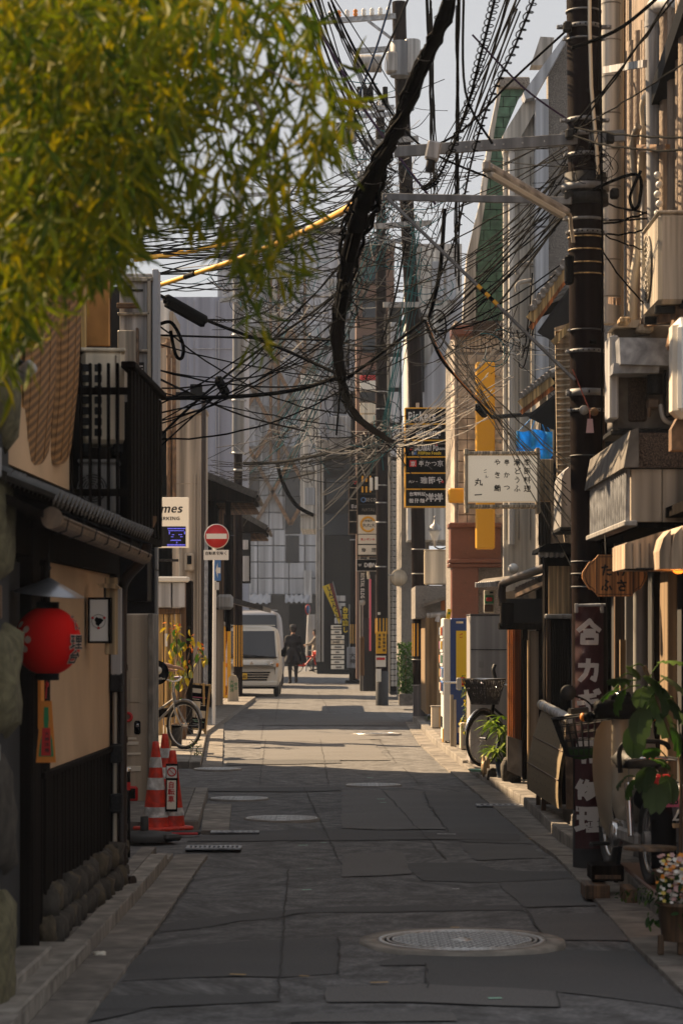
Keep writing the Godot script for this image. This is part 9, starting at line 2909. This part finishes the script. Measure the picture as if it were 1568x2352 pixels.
func cables()->void:
	# the heavy black bundle that comes down from overhead
	var t:=thing("cable_bundle","thick black bundle of cables sweeping down from the top over the street","cable")
	var main:=spline([P(1050,-60,13.0),P(1010,60,13.4),P(970,150,13.9),P(925,270,14.6),P(872,375,15.4),P(840,450,16.0),P(812,540,17.0),P(795,640,18.5),P(776,760,21.0),P(783,860,24.0),P(812,950,29.0),P(880,1005,36.0),P(900,1015,42.0)],6)
	var rad:=[]
	for i in main.size():
		var f:=float(i)/(main.size() - 1)
		rad.append((lerpf(0.03,0.036,smoothstep(0.0,0.45,f))+0.03*exp(-pow((f - 0.44)/0.09,2.0)) - 0.016*smoothstep(0.55,0.85,f))*(1.0+0.12*sin(i*1.7)+0.1*sin(i*4.1)))
	obj("sheath",tube(S(),main,rad,10),M.cable,t)
	for k in 13:
		var st:=[]
		var ph:=TAU*k/13.0
		for i in main.size():
			var f:=float(i)/(main.size() - 1)
			st.append((main[i] as Vector3)+Vector3(cos(ph+f*14.0),sin(ph*2.0+f*9.0)*0.5,sin(ph+f*14.0))*rad[i]*(1.0+0.5*f+0.9*f*maxf(0.0,sin(f*23.0+ph*3.0)))*rng.randf_range(0.8,1.3))
		obj("strand",tube(S(),st,rng.randf_range(0.006,0.013),5),M.cable,t)
	for i in 26:
		var j:=3+i*2
		if j>=main.size() - 1: break
		var a: Vector3=main[j]
		obj("tie_wire",tube(S(),arc(a,Vector3.RIGHT,Vector3(0,0.5,-0.8).normalized(),rad[j]*1.35,0.3*i,0.3*i+4.6,9),0.003,4),M.cable if i % 4 else M.cable_grey,t)
	# splice closures on the bundle
	for q in [[828,478,800,590,16.6,0.06,"long black splice closure hanging on the thick bundle"],[794,640,780,720,18.4,0.05,"lower black splice closure on the thick bundle"],[378,684,474,738,24.0,0.055,"black splice closure on the cable beside the grey sign board"]]:
		var c:=thing("splice_closure",q[6],"cable closure",Vector3.ZERO,0.0,"black closures on the cables")
		var a:=P(q[0],q[1],q[4])
		var b:=P(q[2],q[3],q[4]+0.4)
		obj("shell",tube(S(),[a,a.lerp(b,0.06),a.lerp(b,0.94),b],[q[5]*0.5,q[5],q[5],q[5]*0.5],8),M.black,c)
		obj("rib",rod(S(),a.lerp(b,0.05)+Vector3(0,-0.03,0.02),a.lerp(b,0.95)+Vector3(0,-0.03,0.02),0.06,0.1,Vector3.UP,0.01),M.cable,c)
	# yellow guards
	var yg:=thing("cable_guard","yellow tube guard with a black band on the line crossing to the bundle","cable guard")
	var ya:=spline([P(366,655,26.0),P(440,631,25.0),P(560,590,23.5),P(700,530,21.0),P(822,465,17.4)],6)
	obj("tube",tube(S(),ya,0.026,8),M.yellow,yg)
	obj("black_band",cyl(S(),P(426,636,25.16),P(448,628,24.86),0.029,8),M.black,yg)
	obj("dark_joint",cyl(S(),P(700,530,21.0),P(708,526,20.8),0.028,8),M.iron_dark,yg)
	for q in [[310,598,520,560,"upper thin yellow guard on the line at left, above the wide one"],[308,590,420,578,"short thin yellow guard ending at the left edge of the sky gap"]]:
		cable(sag(P(q[0],q[1],30.0),P(q[2],q[3],31.0),0.02),0.022,"yellow",q[4],"","cable_guard")
	# single prominent lines
	cable(spline([P(340,664,23.6),P(378,684,24.0),P(480,738,24.6),P(640,798,25.0),P(790,866,24.5)],5),0.018,"cable","heavy black cable from the black closure down to the bundle")
	cable(spline([P(362,915,24.2),P(520,912,24.6),P(640,902,25.0),P(720,885,25.0),P(790,858,24.2)],5),0.022,"cable","thick black cable running level from the sign board to the bundle")
	cable(spline([P(362,1010,24.2),P(420,950,24.6),P(560,830,25.6),P(700,730,27.0),P(790,660,19.0)],5),0.014,"cable","black cable rising from the sign board's foot to the bundle")
	cable(spline([P(362,770,24.2),P(560,776,24.6),P(780,782,24.0)],5),0.011,"cable","straight level black line below the black closure")
	cable(spline([P(366,745,23.8),P(395,742,23.8),P(420,790,23.8),P(418,822,23.8),P(404,815,23.8),P(392,760,23.8)],6),0.018,"cable","black cable loop hanging beside the sign board")
	cable(spline([P(636,1060,60.0),P(650,1110,60.0),P(680,1160,60.0),P(720,1184,60.0)],5),0.05,"cable","short thick black cable drooping before the grey end building")
	cable(spline([P(560,1065,55.0),P(640,1062,55.0),P(760,1040,50.0),P(850,1015,44.0)],5),0.04,"cable","black line crossing to the pole junction low over the street")
	cable(spline([P(780,880,24.0),P(840,838,24.0),P(930,770,24.0),P(975,735,24.0)],5),0.016,"cable","black cable branching up to the right from the bundle")
	cable(spline([P(975,735,24.0),P(1010,820,24.0),P(1060,880,25.0),P(1130,960,29.0)],5),0.016,"cable","black cable with an orange stripe curving down to the yellow sign")
	cable(spline([P(980,740,24.2),P(1015,820,24.2),P(1070,890,25.0),P(1128,945,29.0)],5),0.008,"orange","thin orange line beside the black cable going to the yellow sign")
	cable(spline([P(700,990,34.0),P(560,955,30.0),P(430,900,26.0),P(366,870,24.2)],5),0.012,"cable","black cable fanning left from the junction to the sign board")
	cable([P(784,865,24.0),P(772,1000,24.0)],0.01,"cable","short dangling end under the bend of the bundle")
	cable(spline([P(1000,770,23.6),P(985,735,23.6),P(1000,712,23.6),P(1020,725,23.6),P(1022,770,23.6),P(1005,800,23.6),P(985,770,23.6)],6),0.009,"cable","round coil of black cable hanging at the branch on the right")
	cable(spline([P(1350,440,16.9),P(1460,400,16.6),P(1468,460,16.6),P(1455,480,16.6),P(1446,450,16.6),P(1470,392,16.6)],6),0.012,"cable","black cable loop hanging from the wall right of the big pole")
	# cables wound with loops
	coiled(spline([P(1140,-20,14.0),P(1105,120,14.6),P(1065,270,15.4),P(1010,400,16.6),P(975,430,17.0)],6),0.009,0.03,40,"left of the two cables wound with wire loops at the top centre")
	coiled(spline([P(1232,-20,14.0),P(1180,110,14.8),P(1120,240,15.8),P(1080,380,17.0),P(1040,560,20.0),P(965,740,23.5)],6),0.008,0.026,36,"right-hand cable wound with wire loops, reaching down to the branch")
	coiled(spline([P(930,560,30.0),P(905,690,32.0),P(870,800,34.0),P(840,870,36.0)],6),0.014,0.06,26,"wound cable descending left of the striped pole")
	coiled(spline([P(700,540,44.0),P(640,690,40.0),P(560,730,34.0),P(480,735,27.0)],6),0.012,0.04,30,"pale wound cable running to the black closure at left")
	# many alike lines, grouped by where they run
	var runs:=[
		[10,1302,400,80,17.0,940,720,180,46.0,0.1,0.5,0.004,0.006,"cable","thin black line fanning from the big pole down to the striped pole","lines from the big pole to the striped pole"],
		[8,1300,440,70,17.0,790,720,190,24.0,0.05,0.35,0.004,0.0065,"cable","thin black line from the big pole across to the bundle","lines from the big pole to the bundle"],
		[8,1300,340,60,17.0,900,360,110,50.0,0.1,0.4,0.004,0.006,"cable","line from the big pole's arm back to the transformers","lines from the big pole to the transformers"],
		[8,365,960,70,24.3,785,700,200,26.0,0.05,0.25,0.006,0.010,"cable","thin black line from the sign board at left up to the bundle","lines from the sign board up to the bundle"],
		[6,365,840,110,24.3,800,880,110,30.0,0.03,0.25,0.006,0.010,"cable","thin black line from the sign board at left across to the bundle's bend","lines from the sign board to the bundle's bend"],
		[16,300,560,50,30.0,900,420,110,52.0,0.1,0.5,0.008,0.012,"cable","overhead line crossing behind the bamboo from left to the transformers","lines crossing behind the bamboo"],
		[16,545,480,120,62.0,880,480,140,57.0,0.1,0.5,0.012,0.018,"cable","line strung between the left steel pole and the brown pole","lines between the left and right poles"],
		[14,548,720,100,62.0,885,800,140,56.0,0.1,0.5,0.012,0.018,"cable","low line between the left steel pole and the junction","low lines from the left pole to the junction"],
		[12,480,1080,30,54.0,885,990,40,46.0,0.1,0.5,0.005,0.008,"cable","low line from the tiled house to the pole junction","lines from the tiled house to the junction"],
		[9,900,1000,30,44.0,1170,800,90,32.0,0.02,0.2,0.005,0.008,"cable_grey","pale twisted line from the junction up to the white building","pale lines to the white building"],
		[8,905,1010,20,44.0,1130,900,60,34.0,0.02,0.2,0.004,0.007,"cable_white","whitish line from the junction past the top of the sign tower","whitish lines over the sign tower"],
		[6,975,740,20,24.0,1310,1110,60,17.4,0.0,0.12,0.0032,0.005,"cable","black line running down right from the branch to the big pole","lines from the branch to the big pole"],
		[5,1030,760,60,26.0,1310,1250,50,19.0,0.0,0.12,0.0032,0.005,"cable","thin line slanting down past the lantern sign to the eaves","lines slanting down past the lantern sign"],
		[7,960,540,60,40.0,885,1000,40,44.0,0.0,0.05,0.006,0.01,"cable_teal","teal line dropping beside the striped pole","teal lines at the striped pole"],
		[12,900,480,60,56.0,640,1050,120,62.0,0.1,0.4,0.009,0.013,"cable_teal","teal line slanting down from the brown pole to the left","teal lines slanting to the left"],
		[8,850,640,60,57.0,560,1120,100,62.0,0.1,0.5,0.007,0.011,"cable_grey_dark","grey line slanting from the junction to the left pole's foot","grey lines slanting to the left pole"],
		[9,880,1010,30,50.0,740,1190,60,70.0,0.05,0.2,0.009,0.013,"cable_grey_dark","pale dangling line below the junction before the dark tower","pale lines below the junction"],
		[6,1050,0,40,15.0,1055,640,60,26.0,0.0,0.02,0.005,0.007,"cable","thin upright line in the gap right of the bundle","upright lines right of the bundle"],
		[7,760,0,40,30.0,930,300,60,48.0,0.0,0.3,0.008,0.012,"cable","line dropping from the top edge to the transformers","lines from the top edge to the transformers"],
		[6,1310,470,40,17.0,1500,600,120,17.2,0.0,0.1,0.005,0.008,"cable","thin line from the big pole to the shop wall at right","lines from the big pole to the shop wall"],
		[5,1310,320,30,17.0,1568,180,260,14.0,0.0,0.06,0.005,0.008,"cable","line passing from the big pole out over the right edge","lines over the right edge"],
		[8,945,690,40,47.0,880,800,60,57.0,0.0,0.3,0.014,0.02,"cable","short slack line between the striped pole and the next","slack lines between the brown poles"],
		[6,1000,770,30,24.0,1280,560,100,25.0,0.0,0.15,0.006,0.009,"cable","line from the branch up right to the canopy roofs","lines to the canopy roofs"],
		[14,700,-20,120,34.0,900,420,120,50.0,0.1,0.6,0.009,0.014,"cable","black line coming in over the top edge behind the bamboo to the transformers","lines over the top edge behind the bamboo"],
		[10,985,-20,60,20.0,1000,470,60,40.0,0.0,0.2,0.006,0.009,"cable","black line hanging steeply between the bundle and the looped cables","steep lines between the bundle and the looped cables"],
		[9,1190,-30,70,16.0,960,520,120,40.0,0.0,0.3,0.005,0.008,"cable","thin line from the top right down behind the crossarms","thin lines behind the crossarms"],
		[12,640,560,120,50.0,900,520,120,48.0,0.1,0.5,0.009,0.014,"cable","black slack line left of the striped pole above the end building","slack lines above the end building"],
		[14,370,620,60,26.0,900,470,110,46.0,0.1,0.5,0.006,0.01,"cable","thin line crossing the sky gap under the bamboo","lines crossing the sky gap"],
		[5,1190,780,60,32.0,1230,680,60,31.0,0.05,0.4,0.008,0.012,"cable","slack service line on the white building's front","slack lines on the white building"],
	]
	for q in runs:
		for i in q[0]:
			var a:=P(q[1]+rng.randf_range(-8,8),q[2]+rng.randf_range(-1,1)*q[3],q[4])
			var b:=P(q[5]+rng.randf_range(-12,12),q[6]+rng.randf_range(-1,1)*q[7],q[8])
			cable(sag(a,b,rng.randf_range(q[9],q[10]),14,0.002+0.0001*q[4]),rng.randf_range(q[11],q[12]),q[13],q[14],q[15])
	# singled-out crossing lines near the top
	for q in [[[[728,60],[800,190],[870,300],[1000,470]],26.0,0.014,"cable_purple","dull purple line crossing the sky from upper left to the bundle"],[[[760,0],[840,160],[960,330],[1180,430],[1310,480]],20.0,0.01,"cable","black line from the top edge down to the street light"],[[[900,-10],[860,120],[800,260],[640,480]],40.0,0.02,"cable_blue","blue-black cable slanting down left from the top of the transformer pole"],[[[940,-10],[880,130],[820,250],[690,420]],40.0,0.02,"cable","black cable beside the blue one at the transformer pole"],[[[1064,-10],[1068,210],[1130,330]],16.0,0.009,"cable","upright black line crossing the looped cable"],[[[1084,80],[1200,200],[1310,280]],18.0,0.008,"cable_purple","thin purple line rising to the big pole's upper clamp"],[[[1300,70],[1180,180],[1060,300],[960,350]],19.0,0.01,"cable","black line from the top clamp of the big pole down to the arm"],[[[1568,-60],[1430,60],[1312,110]],15.0,0.012,"cable","black line from the upper right corner to the big pole"],[[[1020,480],[1010,620],[985,730]],22.0,0.02,"cable","heavy vertical cable dropping from the arm to the branch"]]:
		var pts:=[]
		for p in q[0]: pts.append(P(p[0],p[1],q[1]))
		cable(spline(pts,6),q[2],q[3],q[4])
	# knots of thin drop wires nobody could count
	for q in [[850,330,90,150,48.0,120,"tangle of thin wires and clips round the transformer poles' heads"],[930,520,80,200,44.0,120,"dense tangle of thin wires along the striped pole's upper half"],[885,1005,70,40,44.0,90,"knotted junction of pale and dark wires where the bundle ends"],[800,660,40,90,18.6,46,"loose wire ends bristling round the thick bundle"],[790,870,30,70,24.0,40,"loose wire ends at the bend of the bundle"],[1150,790,50,50,32.0,40,"tangle of service wires on the white building"],[1350,380,50,40,16.9,34,"wire tangle on the big pole above its collar"],[560,640,60,90,60.0,60,"wire tangle round the left steel pole's head"],[700,690,110,80,58.0,80,"tangle of wires before the end building's upper windows"],[700,1000,120,90,60.0,60,"faint tangle of wires before the lattice"]]:
		var g:=thing("wire_tangle",q[6],"wires")
		var shades:={}
		for i in q[5]:
			var c:=P(q[0]+rng.randfn(0,0.45)*q[2],q[1]+rng.randfn(0,0.45)*q[3],q[4]+rng.randfn(0,0.3))
			var k: float=q[4]/F
			var e:=c+Vector3(rng.randfn(0,1)*75*k,rng.randfn(-0.1,0.7)*60*k,rng.randfn(0,0.3))
			var mid:=c.lerp(e,0.5)+Vector3(rng.randfn(0,9)*k,rng.randfn(-8,10)*k,0)
			var m: String=["cable","cable","cable","cable_grey_dark","cable_grey","cable_white","cable_teal"][rng.randi() % 7]
			if q[4]<26.0: m="cable"
			if not shades.has(m): shades[m]=S()
			if i % 4==0:   # a slack loop
				var rr:=rng.randf_range(10,34)*k
				var b:=Basis(Vector3.UP,rng.randfn(0,0.7))*Basis(Vector3.BACK,rng.randf()*TAU)
				tube(shades[m],arc(c,b*Vector3.RIGHT,b*Vector3(0,1.3,0),rr,0.0,rng.randf_range(3.5,6.2),14),rng.randf_range(0.6,1.1)*k,4,false)
				continue
			tube(shades[m],spline([c,mid,e],5),rng.randf_range(0.6,1.25)*k,4,false)
		for m in shades:
			tag(obj("wires",shades[m],M[m],g),"","","","stuff")
	# small fittings on the lines
	for q in [[[1096,935,29.5],[1112,952,29.8],"dark cable clip where the striped line meets the yellow sign"],[[500,870,25.0],[520,905,25.2],"small black box clipped to the lines right of the sign board"]]:
		var f:=thing("cable_clip",q[2],"clip")
		obj("housing",rod(S(),P(q[0][0],q[0][1],q[0][2]),P(q[1][0],q[1][1],q[1][2]),0.07,0.09,Vector3.UP,0.012),M.black,f)
		obj("jaw",rod(S(),P(q[0][0],q[0][1] - 4,q[0][2]),P(q[1][0],q[1][1] - 6,q[1][2]),0.03,0.03,Vector3.UP,0.006),M.iron_dark,f)
